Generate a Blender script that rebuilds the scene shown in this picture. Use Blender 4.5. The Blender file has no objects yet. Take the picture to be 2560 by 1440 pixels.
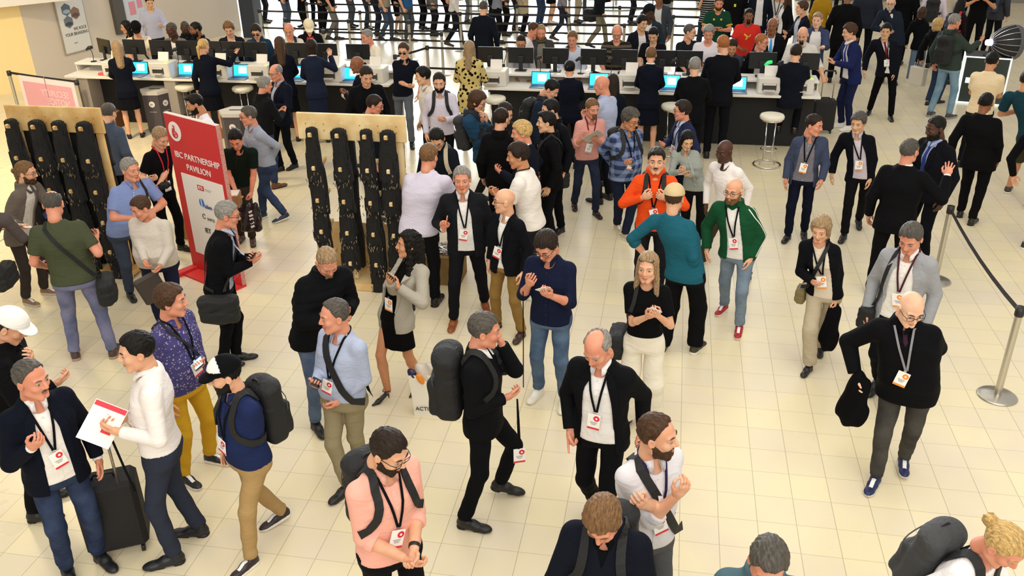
import bpy, math, random
import numpy as np

# ---------------------------------------------------------------- camera
F_PX, PITCH, ROLL, CAM_H = 2228.07, 0.465392, -0.0185834, 4.7
_cp, _sp, _cr, _sr = math.cos(PITCH), math.sin(PITCH), math.cos(ROLL), math.sin(ROLL)
_r0, _u0 = np.array([1, 0, 0.]), np.array([0, _sp, _cp])
CD = np.array([0, _cp, -_sp])
CR, CU = _cr * _r0 + _sr * _u0, -_sr * _r0 + _cr * _u0
CAMP = np.array([0, 0, CAM_H])
sc = bpy.context.scene
COL = sc.collection
cam = bpy.data.cameras.new('camera')
cam.sensor_width = 36.0
cam.lens = F_PX / 2560 * 36
cam.clip_end = 300
camo = bpy.data.objects.new('camera', cam)
COL.objects.link(camo)
from mathutils import Matrix, Vector
camo.matrix_world = Matrix(((CR[0], CU[0], -CD[0], 0), (CR[1], CU[1], -CD[1], 0), (CR[2], CU[2], -CD[2], CAM_H), (0, 0, 0, 1)))
sc.camera = camo

# ---------------------------------------------------------------- world, exposure, large lights
sc.view_settings.view_transform = 'Standard'
sc.view_settings.look = 'None'
sc.view_settings.gamma = 1
sc.view_settings.use_curve_mapping = False
sc.view_settings.exposure = 0.5
w = bpy.data.worlds.new('world'); sc.world = w; w.use_nodes = True
nt = w.node_tree; bg = nt.nodes['Background']
bg.inputs[0].default_value = (1.0, 0.96, 0.88, 1); bg.inputs[1].default_value = 0.42
# bright daylight in front of the glazed entrance (towards +Y, low in the sky)
_N, _L = nt.nodes, nt.links
_tc = _N.new('ShaderNodeTexCoord'); _sp = _N.new('ShaderNodeSeparateXYZ'); _L.new(_tc.outputs['Generated'], _sp.inputs[0])
_a = _N.new('ShaderNodeMapRange'); _a.inputs[1].default_value = .78; _a.inputs[2].default_value = .93; _L.new(_sp.outputs[1], _a.inputs[0])
_b = _N.new('ShaderNodeMapRange'); _b.inputs[1].default_value = .55; _b.inputs[2].default_value = .25; _L.new(_sp.outputs[2], _b.inputs[0])
_m = _N.new('ShaderNodeMath'); _m.operation = 'MULTIPLY'; _L.new(_a.outputs[0], _m.inputs[0]); _L.new(_b.outputs[0], _m.inputs[1])
_bg2 = _N.new('ShaderNodeBackground'); _bg2.inputs[0].default_value = (.93, .97, 1, 1); _bg2.inputs[1].default_value = 5.0
_mx = _N.new('ShaderNodeMixShader'); _L.new(_m.outputs[0], _mx.inputs[0]); _L.new(bg.outputs[0], _mx.inputs[1]); _L.new(_bg2.outputs[0], _mx.inputs[2]); _L.new(_mx.outputs[0], _N['World Output'].inputs[0])
if 0: bg
GYAW = math.radians(-10.6)                     # floor grid direction

def rgb(h):
    c = [int(h[i:i + 2], 16) / 255 for i in (0, 2, 4)]
    return tuple(x / 12.92 if x <= .04045 else ((x + .055) / 1.055) ** 2.4 for x in c) + (1,)

def area_light(name, loc, target, sx, sy, power, color):
    l = bpy.data.lights.new(name, 'AREA'); l.shape = 'RECTANGLE'; l.size = sx; l.size_y = sy
    l.energy = power; l.color = color
    o = bpy.data.objects.new(name, l); COL.objects.link(o)
    o.location = loc
    o.rotation_euler = (Vector(target) - Vector(loc)).to_track_quat('-Z', 'Y').to_euler()
    return o
# warm ceiling luminaires of the hall, an added front fill, and daylight coming through the entrance facade
area_light('overhead_light', (1.5, 5.0, 8.0), (1.5, 5.0, 0), 12, 8, 365, (1, .94, .80))
area_light('overhead_light', (2, 16, 8.2), (2, 16, 0), 14, 8, 150, (1, .93, .82))
area_light('overhead_light', (1, -5, 8.5), (0, 11, 0.5), 14, 5, 700, (1, .95, .85))  # fill light added behind the camera to brighten the fronts of the crowd
area_light('daylight', (0, 33.4, 4.2), (0, 14, 0.2), 26, 6, 1700, (.93, .97, 1))
area_light('wall_washer', (-8.0, 12.6, 5.6), (-9.6, 13.3, 1.5), 1.6,   .3, 260, (1, .78, .42))
# ---------------------------------------------------------------- projection helpers
def at(x, y, z=0.0):
    v = (x - 1280) / F_PX * CR - (y - 720) / F_PX * CU + CD
    return CAMP + (z - CAM_H) / v[2] * v
def at_plane(x, y, p0, n):
    v = (x - 1280) / F_PX * CR - (y - 720) / F_PX * CU + CD
    return CAMP + v * (np.dot(p0 - CAMP, n) / np.dot(v, n))

# ---------------------------------------------------------------- object helpers
def tag(o, label=None, cat=None, group=None, kind=None):
    if label: o['label'] = label
    if cat: o['category'] = cat
    if group: o['group'] = group
    if kind: o['kind'] = kind
    return o
def empty(name, loc=(0, 0, 0), rz=0.0):
    o = bpy.data.objects.new(name, None); COL.objects.link(o)
    o.location = [float(a) for a in loc]; o.rotation_euler = (0, 0, rz); o.empty_display_size = .1
    return o
def new_mesh(name, v, faces, mi=None, smooth=True):
    """faces: list of arrays (n,k)"""
    me = bpy.data.meshes.new(name)
    v = np.asarray(v, np.float32)
    fl = [np.asarray(f, np.int32) for f in faces if len(f)]
    me.vertices.add(len(v)); me.vertices.foreach_set('co', v.ravel())
    nl = sum(f.size for f in fl); npoly = sum(len(f) for f in fl)
    me.loops.add(nl); me.loops.foreach_set('vertex_index', np.concatenate([f.ravel() for f in fl]))
    me.polygons.add(npoly)
    tot = np.concatenate([np.full(len(f), f.shape[1], np.int32) for f in fl])
    me.polygons.foreach_set('loop_start', np.concatenate([[0], np.cumsum(tot)[:-1]]).astype(np.int32))
    if mi is not None: me.polygons.foreach_set('material_index', np.asarray(mi, np.int32))
    me.polygons.foreach_set('use_smooth', np.full(npoly, smooth))
    me.update(calc_edges=True)
    return me
def put(name, me, mats, parent=None, loc=None, rot=None, scale=None):
    """an object of (possibly shared) mesh; materials sit on the object"""
    if not isinstance(mats, (list, tuple)): mats = [mats]
    while len(me.materials) < len(mats): me.materials.append(None)
    o = bpy.data.objects.new(name, me); COL.objects.link(o)
    for i, m in enumerate(mats):
        o.material_slots[i].link = 'OBJECT'; o.material_slots[i].material = m
    if parent is not None: o.parent = parent
    if rot is not None:
        M = Matrix([list(map(float, r)) for r in rot]).to_4x4() if not isinstance(rot, Matrix) else rot.to_4x4()
        if scale is not None: M = M @ Matrix.Diagonal((*[float(s) for s in (scale if hasattr(scale, '__len__') else (scale,) * 3)], 1))
        M.translation = Vector([float(a) for a in loc]); o.matrix_local = M
    elif loc is not None:
        o.location = [float(a) for a in loc]
    return o

class MB:
    """collects simple solids into one mesh"""
    def __init__(s): s.v = []; s.f = {}; s.n = 0; s.m = {}
    def add(s, v, f, mi=0):
        v = np.asarray(v, float); f = np.asarray(f)
        s.v.append(v); s.f.setdefault(f.shape[1], []).append(f + s.n); s.m.setdefault(f.shape[1], []).append(np.full(len(f), mi)); s.n += len(v)
        return s
    def box(s, c, d, rz=0, mi=0, R=None, bev=0.0):
        x, y, z = [a / 2 for a in d]
        if bev > 0:
            b = min(bev, x * .95, y * .95, z * .95)
            pts = []
            # rounded box from three nested plates
            P = []
            for sx in (-1, 1):
                for sy in (-1, 1):
                    for sz in (-1, 1):
                        P += [(sx * x, sy * (y - b), sz * (z - b)), (sx * (x - b), sy * y, sz * (z - b)), (sx * (x - b), sy * (y - b), sz * z)]
            P = np.array(P, float)
            def i(sx, sy, sz, k): return ((sx > 0) * 4 + (sy > 0) * 2 + (sz > 0)) * 3 + k
            q = []; t = []
            def face(ids):
                a = P[ids]; n = np.cross(a[1] - a[0], a[2] - a[0])
                if np.dot(n, a.mean(0)) < 0: ids = ids[::-1]
                return ids
            for sg in (-1, 1):
                q.append(face([i(sg, -1, -1, 0), i(sg, 1, -1, 0), i(sg, 1, 1, 0), i(sg, -1, 1, 0)]))
                q.append(face([i(-1, sg, -1, 1), i(1, sg, -1, 1), i(1, sg, 1, 1), i(-1, sg, 1, 1)]))
                q.append(face([i(-1, -1, sg, 2), i(1, -1, sg, 2), i(1, 1, sg, 2), i(-1, 1, sg, 2)]))
                for s2 in (-1, 1):
                    q.append(face([i(sg, s2, -1, 0), i(sg, s2, 1, 0), i(sg, s2, 1, 1), i(sg, s2, -1, 1)]))
                    q.append(face([i(sg, -1, s2, 0), i(sg, 1, s2, 0), i(sg, 1, s2, 2), i(sg, -1, s2, 2)]))
                    q.append(face([i(-1, sg, s2, 1), i(1, sg, s2, 1), i(1, sg, s2, 2), i(-1, sg, s2, 2)]))
                    for s3 in (-1, 1): t.append(face([i(sg, s2, s3, 0), i(sg, s2, s3, 1), i(sg, s2, s3, 2)]))
            V = P
        else:
            V = np.array([(a * x, b_ * y, c_ * z) for a in (-1, 1) for b_ in (-1, 1) for c_ in (-1, 1)], float)
            q = [(0, 1, 3, 2), (4, 6, 7, 5), (0, 4, 5, 1), (2, 3, 7, 6), (0, 2, 6, 4), (1, 5, 7, 3)]; t = []
        if R is None:
            cz, sz_ = math.cos(rz), math.sin(rz); R = np.array([[cz, -sz_, 0], [sz_, cz, 0], [0, 0, 1]])
        V = V @ np.asarray(R).T + np.asarray(c, float)
        n0 = s.n
        s.v.append(V); s.n += len(V)
        s.f.setdefault(4, []).append(np.array(q) + n0); s.m.setdefault(4, []).append(np.full(len(q), mi))
        if t: s.f.setdefault(3, []).append(np.array(t) + n0); s.m.setdefault(3, []).append(np.full(len(t), mi))
        return s
    def lathe(s, prof, c=(0, 0, 0), n=24, mi=0, R=None):
        prof = np.array(prof, float); k = len(prof)
        a = np.arange(n) * 2 * math.pi / n
        V = np.stack([np.outer(np.cos(a), prof[:, 0]), np.outer(np.sin(a), prof[:, 0]), np.outer(np.ones(n), prof[:, 1])], -1).reshape(-1, 3)
        if R is not None: V = V @ np.asarray(R).T
        V = V + np.asarray(c, float)
        q = [(i * k + j, ((i + 1) % n) * k + j, ((i + 1) % n) * k + j + 1, i * k + j + 1) for i in range(n) for j in range(k - 1)]
        return s.add(V, q, mi)
    def tube(s, pts, r, n=8, mi=0, closed=False, flat=None):
        P = np.array(pts, float); m = len(P)
        r = np.full(m, r) if np.isscalar(r) else np.array(r, float)
        T = np.gradient(P, axis=0) if not closed else np.roll(P, -1, 0) - np.roll(P, 1, 0)
        T /= np.linalg.norm(T, axis=1)[:, None] + 1e-12
        up = np.array([0, 0, 1.]) if abs(T[0][2]) < .9 else np.array([1., 0, 0])
        V = []
        a = np.arange(n) * 2 * math.pi / n
        for i in range(m):
            x = np.cross(up, T[i]); x /= np.linalg.norm(x) + 1e-12
            y = np.cross(T[i], x); up = y if abs(np.dot(y, T[min(i + 1, m - 1)])) < .9 else up
            f = 1 if flat is None else flat
            V.append(P[i] + r[i] * (np.outer(np.cos(a), x) + f * np.outer(np.sin(a), y)))
        V = np.concatenate(V)
        q = [(i * n + j, i * n + (j + 1) % n, ((i + 1) % m) * n + (j + 1) % n, ((i + 1) % m) * n + j) for i in range(m if closed else m - 1) for j in range(n)]
        n0 = s.n; s.add(V, q, mi)
        if not closed:
            s.f.setdefault(n, []).append(np.array([[n0 + j for j in range(n)][::-1], [n0 + (m - 1) * n + j for j in range(n)]]))
            s.m.setdefault(n, []).append(np.full(2, mi))
        return s
    def prism(s, poly, h, R=None, c=(0, 0, 0), mi=0):
        """convex/concave outline in xy extruded in z from 0 to h"""
        p = np.array(poly, float); n = len(p)
        V = np.concatenate([np.c_[p, np.zeros(n)], np.c_[p, np.full(n, h)]])
        if R is not None: V = V @ np.asarray(R).T
        V = V + np.asarray(c, float)
        n0 = s.n
        s.add(V, [(i, (i + 1) % n, n + (i + 1) % n, n + i) for i in range(n)], mi)
        s.f.setdefault(n, []).append(np.array([[n0 + i for i in range(n)][::-1], [n0 + n + i for i in range(n)]])); s.m.setdefault(n, []).append(np.full(2, mi))
        return s
    def mesh(s, name, smooth=False):
        ks = sorted(s.f)
        return new_mesh(name, np.concatenate(s.v), [np.concatenate(s.f[k]) for k in ks], np.concatenate([np.concatenate(s.m[k]) for k in ks]), smooth)
    def build(s, name, mats, parent=None, smooth=False, **kw):
        return put(name, s.mesh(name, smooth), mats, parent, **kw)

def rotz(a): c, s_ = math.cos(a), math.sin(a); return np.array([[c, -s_, 0], [s_, c, 0], [0, 0, 1.]])
def rotx(a): c, s_ = math.cos(a), math.sin(a); return np.array([[1., 0, 0], [0, c, -s_], [0, s_, c]])
def roty(a): c, s_ = math.cos(a), math.sin(a); return np.array([[c, 0, s_], [0, 1., 0], [-s_, 0, c]])
def unit(v): v = np.asarray(v, float); return v / (np.linalg.norm(v) + 1e-12)
def frame(y, z):
    """columns x,y,z with y along y and z close to z"""
    y = unit(y); x = unit(np.cross(y, z)); z = np.cross(x, y)
    return np.stack([x, y, z], 1)

# ---------------------------------------------------------------- materials
_MC = {}
def mat(name, color, rough=.6, metal=0, emit=0, spec=.5, bump=0, bscale=60, alpha=1, trans=0, coat=0, noise=0, nscale=4, nmix=None):
    key = (name, color, rough, metal, emit, bump, alpha, trans, noise, nmix)
    if key in _MC: return _MC[key]
    m = bpy.data.materials.new(name); m.use_nodes = True
    N = m.node_tree.nodes; L = m.node_tree.links; b = N['Principled BSDF']
    c = rgb(color) if isinstance(color, str) else color
    b.inputs['Base Color'].default_value = c; b.inputs['Roughness'].default_value = rough
    b.inputs['Metallic'].default_value = metal; b.inputs['Specular IOR Level'].default_value = spec
    b.inputs['Alpha'].default_value = alpha; b.inputs['Transmission Weight'].default_value = trans
    b.inputs['Coat Weight'].default_value = coat
    if emit: b.inputs['Emission Color'].default_value = c; b.inputs['Emission Strength'].default_value = emit
    if bump or noise:
        tc = N.new('ShaderNodeTexCoord')
        if bump:
            n = N.new('ShaderNodeTexNoise'); n.inputs['Scale'].default_value = bscale; n.inputs['Detail'].default_value = 3; n.inputs['Distortion'].default_value = .6
            L.new(tc.outputs['Object'], n.inputs['Vector'])
            bp = N.new('ShaderNodeBump'); bp.inputs['Strength'].default_value = min(1, bump); bp.inputs['Distance'].default_value = .02
            L.new(n.outputs[0], bp.inputs['Height']); L.new(bp.outputs[0], b.inputs['Normal'])
        if noise:
            n2 = N.new('ShaderNodeTexNoise'); n2.inputs['Scale'].default_value = nscale; n2.inputs['Detail'].default_value = 4
            L.new(tc.outputs['Object'], n2.inputs['Vector'])
            mx = N.new('ShaderNodeMix'); mx.data_type = 'RGBA'; mx.inputs[6].default_value = c
            c2 = rgb(nmix) if nmix else tuple(x * (1 - noise) for x in c[:3]) + (1,)
            mx.inputs[7].default_value = c2
            rp = N.new('ShaderNodeMapRange'); rp.inputs[1].default_value = .42; rp.inputs[2].default_value = .62
            L.new(n2.outputs[0], rp.inputs[0]); L.new(rp.outputs[0], mx.inputs[0]); L.new(mx.outputs[2], b.inputs['Base Color'])
    _MC[key] = m
    return m
def cloth(color, pat=None, c2=None, rough=.85):
    key = ('cloth', color, pat, c2)
    if key in _MC: return _MC[key]
    m = bpy.data.materials.new('cloth'); m.use_nodes = True
    N = m.node_tree.nodes; L = m.node_tree.links; b = N['Principled BSDF']
    c = rgb(color)
    if max(c[:3]) < .03: c = tuple(x * .6 for x in c[:3]) + (1,)
    b.inputs['Base Color'].default_value = c; b.inputs['Roughness'].default_value = rough
    b.inputs['Specular IOR Level'].default_value = .09
    tc = N.new('ShaderNodeTexCoord')
    n = N.new('ShaderNodeTexNoise'); n.inputs['Scale'].default_value = 7; n.inputs['Detail'].default_value = 2.5; n.inputs['Distortion'].default_value = 1.6
    mp = N.new('ShaderNodeMapping'); mp.inputs['Scale'].default_value = (1, 1, 1.9)
    L.new(tc.outputs['Object'], mp.inputs[0]); L.new(mp.outputs[0], n.inputs['Vector'])
    bp = N.new('ShaderNodeBump'); bp.inputs['Strength'].default_value = .32; bp.inputs['Distance'].default_value = .03
    L.new(n.outputs[0], bp.inputs['Height']); L.new(bp.outputs[0], b.inputs['Normal'])
    def mix(fac, ca, cb):
        mx = N.new('ShaderNodeMix'); mx.data_type = 'RGBA'
        for s_, v in ((0, fac), (6, ca), (7, cb)):
            if isinstance(v, tuple): mx.inputs[s_].default_value = v
            else: L.new(v, mx.inputs[s_])
        return mx.outputs[2]
    def math_(op, a, b_=None):
        q = N.new('ShaderNodeMath'); q.operation = op
        for i, v in enumerate((a, b_)):
            if v is None: continue
            if isinstance(v, (int, float)): q.inputs[i].default_value = v
            else: L.new(v, q.inputs[i])
        return q.outputs[0]
    if pat:
        d = rgb(c2)
        if pat in ('plaid', 'stripe', 'stripeh'):
            sp = N.new('ShaderNodeSeparateXYZ'); L.new(tc.outputs['Object'], sp.inputs[0])
            fr = 55 if pat == 'plaid' else 75
            if pat == 'stripeh': fr = 130
            sz = math_('GREATER_THAN', math_('SINE', math_('MULTIPLY', sp.outputs[2], fr * 1.0)), .1 if pat != 'stripeh' else .55)
            if pat == 'plaid':
                sx = math_('GREATER_THAN', math_('SINE', math_('MULTIPLY', math_('ADD', sp.outputs[0], sp.outputs[1]), fr)), .1)
                fac = math_('MULTIPLY', math_('ADD', sz, sx), .5)
            else: fac = sz
            L.new(mix(fac, c, d), b.inputs['Base Color'])
        elif pat in ('floral', 'spots'):
            v = N.new('ShaderNodeTexVoronoi'); v.inputs['Scale'].default_value = 48 if pat == 'floral' else 15
            nn = N.new('ShaderNodeTexNoise'); nn.inputs['Scale'].default_value = 14
            L.new(tc.outputs['Object'], v.inputs['Vector']); L.new(tc.outputs['Object'], nn.inputs['Vector'])
            fac = math_('GREATER_THAN', math_('ADD', v.outputs[0], math_('MULTIPLY', nn.outputs[0], .25)), .41 if pat == 'floral' else .50)
            L.new(mix(fac, c, d), b.inputs['Base Color'])
        elif pat in ('denim', 'heather'):
            nn = N.new('ShaderNodeTexNoise'); nn.inputs['Scale'].default_value = 5 if pat == 'denim' else 260; nn.inputs['Detail'].default_value = 4
            L.new(tc.outputs['Object'], nn.inputs['Vector'])
            r = N.new('ShaderNodeMapRange'); r.inputs[1].default_value = .4; r.inputs[2].default_value = .65
            L.new(nn.outputs[0], r.inputs[0]); L.new(mix(r.outputs[0], c, d), b.inputs['Base Color'])
    _MC[key] = m
    return m

# ---------------------------------------------------------------- signed distance toolkit
def smin(a, b, k):
    h = np.clip(.5 + .5 * (b - a) / k, 0, 1)
    return b + (a - b) * h - k * h * (1 - h)
def smax(a, b, k): return -smin(-a, -b, k)
def sphere(p, c, r): return np.sqrt(((p - np.asarray(c, np.float32)) ** 2).sum(-1)) - r
def ellip(p, c, r):
    r = np.asarray(r, np.float32); q = (p - np.asarray(c, np.float32)) / r
    k = np.sqrt((q ** 2).sum(-1)); k2 = np.sqrt(((q / r) ** 2).sum(-1)) + 1e-9
    return k * (k - 1) / k2
def cone(p, a, b, ra, rb):
    a = np.asarray(a, np.float32); b = np.asarray(b, np.float32)
    ab = b - a; t = np.clip(((p - a) @ ab) / (np.dot(ab, ab) + 1e-9), 0, 1)
    return np.sqrt(((p - a - t[..., None] * ab) ** 2).sum(-1)) - (ra + (rb - ra) * t)
def rbox(p, c, h, r):
    q = np.abs(p - np.asarray(c, np.float32)) - (np.asarray(h, np.float32) - r)
    return np.sqrt((np.maximum(q, 0) ** 2).sum(-1)) + np.minimum(q.max(-1), 0) - r
def plane(p, c, n): return (p - np.asarray(c, np.float32)) @ np.asarray(unit(n), np.float32)

_C8 = np.array([(i, j, k) for i in (0, 1) for j in (0, 1) for k in (0, 1)])
_E12 = [(a, b) for a in range(8) for b in range(a + 1, 8) if np.abs(_C8[a] - _C8[b]).sum() == 1]
def surf(fn, lo, hi, h):
    lo = np.asarray(lo, np.float32); hi = np.asarray(hi, np.float32)
    nb = np.maximum(np.ceil((hi - lo) / (4 * h)).astype(int), 1) + 1
    lo = lo - (nb * 4 * h - (hi - lo)) / 2
    ax = [lo[i] + (np.arange(nb[i]) * 4 + 1.5) * h for i in range(3)]
    G = np.stack(np.meshgrid(*ax, indexing='ij'), -1).astype(np.float32)
    d = fn(G.reshape(-1, 3)).reshape(nb)
    act = np.abs(d) < 7.5 * h
    n = nb * 4
    V = np.repeat(np.repeat(np.repeat(d, 4, 0), 4, 1), 4, 2).astype(np.float32)
    bi = np.argwhere(act)
    off = np.array([(i, j, k) for i in range(4) for j in range(4) for k in range(4)])
    I = (bi[:, None, :] * 4 + off[None]).reshape(-1, 3)
    V[I[:, 0], I[:, 1], I[:, 2]] = fn((lo + I * h).astype(np.float32))
    ins = V < 0
    s = np.zeros(n - 1, np.int8)
    for c in _C8: s += ins[c[0]:n[0] - 1 + c[0], c[1]:n[1] - 1 + c[1], c[2]:n[2] - 1 + c[2]]
    cells = np.argwhere((s > 0) & (s < 8))
    if len(cells) == 0: return np.zeros((0, 3)), np.zeros((0, 4), int)
    ids = np.full(n - 1, -1, np.int32); ids[cells[:, 0], cells[:, 1], cells[:, 2]] = np.arange(len(cells))
    cv = [V[cells[:, 0] + c[0], cells[:, 1] + c[1], cells[:, 2] + c[2]] for c in _C8]
    pos = np.zeros((len(cells), 3)); cnt = np.zeros(len(cells))
    for a, b in _E12:
        x = (cv[a] < 0) != (cv[b] < 0)
        t = cv[a][x] / (cv[a][x] - cv[b][x] + 1e-12)
        pos[x] += _C8[a] + t[:, None] * (_C8[b] - _C8[a]); cnt[x] += 1
    v = lo + (cells + pos / cnt[:, None]) * h
    Q = []
    for axis in range(3):
        o1, o2 = [(1, 2), (2, 0), (0, 1)][axis]
        A = [slice(1, None)] * 3; A[axis] = slice(0, n[axis] - 1)
        B = list(A); B[axis] = slice(1, n[axis])
        a_, b_ = ins[tuple(A)], ins[tuple(B)]
        e = np.argwhere(a_ != b_)
        if len(e) == 0: continue
        fl = a_[e[:, 0], e[:, 1], e[:, 2]]
        e = e + 1; e[:, axis] -= 1
        ok = np.ones(len(e), bool)
        for k in range(3): ok &= e[:, k] < n[k] - 1
        e = e[ok]; fl = fl[ok]
        u1 = np.zeros(3, int); u1[o1] = 1; u2 = np.zeros(3, int); u2[o2] = 1
        g = lambda q: ids[q[:, 0], q[:, 1], q[:, 2]]
        quad = np.stack([g(e - u1 - u2), g(e - u2), g(e), g(e - u1)], 1)
        quad[~fl] = quad[~fl][:, ::-1]
        Q.append(quad)
    Q = np.concatenate(Q)
    Q = Q[(Q >= 0).all(1)]
    return v, Q
def ribbon(mb, pts, nrm, width, th=.003, mi=0, side=None):
    P = np.array(pts, float); n = len(P)
    T = np.gradient(P, axis=0); T /= np.linalg.norm(T, axis=1)[:, None] + 1e-9
    W = np.cross(T, nrm); W /= np.linalg.norm(W, axis=1)[:, None] + 1e-9
    wd = np.full(n, width) if np.isscalar(width) else np.array(width)
    a = P + W * wd[:, None] / 2; b = P - W * wd[:, None] / 2; nn = np.array(nrm) * th
    V = np.stack([a, b, b + nn, a + nn], 1).reshape(-1, 3)
    q = []
    for i in range(n - 1):
        for j in range(4): q.append((i * 4 + j, i * 4 + (j + 1) % 4, (i + 1) * 4 + (j + 1) % 4, (i + 1) * 4 + j))
    q += [(3, 2, 1, 0), tuple((n - 1) * 4 + j for j in range(4))]
    mb.add(V, q, mi)
def spline(pts, n):
    P = np.array(pts, float); m = len(P)
    t = np.linspace(0, m - 1.0001, n); i = t.astype(int); u = (t - i)[:, None]
    g = lambda k: P[np.clip(k, 0, m - 1)]
    p0, p1, p2, p3 = g(i - 1), g(i), g(i + 1), g(i + 2)
    return .5 * ((2 * p1) + (-p0 + p2) * u + (2 * p0 - 5 * p1 + 4 * p2 - p3) * u ** 2 + (-p0 + 3 * p1 - 3 * p2 + p3) * u ** 3)

# ---------------------------------------------------------------- the hall, laid out on its floor grid
E1 = np.array([math.cos(GYAW), math.sin(GYAW), 0]); E2 = np.array([-math.sin(GYAW), math.cos(GYAW), 0])
def G(u, v, z=0.0): return E1 * u + E2 * v + np.array([0, 0, z])
def toG(p): return float(np.dot(p, E1)), float(np.dot(p, E2))
def text(name, s, m, parent, size, loc, rot, ext=.002, align='CENTER', sx=1.0):
    c = bpy.data.curves.new(name, 'FONT'); c.body = s; c.size = size; c.extrude = ext; c.align_x = align; c.align_y = 'CENTER'
    c.materials.append(m)
    t_ = bpy.data.objects.new(name, c); me = bpy.data.meshes.new_from_object(t_); bpy.data.objects.remove(t_)
    o = bpy.data.objects.new(name, me); COL.objects.link(o); o.parent = parent
    M = Matrix([list(map(float, r)) for r in rot]).to_4x4() @ Matrix.Diagonal((sx, 1, 1, 1)); M.translation = Vector([float(a) for a in loc]); o.matrix_local = M
    return o
UPR = rotx(math.radians(90))        # text standing upright, read from -Y

# floor with its tile grid
def floor_mat():
    m = bpy.data.materials.new('floor_tiles'); m.use_nodes = True
    N = m.node_tree.nodes; L = m.node_tree.links; b = N['Principled BSDF']
    tc = N.new('ShaderNodeTexCoord'); sp = N.new('ShaderNodeSeparateXYZ'); L.new(tc.outputs['Object'], sp.inputs[0])
    def M(op, a, c=None, d=None):
        q = N.new('ShaderNodeMath'); q.operation = op
        for i, v in enumerate((a, c, d)):
            if v is None: continue
            if isinstance(v, (int, float)): q.inputs[i].default_value = v
            else: L.new(v, q.inputs[i])
        return q.outputs[0]
    TU, TV = .2925, .309
    u = M('DIVIDE', M('SUBTRACT', sp.outputs[0], .55), TU); v = M('DIVIDE', M('SUBTRACT', sp.outputs[1], 7.09), TV)
    du = M('MULTIPLY', M('ABSOLUTE', M('SUBTRACT', u, M('ROUND', u))), TU); dv = M('MULTIPLY', M('ABSOLUTE', M('SUBTRACT', v, M('ROUND', v))), TV)
    def line(d, w0): 
        r = N.new('ShaderNodeMapRange'); r.inputs[1].default_value = w0 * .5; r.inputs[2].default_value = w0 * 1.5; r.inputs[3].default_value = 1; r.inputs[4].default_value = 0
        L.new(d, r.inputs[0]); return r.outputs[0]
    g = M('MAXIMUM', M('MULTIPLY', line(du, .0026), .6), M('MULTIPLY', line(dv, .0022), .5))
    cmb = N.new('ShaderNodeCombineXYZ'); L.new(M('FLOOR', u), cmb.inputs[0]); L.new(M('FLOOR', v), cmb.inputs[1])
    wn = N.new('ShaderNodeTexWhiteNoise'); L.new(cmb.outputs[0], wn.inputs['Vector'])
    n1 = N.new('ShaderNodeTexNoise'); n1.inputs['Scale'].default_value = 1.1; n1.inputs['Detail'].default_value = 3; L.new(tc.outputs['Object'], n1.inputs['Vector'])
    n2 = N.new('ShaderNodeTexNoise'); n2.inputs['Scale'].default_value = 140; n2.inputs['Detail'].default_value = 2; L.new(tc.outputs['Object'], n2.inputs['Vector'])
    def mix(f, a, c):
        mx = N.new('ShaderNodeMix'); mx.data_type = 'RGBA'
        for s_, x in ((0, f), (6, a), (7, c)):
            if isinstance(x, (tuple, float)): mx.inputs[s_].default_value = x
            else: L.new(x, mx.inputs[s_])
        return mx.outputs[2]
    base = mix(wn.outputs[0], rgb('EDE0BA'), rgb('E5D9BC'))
    r = N.new('ShaderNodeMapRange'); r.inputs[1].default_value = .45; r.inputs[2].default_value = .68; L.new(n1.outputs[0], r.inputs[0])
    base = mix(M('MULTIPLY', r.outputs[0], .5), base, rgb('DACDC0'))
    base = mix(M('MULTIPLY', n2.outputs[0], .12), base, rgb('B9A987'))
    L.new(mix(g, base, rgb('8A7B58')), b.inputs['Base Color'])
    rr = N.new('ShaderNodeMapRange'); rr.inputs[3].default_value = .22; rr.inputs[4].default_value = .36; L.new(n1.outputs[0], rr.inputs[0]); L.new(rr.outputs[0], b.inputs['Roughness'])
    b.inputs['Specular IOR Level'].default_value = .5
    return m
mb = MB(); mb.box((-2, 19, -.1), (44, 52, .2))
fl_ = mb.build('floor', floor_mat()); fl_.rotation_euler = (0, 0, GYAW); tag(fl_, kind='structure')

# ---- left wall with the banner and the far notice
W0 = np.array([-9.96, 20.33, 0]); WD = unit((.385, .923, 0)); WN = np.array([WD[1], -WD[0], 0])
def wpt(x, y):
    p = at_plane(x, y, W0, WN); return float(np.dot(p - W0, WD)), float(p[2])
sc_, _z = wpt(68, 98)
CN = W0 + WD * sc_
wallm = mat('wall_paint', 'CFC4B6', .8)
def wallbox(name, a, b, z0, z1, th, m, out=0.0, kind='structure'):
    a = np.array(a, float); b = np.array(b, float); d = unit(b - a); n = np.array([d[1], -d[0], 0])
    o = empty('x') if False else None
    c = (a + b) / 2 - n * (th / 2 - out); c[2] = (z0 + z1) / 2
    q = MB().box((0, 0, 0), (np.linalg.norm(b - a), th, z1 - z0)).build(name, m); q.location = c; q.rotation_euler = (0, 0, math.atan2(d[1], d[0]))
    if kind: tag(q, kind=kind)
    return q
wallbox('wall_left', CN, W0 + WD * 6.2, 0, 4.6, .3, wallm)
YD = unit((-.80, -.60, 0)); YE = CN + YD * 7
wallbox('wall_front_left', YE, CN, 0, 4.6, .3, mat('wall_paint_yellow', 'F4DEA6', .8))
zt = float(at_plane(37, 9, CN, np.array([-YD[1], YD[0], 0]))[2])
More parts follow.
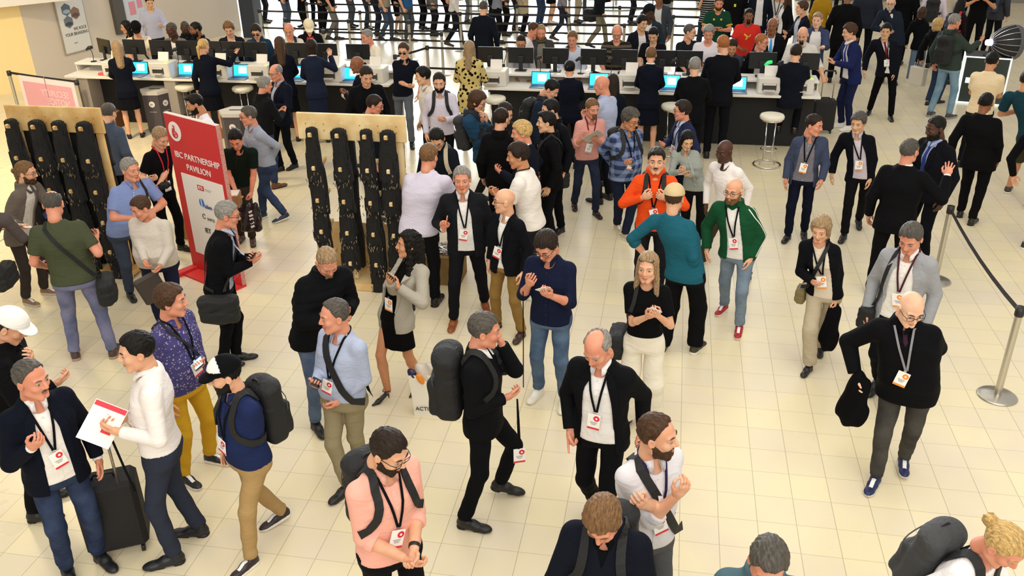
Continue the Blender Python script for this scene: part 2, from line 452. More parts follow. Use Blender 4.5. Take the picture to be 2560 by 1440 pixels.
s5 = MB().box((0, 0, 0), (9, 1.2, .5)).build('trim_1', mat('soffit_white', 'E8E2DC', .7)); c_ = (YE + CN) / 2 + np.array([-YD[1], YD[0], 0]) * -.1; s5.location = (c_[0], c_[1], zt + .27); s5.rotation_euler = (0, 0, math.atan2(YD[1], YD[0])); tag(s5, kind='structure')
mb = MB()
s0, z0 = wpt(285, 0); s1, z1 = wpt(301, 84)
RW = np.stack([WD, -WN, (0, 0, 1)], 1)
def on_wall(name, s, z, w, h, th, m, parent=None):
    return MB().box((0, 0, 0), (w, th, h)).build(name, m, parent, rot=RW, loc=W0 + WD * s + WN * (th / 2 + .002) + np.array([0, 0, z]))
fz = z1
sA = wpt(280, 40)[0]; sB = wpt(311, 60)[0]
fr_ = on_wall('trim_2', (sA + sB) / 2, fz + 1.6, abs(sB - sA), 3.2, .10, mat('frame_grey', '4E4A45', .6)); tag(fr_, kind='structure')
# banner
(sa, za), (sb, zb) = wpt(164, 144), wpt(229, 116)
bw_ = sb - sa; bz = (za + zb) / 2; bh = 2.9
ban = empty('wall_banner', W0 + WD * (sa + bw_ / 2) + np.array([0, 0, bz]), math.atan2(WD[1], WD[0])); tag(ban, 'tall pale wall banner with three hexagon pictures, hanging behind the desk', 'banner')
MB().box((0, -.02, bh / 2), (bw_, .03, bh)).build('frame', mat('banner_frame', 'A39A90', .5), ban)
MB().box((0, -.038, bh / 2), (bw_ * .94, .008, bh - .06)).build('print', mat('banner_print', 'D9D8D4', .5), ban)
tzz = bz
def banpt(x, y): s_, z_ = wpt(x, y); return s_ - (sa + bw_ / 2), z_ - bz
for (x, y), c1, c2 in (((161, 24), '5B6672', '9DB3BD'), ((184, 32), '8A6A55', '5A4C48'), ((168, 55), '6F7684', '3E4046')):
    bx_, by_ = banpt(x, y); r = bw_ * .175
    q = MB(); q.prism([(r * math.sin(t), r * math.cos(t)) for t in np.arange(6) * math.pi / 3], .004, R=UPR, c=(bx_, -.042, by_)); q.prism([(r * .8 * math.sin(t), r * .35 * math.cos(t) - r * .3) for t in np.arange(6) * math.pi / 3], .006, R=UPR, c=(bx_, -.042, by_), mi=1)
    q.build('hexagon_picture', [mat('picture', c1, .6), mat('picture', c2, .6)], ban)
tm = mat('banner_ink', '4A4A4E', .6)
for s_, (x, y) in (('WE ROCK', (197, 69)), ('YOUR BRANDING', (189, 83))):
    bx_, by_ = banpt(x, y); text('lettering', s_, tm, ban, bw_ * .125, (bx_, -.045, by_), UPR, sx=.82)
bx_, by_ = banpt(187, 107); text('lettering', 'PRINT', mat('banner_ink_light', '9A9A9C', .6), ban, bw_ * .05, (bx_, -.045, by_), UPR)
# second notice on the wall
(sa, za), (sb, zb) = wpt(316, 62), wpt(362, 40)
no = empty('wall_poster', W0 + WD * ((sa + sb) / 2) + np.array([0, 0, za]), math.atan2(WD[1], WD[0])); tag(no, 'pale blue wall poster with pink blocks beside the dark frame', 'poster')
MB().box((0, -.02, .9), (abs(sb - sa), .03, 1.8)).build('print', mat('poster_blue', 'C9D0DC', .5), no)
q = MB()
for i, (a, b, c_, d) in enumerate([(-.25, .9, .3, .5), (.25, 1.2, .3, .7), (-.1, .35, .3, .3), (.3, .5, .25, .35)]): q.box((a * abs(sb - sa), -.04, b), (c_ * abs(sb - sa), .006, d))
q.build('colour_block', mat('poster_pink', 'D88A9A', .5), no)

# ---- big columns
for (px_, py_, r, m_, nm) in ((455, 70, .62, mat('column_white', 'D4D6CF', .6), 'white'), ):
    p = at(px_, py_, 0); o = MB().lathe([(r, 0), (r, 7)], n=40).build('trim_3', m_, smooth=True); o.location = (p[0], p[1], 0); tag(o, kind='structure')
p = at(636, 90, 0); o = MB().box((0, 0, 3.5), (.40, .5, 7)).build('trim_4', mat('column_dark', '2B3440', .5)); o.location = (p[0], p[1], 0); o.rotation_euler = (0, 0, GYAW); tag(o, kind='structure')
p = at(1461, 47, 0); o = MB().box((0, 0, 1.5), (.10, .12, 3)).build('trim_5', mat('column_dark', '2B3440', .5)); o.location = (p[0], p[1], 0); o.rotation_euler = (0, 0, GYAW); tag(o, kind='structure')
wallbox('wall_sky_block', G(3.6, 30.5), G(16, 30.5), 0, 9, .3, mat('wall_paint_grey', '8C867C', .8))  # unseen wall, added to keep bright sky reflections off the right-hand floor
# entrance facade: mullions and panes, daylight beyond
fac = empty('window_1', G(0, 32.0), GYAW); tag(fac, kind='structure')
q = MB()
for i in range(15): q.box((-14 + i * 2.2, 0, 2.2), (.09, .14, 4.4))
q.box((1.4, 0, 4.4), (32, .2, .14)); q.box((1.4, 0, .05), (32, .2, .1)); q.build('window_frame', mat('frame_alu', '5C6266', .4, metal=.6), fac)
MB().box((1.4, .02, 2.2), (31, .02, 4.3)).build('pane', mat('glass', 'F2F8FA', .02, trans=1.0, alpha=.25), fac)
# revolving doors
for i, (x, y, rr) in enumerate(((1540, 12, 1.15), (1742, 10, 1.15), (1215, 14, 1.1))):
    p = at(x, y, 0); o = empty('revolving_door', p, GYAW); tag(o, ['glass revolving door standing behind the queue belts, left of the right group', 'glass revolving door behind the striped top and green polo', 'glass revolving door behind the navy coat in the queue'][i], 'door', 'revolving entrance doors')
    q = MB(); a = np.linspace(0, 2 * np.pi, 40, endpoint=False)
    q.tube([(rr * math.cos(t), rr * math.sin(t), .012) for t in a], .03, closed=True, n=6); q.tube([(rr * math.cos(t), rr * math.sin(t), 2.4) for t in a], .05, closed=True, n=6)
    for t in (0, math.pi / 2, math.pi, 4.71): q.box((rr * math.cos(t), rr * math.sin(t), 1.2), (.05, .05, 2.4))
    q.lathe([(.04, 0), (.04, 2.4)], n=10); q.build('door_frame', mat('door_alu', 'A9B4B4', .35, metal=.5), o)
    q = MB()
    for t in (.5, .5 + math.pi / 2, .5 + math.pi, .5 + 4.71): q.box((rr / 2 * math.cos(t), rr / 2 * math.sin(t), 1.2), (rr * .95, .012, 2.3), rz=t)
    q.build('door_leaf', mat('door_glass', 'DDEAE6', .03, alpha=.3, trans=.6), o)

# ---- registration desks
white = mat('desk_white', 'E6E2DA', .45); black = mat('desk_black', '0D0D10', .7)
def desk(u0, u1, label, gables):
    o = empty('registration_desk', G((u0 + u1) / 2, 15.1), GYAW); tag(o, label, 'desk', None)
    w_ = u1 - u0; v0 = 14.72 - 15.1
    MB().box((0, v0 + .225, .94), (w_, .47, .04), bev=.004).build('work_top', white, o)
    MB().box((0, .20, 1.10), (w_, .42, .04), bev=.004).build('upper_shelf', white, o)
    MB().box((0, .40, .56), (w_, .03, 1.1)).build('front_panel', white, o)
    q = MB(); n = max(2, int(w_ / .9))
    for i in range(n + 1): MB().box((-w_ / 2 + .012 + i * (w_ - .024) / n, .2, 1.02), (.018, .38, .13)).build('divider', white, o)
    MB().box((0, .02, .46), (w_ - .06, .02, .90)).build('modesty_panel', black, o)
    for ug in gables: MB().box((ug - (u0 + u1) / 2, v0 + .2, .46), (.22, .36, .92)).build('gable_leg', mat('gable_grey', '9C948C', .6), o)
    return o
desk(-11.08, -4.86, 'long white registration desk with a raised shelf on the left', (-10.75, -9.0))
desk(-3.18, 2.32, 'long white registration desk with a raised shelf on the right', ())
# black skirting under the right desk
def u_at(px_, v, z):     # grid u where the pixel column crosses the line v, z
    lo, hi = -16., 12.
    for _ in range(40):
        m_ = (lo + hi) / 2; P = G(m_, v, z) - CAMP; x = 1280 + F_PX * (P @ CR) / (P @ CD)
        if x < px_: lo = m_
        else: hi = m_
    return lo
def monitor(px_, label, tiltz=0, v=15.32, col='0E0F12'):
    u = u_at(px_, v, 1.25); o = empty('monitor', G(u, v, 1.12), GYAW + tiltz); tag(o, label, 'monitor', 'monitors on the raised shelves')
    MB().box((0, .02, .26), (.44, .025, .27), bev=.006).build('screen_housing', mat('monitor_black', col, .4), o)
    MB().box((0, .034, .26), (.42, .004, .25)).build('screen', mat('screen_dark', '1A2430', .15), o)
    q = MB(); q.box((0, -.01, .12), (.07, .03, .24), bev=.006); q.box((0, -.01, .2), (.11, .04, .11), bev=.01); q.build('stand', mat('stand_black', '15161A', .5), o)
    MB().box((0, .0, .008), (.2, .15, .014), bev=.004).build('foot', mat('stand_black', '15161A', .5), o)
ML = [(262, 'beside the goose-neck scanner at the wall end'), (338, 'in front of the black cap wearer'), (404, 'in front of the grey blazer'), (470, 'between the navy jackets at the left desk'), (530, 'behind the ponytail'), (582, 'in front of the curly-haired dark blazer'), (640, 'in front of the blue jacket'), (740, 'in front of the bald beige shirt'), (815, 'in front of the cream cap'), (896, 'at the right end of the left desk'),
      (1226, 'at the left end of the right desk'), (1302, 'in front of the bearded grey shirt'), (1388, 'in front of the light blue shirt with one strap'), (1483, 'left of the striped polo'), (1560, 'in front of the striped polo'), (1655, 'beside the standing ponytail clerk'), (1722, 'in front of the dark tee looking aside'), (1905, 'in front of the ginger man in glasses'), (2012, 'in front of the bald bearded man')]
for i, (x, l) in enumerate(ML): monitor(x, 'black monitor seen from behind ' + l, tiltz=(-.5 if x == 262 else 0))
def laptop(px_, label, tw=0.0):
    v = 14.98; u = u_at(px_, v, 1.1); o = empty('laptop', G(u, v, .96), GYAW + tw); tag(o, label, 'laptop', 'laptops on the work tops')
    MB().box((0, -.13, .009), (.33, .22, .016), bev=.004).build('base', mat('laptop_grey', '8E9296', .4, metal=.5), o); ba_ = [c for c in o.children][-1]
    MB().box((0, -.11, .0185), (.28, .11, .003)).build('keyboard', mat('keyboard_dark', '2A2C30', .5), ba_)
    R = rotx(math.radians(-14))
    q = MB(); q.box(R @ np.array([0, 0, .115]), (.33, .010, .225), R=R, bev=.003); ld_ = q.build('lid', mat('laptop_black', '14161A', .4), o)
    MB().box(R @ np.array([0, -.0065, .117]), (.305, .002, .195), R=R).build('screen', mat('screen_blue', '1E9FE6', .3, emit=1.6), ld_)
    MB().box(R @ np.array([.02, -.009, .125]), (.15, .002, .12), R=R).build('dialog_window', mat('screen_white', 'E4F4FB', .3, emit=1.5), ld_)
for i, (x, l) in enumerate([(347, 'just right of the long-haired blonde clerk'), (464, 'half behind the ponytail clerk'), (602, 'right of the pointing clerk'), (742, 'between two dark-haired clerks'), (880, 'behind the shaved head at the desk end'), (1352, 'nearest the left end of the right desk'), (1497, 'behind the pale blue shirt'), (1676, 'beside the bare-legged clerk'), (1842, 'mostly hidden by the tall clerk')]):
    laptop(x, 'open laptop with a bright blue screen ' + l)
def printer(px_, label, sz=(.40, .34, .26), v=14.96):
    u = u_at(px_, v, 1.1); o = empty('badge_printer', G(u, v, .96), GYAW); tag(o, label, 'printer', 'badge printers on the work tops')
    w_, d, h = sz
    MB().box((0, 0, h / 2), (w_, d, h), bev=.015).build('housing', mat('printer_white', 'DAD6CE', .5), o)
    MB().box((-.02, -d / 2 - .002, h * .45), (w_ * .55, .012, h * .42)).build('paper_slot', mat('slot_dark', '3A3836', .6), o)
    q = MB(); q.box((-.02, -d / 2 - .05, h * .28), (w_ * .45, .11, .008)); q.box((-.02, -d / 2 - .02, h * .62), (w_ * .5, .03, .02)); q.build('output_tray', mat('printer_white', 'DAD6CE', .5), o)
    MB().box((w_ * .38, -d / 2 + .03, h + .004), (.05, .03, .008)).build('status_light', mat('led_green', '9BE04A', .3, emit=1.2), o)
    q = MB(); R = rotx(math.radians(-18)); q.box((0, .06, h + .07), (.20, .02, .16), R=R); q.build('paper_feed', mat('paper_white', 'ECE6E0', .7), o)
for x, l in [(292, 'left of the long-haired blonde clerk'), (409, 'between the two blonde clerks'), (552, 'right behind the pointing clerk'), (655, 'left of the brown-haired clerk'), (833, 'right of the bob-haired clerk'), (938, 'at the right end of the left desk'), (1240, 'at the left end of the right desk'), (1578, 'left of the bare-legged clerk'), (2000, 'in front of the seated clerk'), (1925, 'left of the seated clerk with a tall paper stack')]:
    printer(x, 'white badge printer ' + l)
def scanner(px_, label, green=False):
    v = 15.2; u = u_at(px_, v, 1.3); o = empty('barcode_scanner', G(u, v, 1.12), GYAW + .3); tag(o, label, 'scanner', 'goose-neck scanners on the shelves')
    MB().lathe([(0, 0), (.055, 0), (.055, .012), (0, .016)], n=16).build('base', mat('scanner_black', '17171A', .5), o, smooth=True)
    q = MB(); q.tube(spline([(0, 0, .01), (.01, 0, .12), (0, .0, .2), (-.03, 0, .25)], 10), .006, n=6); q.build('goose_neck', mat('scanner_black', '17171A', .5), o, smooth=True)
    q = MB(); q.tube([(.03, 0, .27), (-.03, 0, .26), (-.09, 0, .22)], [.028, .032, .018], n=10); q.build('scanner_head', mat('scanner_green', '2FC36A', .3, emit=.6) if green else mat('scanner_black', '17171A', .5), o, smooth=True)
for x, l in [(229, 'beside the angled monitor at the wall'), (442, 'between two monitors at the left desk'), (566, 'by the pointing hand'), (1350, 'near the bearded man with the scarf'), (1452, 'left of the white papers'), (1528, 'in front of the striped polo'), (1688, 'beside the dark tee'), (1952, 'in front of the bald bearded man')]:
    scanner(x, 'black goose-neck scanner ' + l)
scanner(1924, 'goose-neck scanner with a green lit head left of the ginger man', True)
for x, l, c1 in [(255, 'pink tray beside the scanner at the wall end', 'D9506A'), (300, 'small red and white box held at the desk by the blonde clerk', 'B8403C'), (1905, 'small purple folder on the right desk', '4B3A86')]:
    u = u_at(x, 14.85, 1.0); o = empty('small_box', G(u, 14.85, .96), GYAW); tag(o, l, 'box'); MB().box((0, 0, .02 if c1 != 'B8403C' else .07), (.12, .09, .04 if c1 != 'B8403C' else .14), bev=.004).build('carton', mat('carton', c1, .6), o)
for i, (x, l) in enumerate([(405, 'beside the grey blazer'), (1478, 'left of the striped polo'), (1500, 'under the striped polo')]):
    u = u_at(x, 15.2, 1.15); o = empty('paper_stack', G(u, 15.2, 1.12), GYAW + .3 * i); tag(o, 'loose white papers on the raised shelf ' + l, 'paper', 'papers on the shelf')
    q = MB(); 
    for j in range(4): q.box((.01 * j, .008 * j, .003 + .004 * j), (.21, .29, .003), rz=.15 * j)
    q.build('sheet', mat('paper_white', 'ECE6E0', .7), o)

def stool(p, label):
    o = empty('bar_stool', p, GYAW); tag(o, label, 'stool', 'white bar stools at the desks')
    MB().lathe([(0, .75), (.16, .75), (.185, .765), (.19, .80), (.175, .825), (.15, .832), (0, .834)], n=32).build('seat', mat('stool_pad', 'E9E4D2', .4), o, smooth=True)
    ch = mat('chrome', 'D8D8D8', .12, metal=1)
    MB().lathe([(.15, .735), (.165, .735), (.165, .752), (.15, .752)], n=28).build('seat_ring', ch, o, smooth=True)
    for s_ in (-1, 1):
        MB().tube([(s_ * .07, 0, .745), (s_ * .06, 0, .3), (s_ * .062, 0, .1), (s_ * .12, 0, .02)], .011, n=8).build('leg', ch, o, smooth=True)
    a = np.linspace(0, 2 * np.pi, 30, endpoint=False)
    MB().tube([(.21 * math.cos(t), .21 * math.sin(t), .014) for t in a], .013, n=8, closed=True).build('base_ring', ch, o, smooth=True)
    MB().tube([(.12 * math.cos(t), .12 * math.sin(t), .27) for t in a], .009, n=6, closed=True).build('foot_rest', ch, o, smooth=True)
for x, y, l in [(463, 213, 'beside the grey gable leg of the left desk'), (606, 217, 'right of the ponytail clerk'), (880, 232, 'behind the black coat at the left desk end'), (1237, 243, 'right of the gold patterned coat'), (1682, 262, 'right of the bare-legged clerk'), (1931, 287, 'standing clear of the desk near the seated clerk')]:
    p = at(x, y, .82); p[2] = 0; stool(p, 'white padded chrome bar stool ' + l)

# hexagonal ballot bins, boxes under the desk
def hexbin(x, y, h, label, r=.27):
    p = at(x, y, h); o = empty('collection_bin', (p[0], p[1], 0), GYAW + .12); tag(o, label, 'bin')
    H6 = [(r * math.cos(t), r * math.sin(t)) for t in np.arange(6) * math.pi / 3]
    MB().prism(H6, h - .05).build('bin_body', mat('bin_grey', '4A4448', .6), o)
    MB().prism([(a * 1.05, b * 1.05) for a, b in H6], .06, c=(0, 0, h - .06)).build('lid', mat('bin_lid', 'C9C4BC', .5), o)
    MB().box((0, 0, h + .002), (.2, .05, .004)).build('slot', mat('slot_dark', '3A3836', .6), o)
    a = np.linspace(0, 2 * np.pi, 20, endpoint=False)
    for t in (-math.pi / 2, -math.pi / 6):
        R = rotz(t + math.pi / 2) @ UPR; c_ = np.array([math.cos(t) * r * .868, math.sin(t) * r * .868, h * .7])
        MB().prism([(.055 * math.cos(u), .055 * math.sin(u)) for u in a], .004, R=R, c=c_).build('round_emblem', mat('emblem_white', 'E6E2DC', .6), o)
        text('lettering', 'ibc', mat('emblem_grey', '5A5458', .6), o, .045, c_ + np.array([math.cos(t), math.sin(t), 0]) * .006, R)
        MB().box(c_ - (0, 0, .14), (.13, .004, .02), R=rotz(t + math.pi / 2)).build('caption_line', mat('emblem_pale', '8A8488', .6), o)
hexbin(387, 222, .76, 'dark grey hexagonal collection bin under the left desk behind the blonde clerk')
hexbin(588, 275, .76, 'dark grey hexagonal collection bin with a white slotted lid right of the red sign')
def cardboard(p, d, label, rz=0, col='9C7A50', inside=None):
    o = empty('cardboard_box', p, rz); tag(o, label, 'box'); MB().box((0, 0, d[2] / 2), d, bev=.006).build('carton', mat('cardboard', col, .8, noise=.15, nscale=6), o)
    MB().box((0, 0, d[2] + .001), (d[0] * .98, .05, .002)).build('tape', mat('tape', 'B89A6A', .4), o)
    if inside:
        q = MB(); rr = random.Random(5)
        for i in range(24): q.tube([(rr.uniform(-.4, .4) * d[0], rr.uniform(-.4, .4) * d[1], d[2] + .01 + rr.uniform(0, .04)) for _ in range(4)], .006, n=4)
        q.build('clip_tangle', mat('clip_metal', 'B8B8BC', .3, metal=1), o)
p = at(262, 300, 0); cardboard(p, (.32, .28, .26), 'grey shoe-size carton on the floor under the left desk', GYAW, 'B7AFA4')
p = at(282, 318, 0); cardboard(p, (.34, .3, .30), 'brown carton under the left desk beside the blonde clerk', GYAW + .1, '7A4E30')
p = at(560, 340, 0); cardboard(p, (.4, .3, .18), 'low brown carton on the floor behind the red sign', GYAW, '8A6440')

# ---- security notice hanging on its own short barrier, seen from behind
def post(p, label, rz=0, h=.94, grp='belt posts of the queue lanes'):
    o = empty('barrier_post', (p[0], p[1], 0), rz); tag(o, label, 'barrier post', grp)
    st = mat('steel', 'C4BFB4', .28, metal=.9)
    MB().lathe([(0, 0), (.17, 0), (.175, .008), (.16, .016), (.04, .03), (0, .03)], n=32).build('base_plate', st, o, smooth=True)
    MB().lathe([(.032, .025), (.032, h - .02)], n=16).build('pole', st, o, smooth=True)
    MB().lathe([(.036, h - .09), (.04, h - .085), (.04, h), (0, h + .003)], n=16).build('belt_head', mat('belt_head', '1E1C1C', .5), o, smooth=True)
    return o
def belt(a, b, z, label, grp='queue belts', sag=.01, col='17171B', w_=.045):
    a = np.array(a, float); b = np.array(b, float); c_ = (a + b) / 2
    o = empty('barrier_belt', (a[0], a[1], 0), 0); tag(o, label, 'barrier belt', grp)
    n = 7; t = np.linspace(0, 1, n); P = [(*((b - a)[:2] * u), z - w_ / 2 - sag * 4 * u * (1 - u)) for u in t]
    d = unit((b - a)[:2]); nn = np.tile([-d[1], d[0], 0], (n, 1)); q = MB(); ribbon(q, P, nn, w_, .003); q.build('webbing', mat('webbing', col, .7), o)
A, B = at(21, 177, .94), at(190, 200, .94)
post(A, 'bronze barrier post at the left wall beside the security notice', grp='posts of the short barrier'); post(B, 'bronze barrier post right of the security notice', grp='posts of the short barrier')
belt(A, B, .93, 'dark belt above the mirrored security notice', grp='short barrier belt')
d = unit((B - A) * (1, 1, 0)); L_ = np.linalg.norm((B - A)[:2])
sn = empty('security_notice', ((A[0] + B[0]) / 2 + d[0] * .1, (A[1] + B[1]) / 2 - .06, 0), math.atan2(d[1], d[0])); tag(sn, 'pink translucent security notice seen mirrored from its back', 'sign')
MB().box((0, 0, .47), (L_ * .82, .015, .84)).build('board', mat('notice_white', 'E9DDE4', .5), sn)
MB().box((0, -.010, .44), (L_ * .72, .006, .70)).build('pink_field', mat('notice_pink', 'DFA3B2', .5), sn)
MIR = np.stack([(-1, 0, 0), (0, 0, 1), (0, 1, 0)], 1)
for s_, z_ in (('SECURITY', .62), ('NOTICE', .46)):
    text('lettering', s_, mat('notice_letter', 'F0D4DC', .5), sn, .17, (L_ * .30, -.016, z_), MIR, align='LEFT', ext=.001)
MB().box((-.02, -.012, .5), (.014, .008, .86)).build('centre_seam', mat('seam', '9A7A84', .5), sn)

# ---- queue lanes: steel posts with two belts each
rows = [(18.10, [-5.08, -3.39], (.92, .5)), (19.55, [-7.9, -5.14, -5.14], (.92,)), (20.9, [-9.4, -7.78, -6.28, -3.39, -1.2], (.92, .5)), (22.1, [-10.6, -7.9, -5.31, -2.61, -.12, 2.2], (.92, .5)), (23.3, [-9.8, -7.2, -4.1, -1.47, 1.2], (.92, .5)), (24.6, [-8.5, -5.6, -2.9, -.2, 2.4], (.92, .5)), (26.2, [-8.5, -5.6, -2.9, -.2, 2.4], (.92, ))]
for r_, (v, us, zs) in enumerate(rows):
    us = sorted(set(us))
    for u in us: post(G(u, v), 'slim steel belt post in the queue lanes behind the desks', GYAW)
    for u0, u1 in zip(us[:-1], us[1:]):
        for z in zs: belt(G(u0, v), G(u1, v), z, 'black queue belt stretched between steel posts behind the desks')
belt(G(-5.08, 18.1), G(-5.5, 17.2), .92, 'black belt slanting from the lane corner post towards the left desk end', grp='corner belt left')
post(G(-5.5, 17.2), 'belt post standing just behind the right end of the left desk', GYAW, grp='corner post left')
belt(G(-3.39, 18.1), G(-3.2, 16.6), .92, 'black belt slanting from the lane corner post towards the right desk', grp='corner belt right')
post(G(-3.2, 16.6), 'belt post standing just behind the left end of the right desk', GYAW, grp='corner post right')
# right-hand barrier in the foreground
PA, PB = at(2378, 517, .93), at(2552, 770, .93); PA[2] = PB[2] = 0
post(PA, 'steel barrier post on which the waving man rests his hand', grp='posts of the right barrier'); post(PB, 'steel barrier post with a round base at the right edge', grp='posts of the right barrier')
belt(PA, PB, .92, 'dark belt sagging between the two posts on the right', grp='right barrier belt', sag=.06, col='2E2C33', w_=.05)
belt(PB, PB + np.array([1.6, .6, 0]), .92, 'dark belt leaving the frame from the right edge post', grp='edge belt', col='2E2C33')

# ---- lanyard racks
wood = mat('pine', 'E2C084', .55, noise=.25, nscale=3, nmix='C79B5A'); wood2 = mat('pine_pale', 'EBD3A0', .55, noise=.2, nscale=3, nmix='D8B67C')
def rack(u0, u1, v0, slats, label, wm, blabel, sides=(0, 1), cols2=None):
    o = empty('lanyard_rack', G((u0 + u1) / 2, v0), GYAW); tag(o, label, 'rack'); um = (u0 + u1) / 2; W_ = u1 - u0; H_ = 2.08; D = .42
    q = MB(); q.box((0, 0, H_ - .15), (W_, .035, .30), bev=.008); tr_ = q.build('top_rail', wm, o)
    q = MB(); 
    for j in range(6): 
        for z_ in (.06, .13): q = MB(); q.lathe([(0, .0), (.008, 0), (.008, .004), (0, .004)], c=(-W_ / 2 + W_ * (j + .5) / 6, -.0185, H_ - .15 + z_ - .1), n=8, R=rotx(math.radians(90))); q.build('screw_plug', mat('plug', 'A9854E', .6), tr_)
    for s_ in (-1, 1):
        MB().box((s_ * (W_ / 2 - .09), .02, H_ / 2 - .1), (.075, .045, H_ - .25)).build('upright', wm, o)
    MB().box((0, .30, .35), (W_ + .06, .025, .66)).build('back_board', wm, o)
    MB().box((0, .10, .06), (W_ + .06, .46, .05), bev=.006).build('base_shelf', wm, o)
    MB().box((0, -.14, .05), (W_ + .06, .03, .09)).build('base_lip', wm, o)
    bl = mat('lanyard_black', '0C0B0D', .75, bump=.8, bscale=90); mt = mat('clip_metal', 'B8B8BC', .3, metal=1)
    for ci, us in enumerate(slats):
        x = us - um
        MB().box((x, -.01, H_ / 2), (.05, .03, H_ - .2)).build('slat', wm, o)
        for lv in range(5):
            z_ = H_ - .24 - lv * .38
            # notched peg, rising outwards, one on each side of the slat
            for sd in (-1, 1):
                q = MB(); pr = [(0, 0), (.17, .05), (.175, .085), (.15, .095), (.145, .085), (.12, .09), (.115, .078), (.09, .082), (.085, .07), (.06, .074), (.055, .062), (0, .066)]
                Rp = np.stack([(0, float(sd), 0), (0, 0, 1), (float(sd), 0, 0)], 1)
                q.prism(pr, .032, R=Rp, c=(x - sd * .016, sd * .02, z_ - .03)); q.build('peg', wm, o)
        # hanging bundles, one per peg level on the camera side and the rear side
        for lv, sd in [(l_, s_) for l_ in range(5) for s_ in ((-1, 1) if (ci % 2 == 1 or cols2) else (-1,))]:
            z_ = H_ - .19 - lv * .38
            if lv == 4 and ci == 1: continue
            rr = random.Random(ci * 7 + lv * 3 + sd)
            wdt = (.118 if cols2 else .100) + rr.uniform(-.01, .015); Ln = .52 + rr.uniform(-.03, .04) if lv < 4 else .40
            y0 = sd * .085
            p_ = G(us, v0) + E2 * y0
            b_ = empty('lanyard_bundle', (p_[0], p_[1], z_), GYAW); tag(b_, 'bundle of black lanyards hanging on a peg of ' + blabel, 'lanyards', 'black lanyard bundles on ' + blabel)
            def f_(P_, wdt=wdt, Ln=Ln, ph=rr.uniform(0, 6)):
                t = np.clip(-P_[:, 2] / Ln, 0, 1)
                ww = wdt * (.80 + .16 * t + .07 * np.sin(t * 5 + ph)); dd = .05 + .02 * t
                y = P_[:, 1] - sd * .02
                d_ = (np.sqrt(((P_[:, 0] - .02 * t * math.sin(ph)) / ww) ** 2 + (y / dd) ** 2) - 1) * np.minimum(ww, dd)
                d_ = smax(d_, P_[:, 2] - .055 + 3 * P_[:, 0] ** 2, .03); d_ = smax(d_, -P_[:, 2] - Ln + .022 * np.sin(P_[:, 0] * 95 + ph) + .015 * np.sin(P_[:, 0] * 41), .01)
                return d_ + .0055 * np.sin(P_[:, 0] * 230 + 2 * np.sin(P_[:, 2] * 8 + ph)) + .003 * np.sin(y * 180 + P_[:, 2] * 12)
            v_, f2 = surf(f_, (-.17, -.11, -Ln - .08), (.17, .11, .08), .0105)
            put('lanyard_loops', new_mesh('loops', v_, [f2]), bl, b_)
            q = MB()
            for j in range(16):
                xx = rr.uniform(-.1, .1); zz = -Ln + rr.uniform(-.06, .10); yy = sd * (.075 + rr.uniform(-.01, .02)); a = rr.uniform(-.5, .5)
                q.box((xx, yy, zz), (.008, .005, rr.uniform(.02, .04)), R=roty(a)); 
            tag(q.build('metal_clips', mat('clip_dull', '9A8F7C', .35, metal=.8), b_), kind='stuff')
    return o

rack(-4.06, -2.82, 9.02, [-3.86, -3.55, -3.24, -3.0], 'wooden lanyard rack in the middle, hung with black lanyards', wood2, 'the middle rack')
rack(-7.58, -6.36, 8.92, [-7.46, -7.14, -6.86, -6.54], 'wooden lanyard rack at the left, hung with black lanyards', wood, 'the left rack', cols2=True)
cardboard(G(-2.55, 9.35), (.42, .4, .36), 'open cardboard box of clips right of the middle rack', GYAW, '8E7040', inside=True)
cardboard(G(-6.2, 10.2), (.45, .4, .3), 'cardboard box on the floor behind the white sweater', GYAW, 'A98452')

# ---- red sign
BLp = at(488, 668, 0); TRp = at(557, 318, 1.97); dd_ = unit((TRp - BLp) * (1, 1, 0)); SW = .97
sg = empty('pavilion_sign', BLp + dd_ * SW / 2, math.atan2(dd_[1], dd_[0])); tag(sg, 'tall red sign board with a white panel of logos, left of the middle rack', 'sign')
red = mat('sign_red', 'CF2A2E', .55)
MB().box((0, 0, 1.0), (SW, .05, 1.94)).build('board', red, sg)
MB().box((0, 0, 1.975), (SW, .052, .008)).build('top_edge', mat('foam_edge', 'E8C9C0', .8), sg)
MB().box((SW / 2 + .003, 0, 1.0), (.006, .052, 1.94)).build('side_edge', mat('foam_edge_side', 'C98F86', .9, noise=.3, nscale=60), sg)
MB().box((.04, -.028, .77), (SW * .80, .006, 1.02)).build('white_panel', mat('sign_white', 'F2ECE6', .6), sg)
q = MB(); q.prism([(-SW / 2, -.30), (-SW / 2 + .1, -.30), (-SW / 2 + .1, 0), (-SW / 2, 0)], .05); q.box((0, -.10, .012), (SW, .26, .024)); q.build('foot', red, sg)
wl = mat('sign_letter', 'F4F0EC', .6)
text('lettering', 'IBC PARTNERSHIP', wl, sg, .105, (.02, -.03, 1.50), UPR); text('lettering', 'PAVILION', wl, sg, .105, (.02, -.03, 1.37), UPR)
a = np.linspace(0, 2 * np.pi, 32, endpoint=False)
MB().prism([(.115 * math.cos(t), .115 * math.sin(t)) for t in a], .006, R=UPR, c=(-SW / 2 + .17, -.026, 1.78)).build('round_emblem', wl, sg)
lg = MB(); cx_ = -SW / 2 + .17
lg.tube([(cx_ - .025, -.036, 1.815), (cx_ - .035, -.036, 1.765)], .008, n=6); lg.tube([(cx_ + .01, -.036, 1.85), (cx_ + .0, -.036, 1.79)], .008, n=6); lg.lathe([(0, 0), (.010, 0), (0, .004)], c=(cx_ - .018, -.034, 1.845), R=rotx(math.radians(90)), n=10)
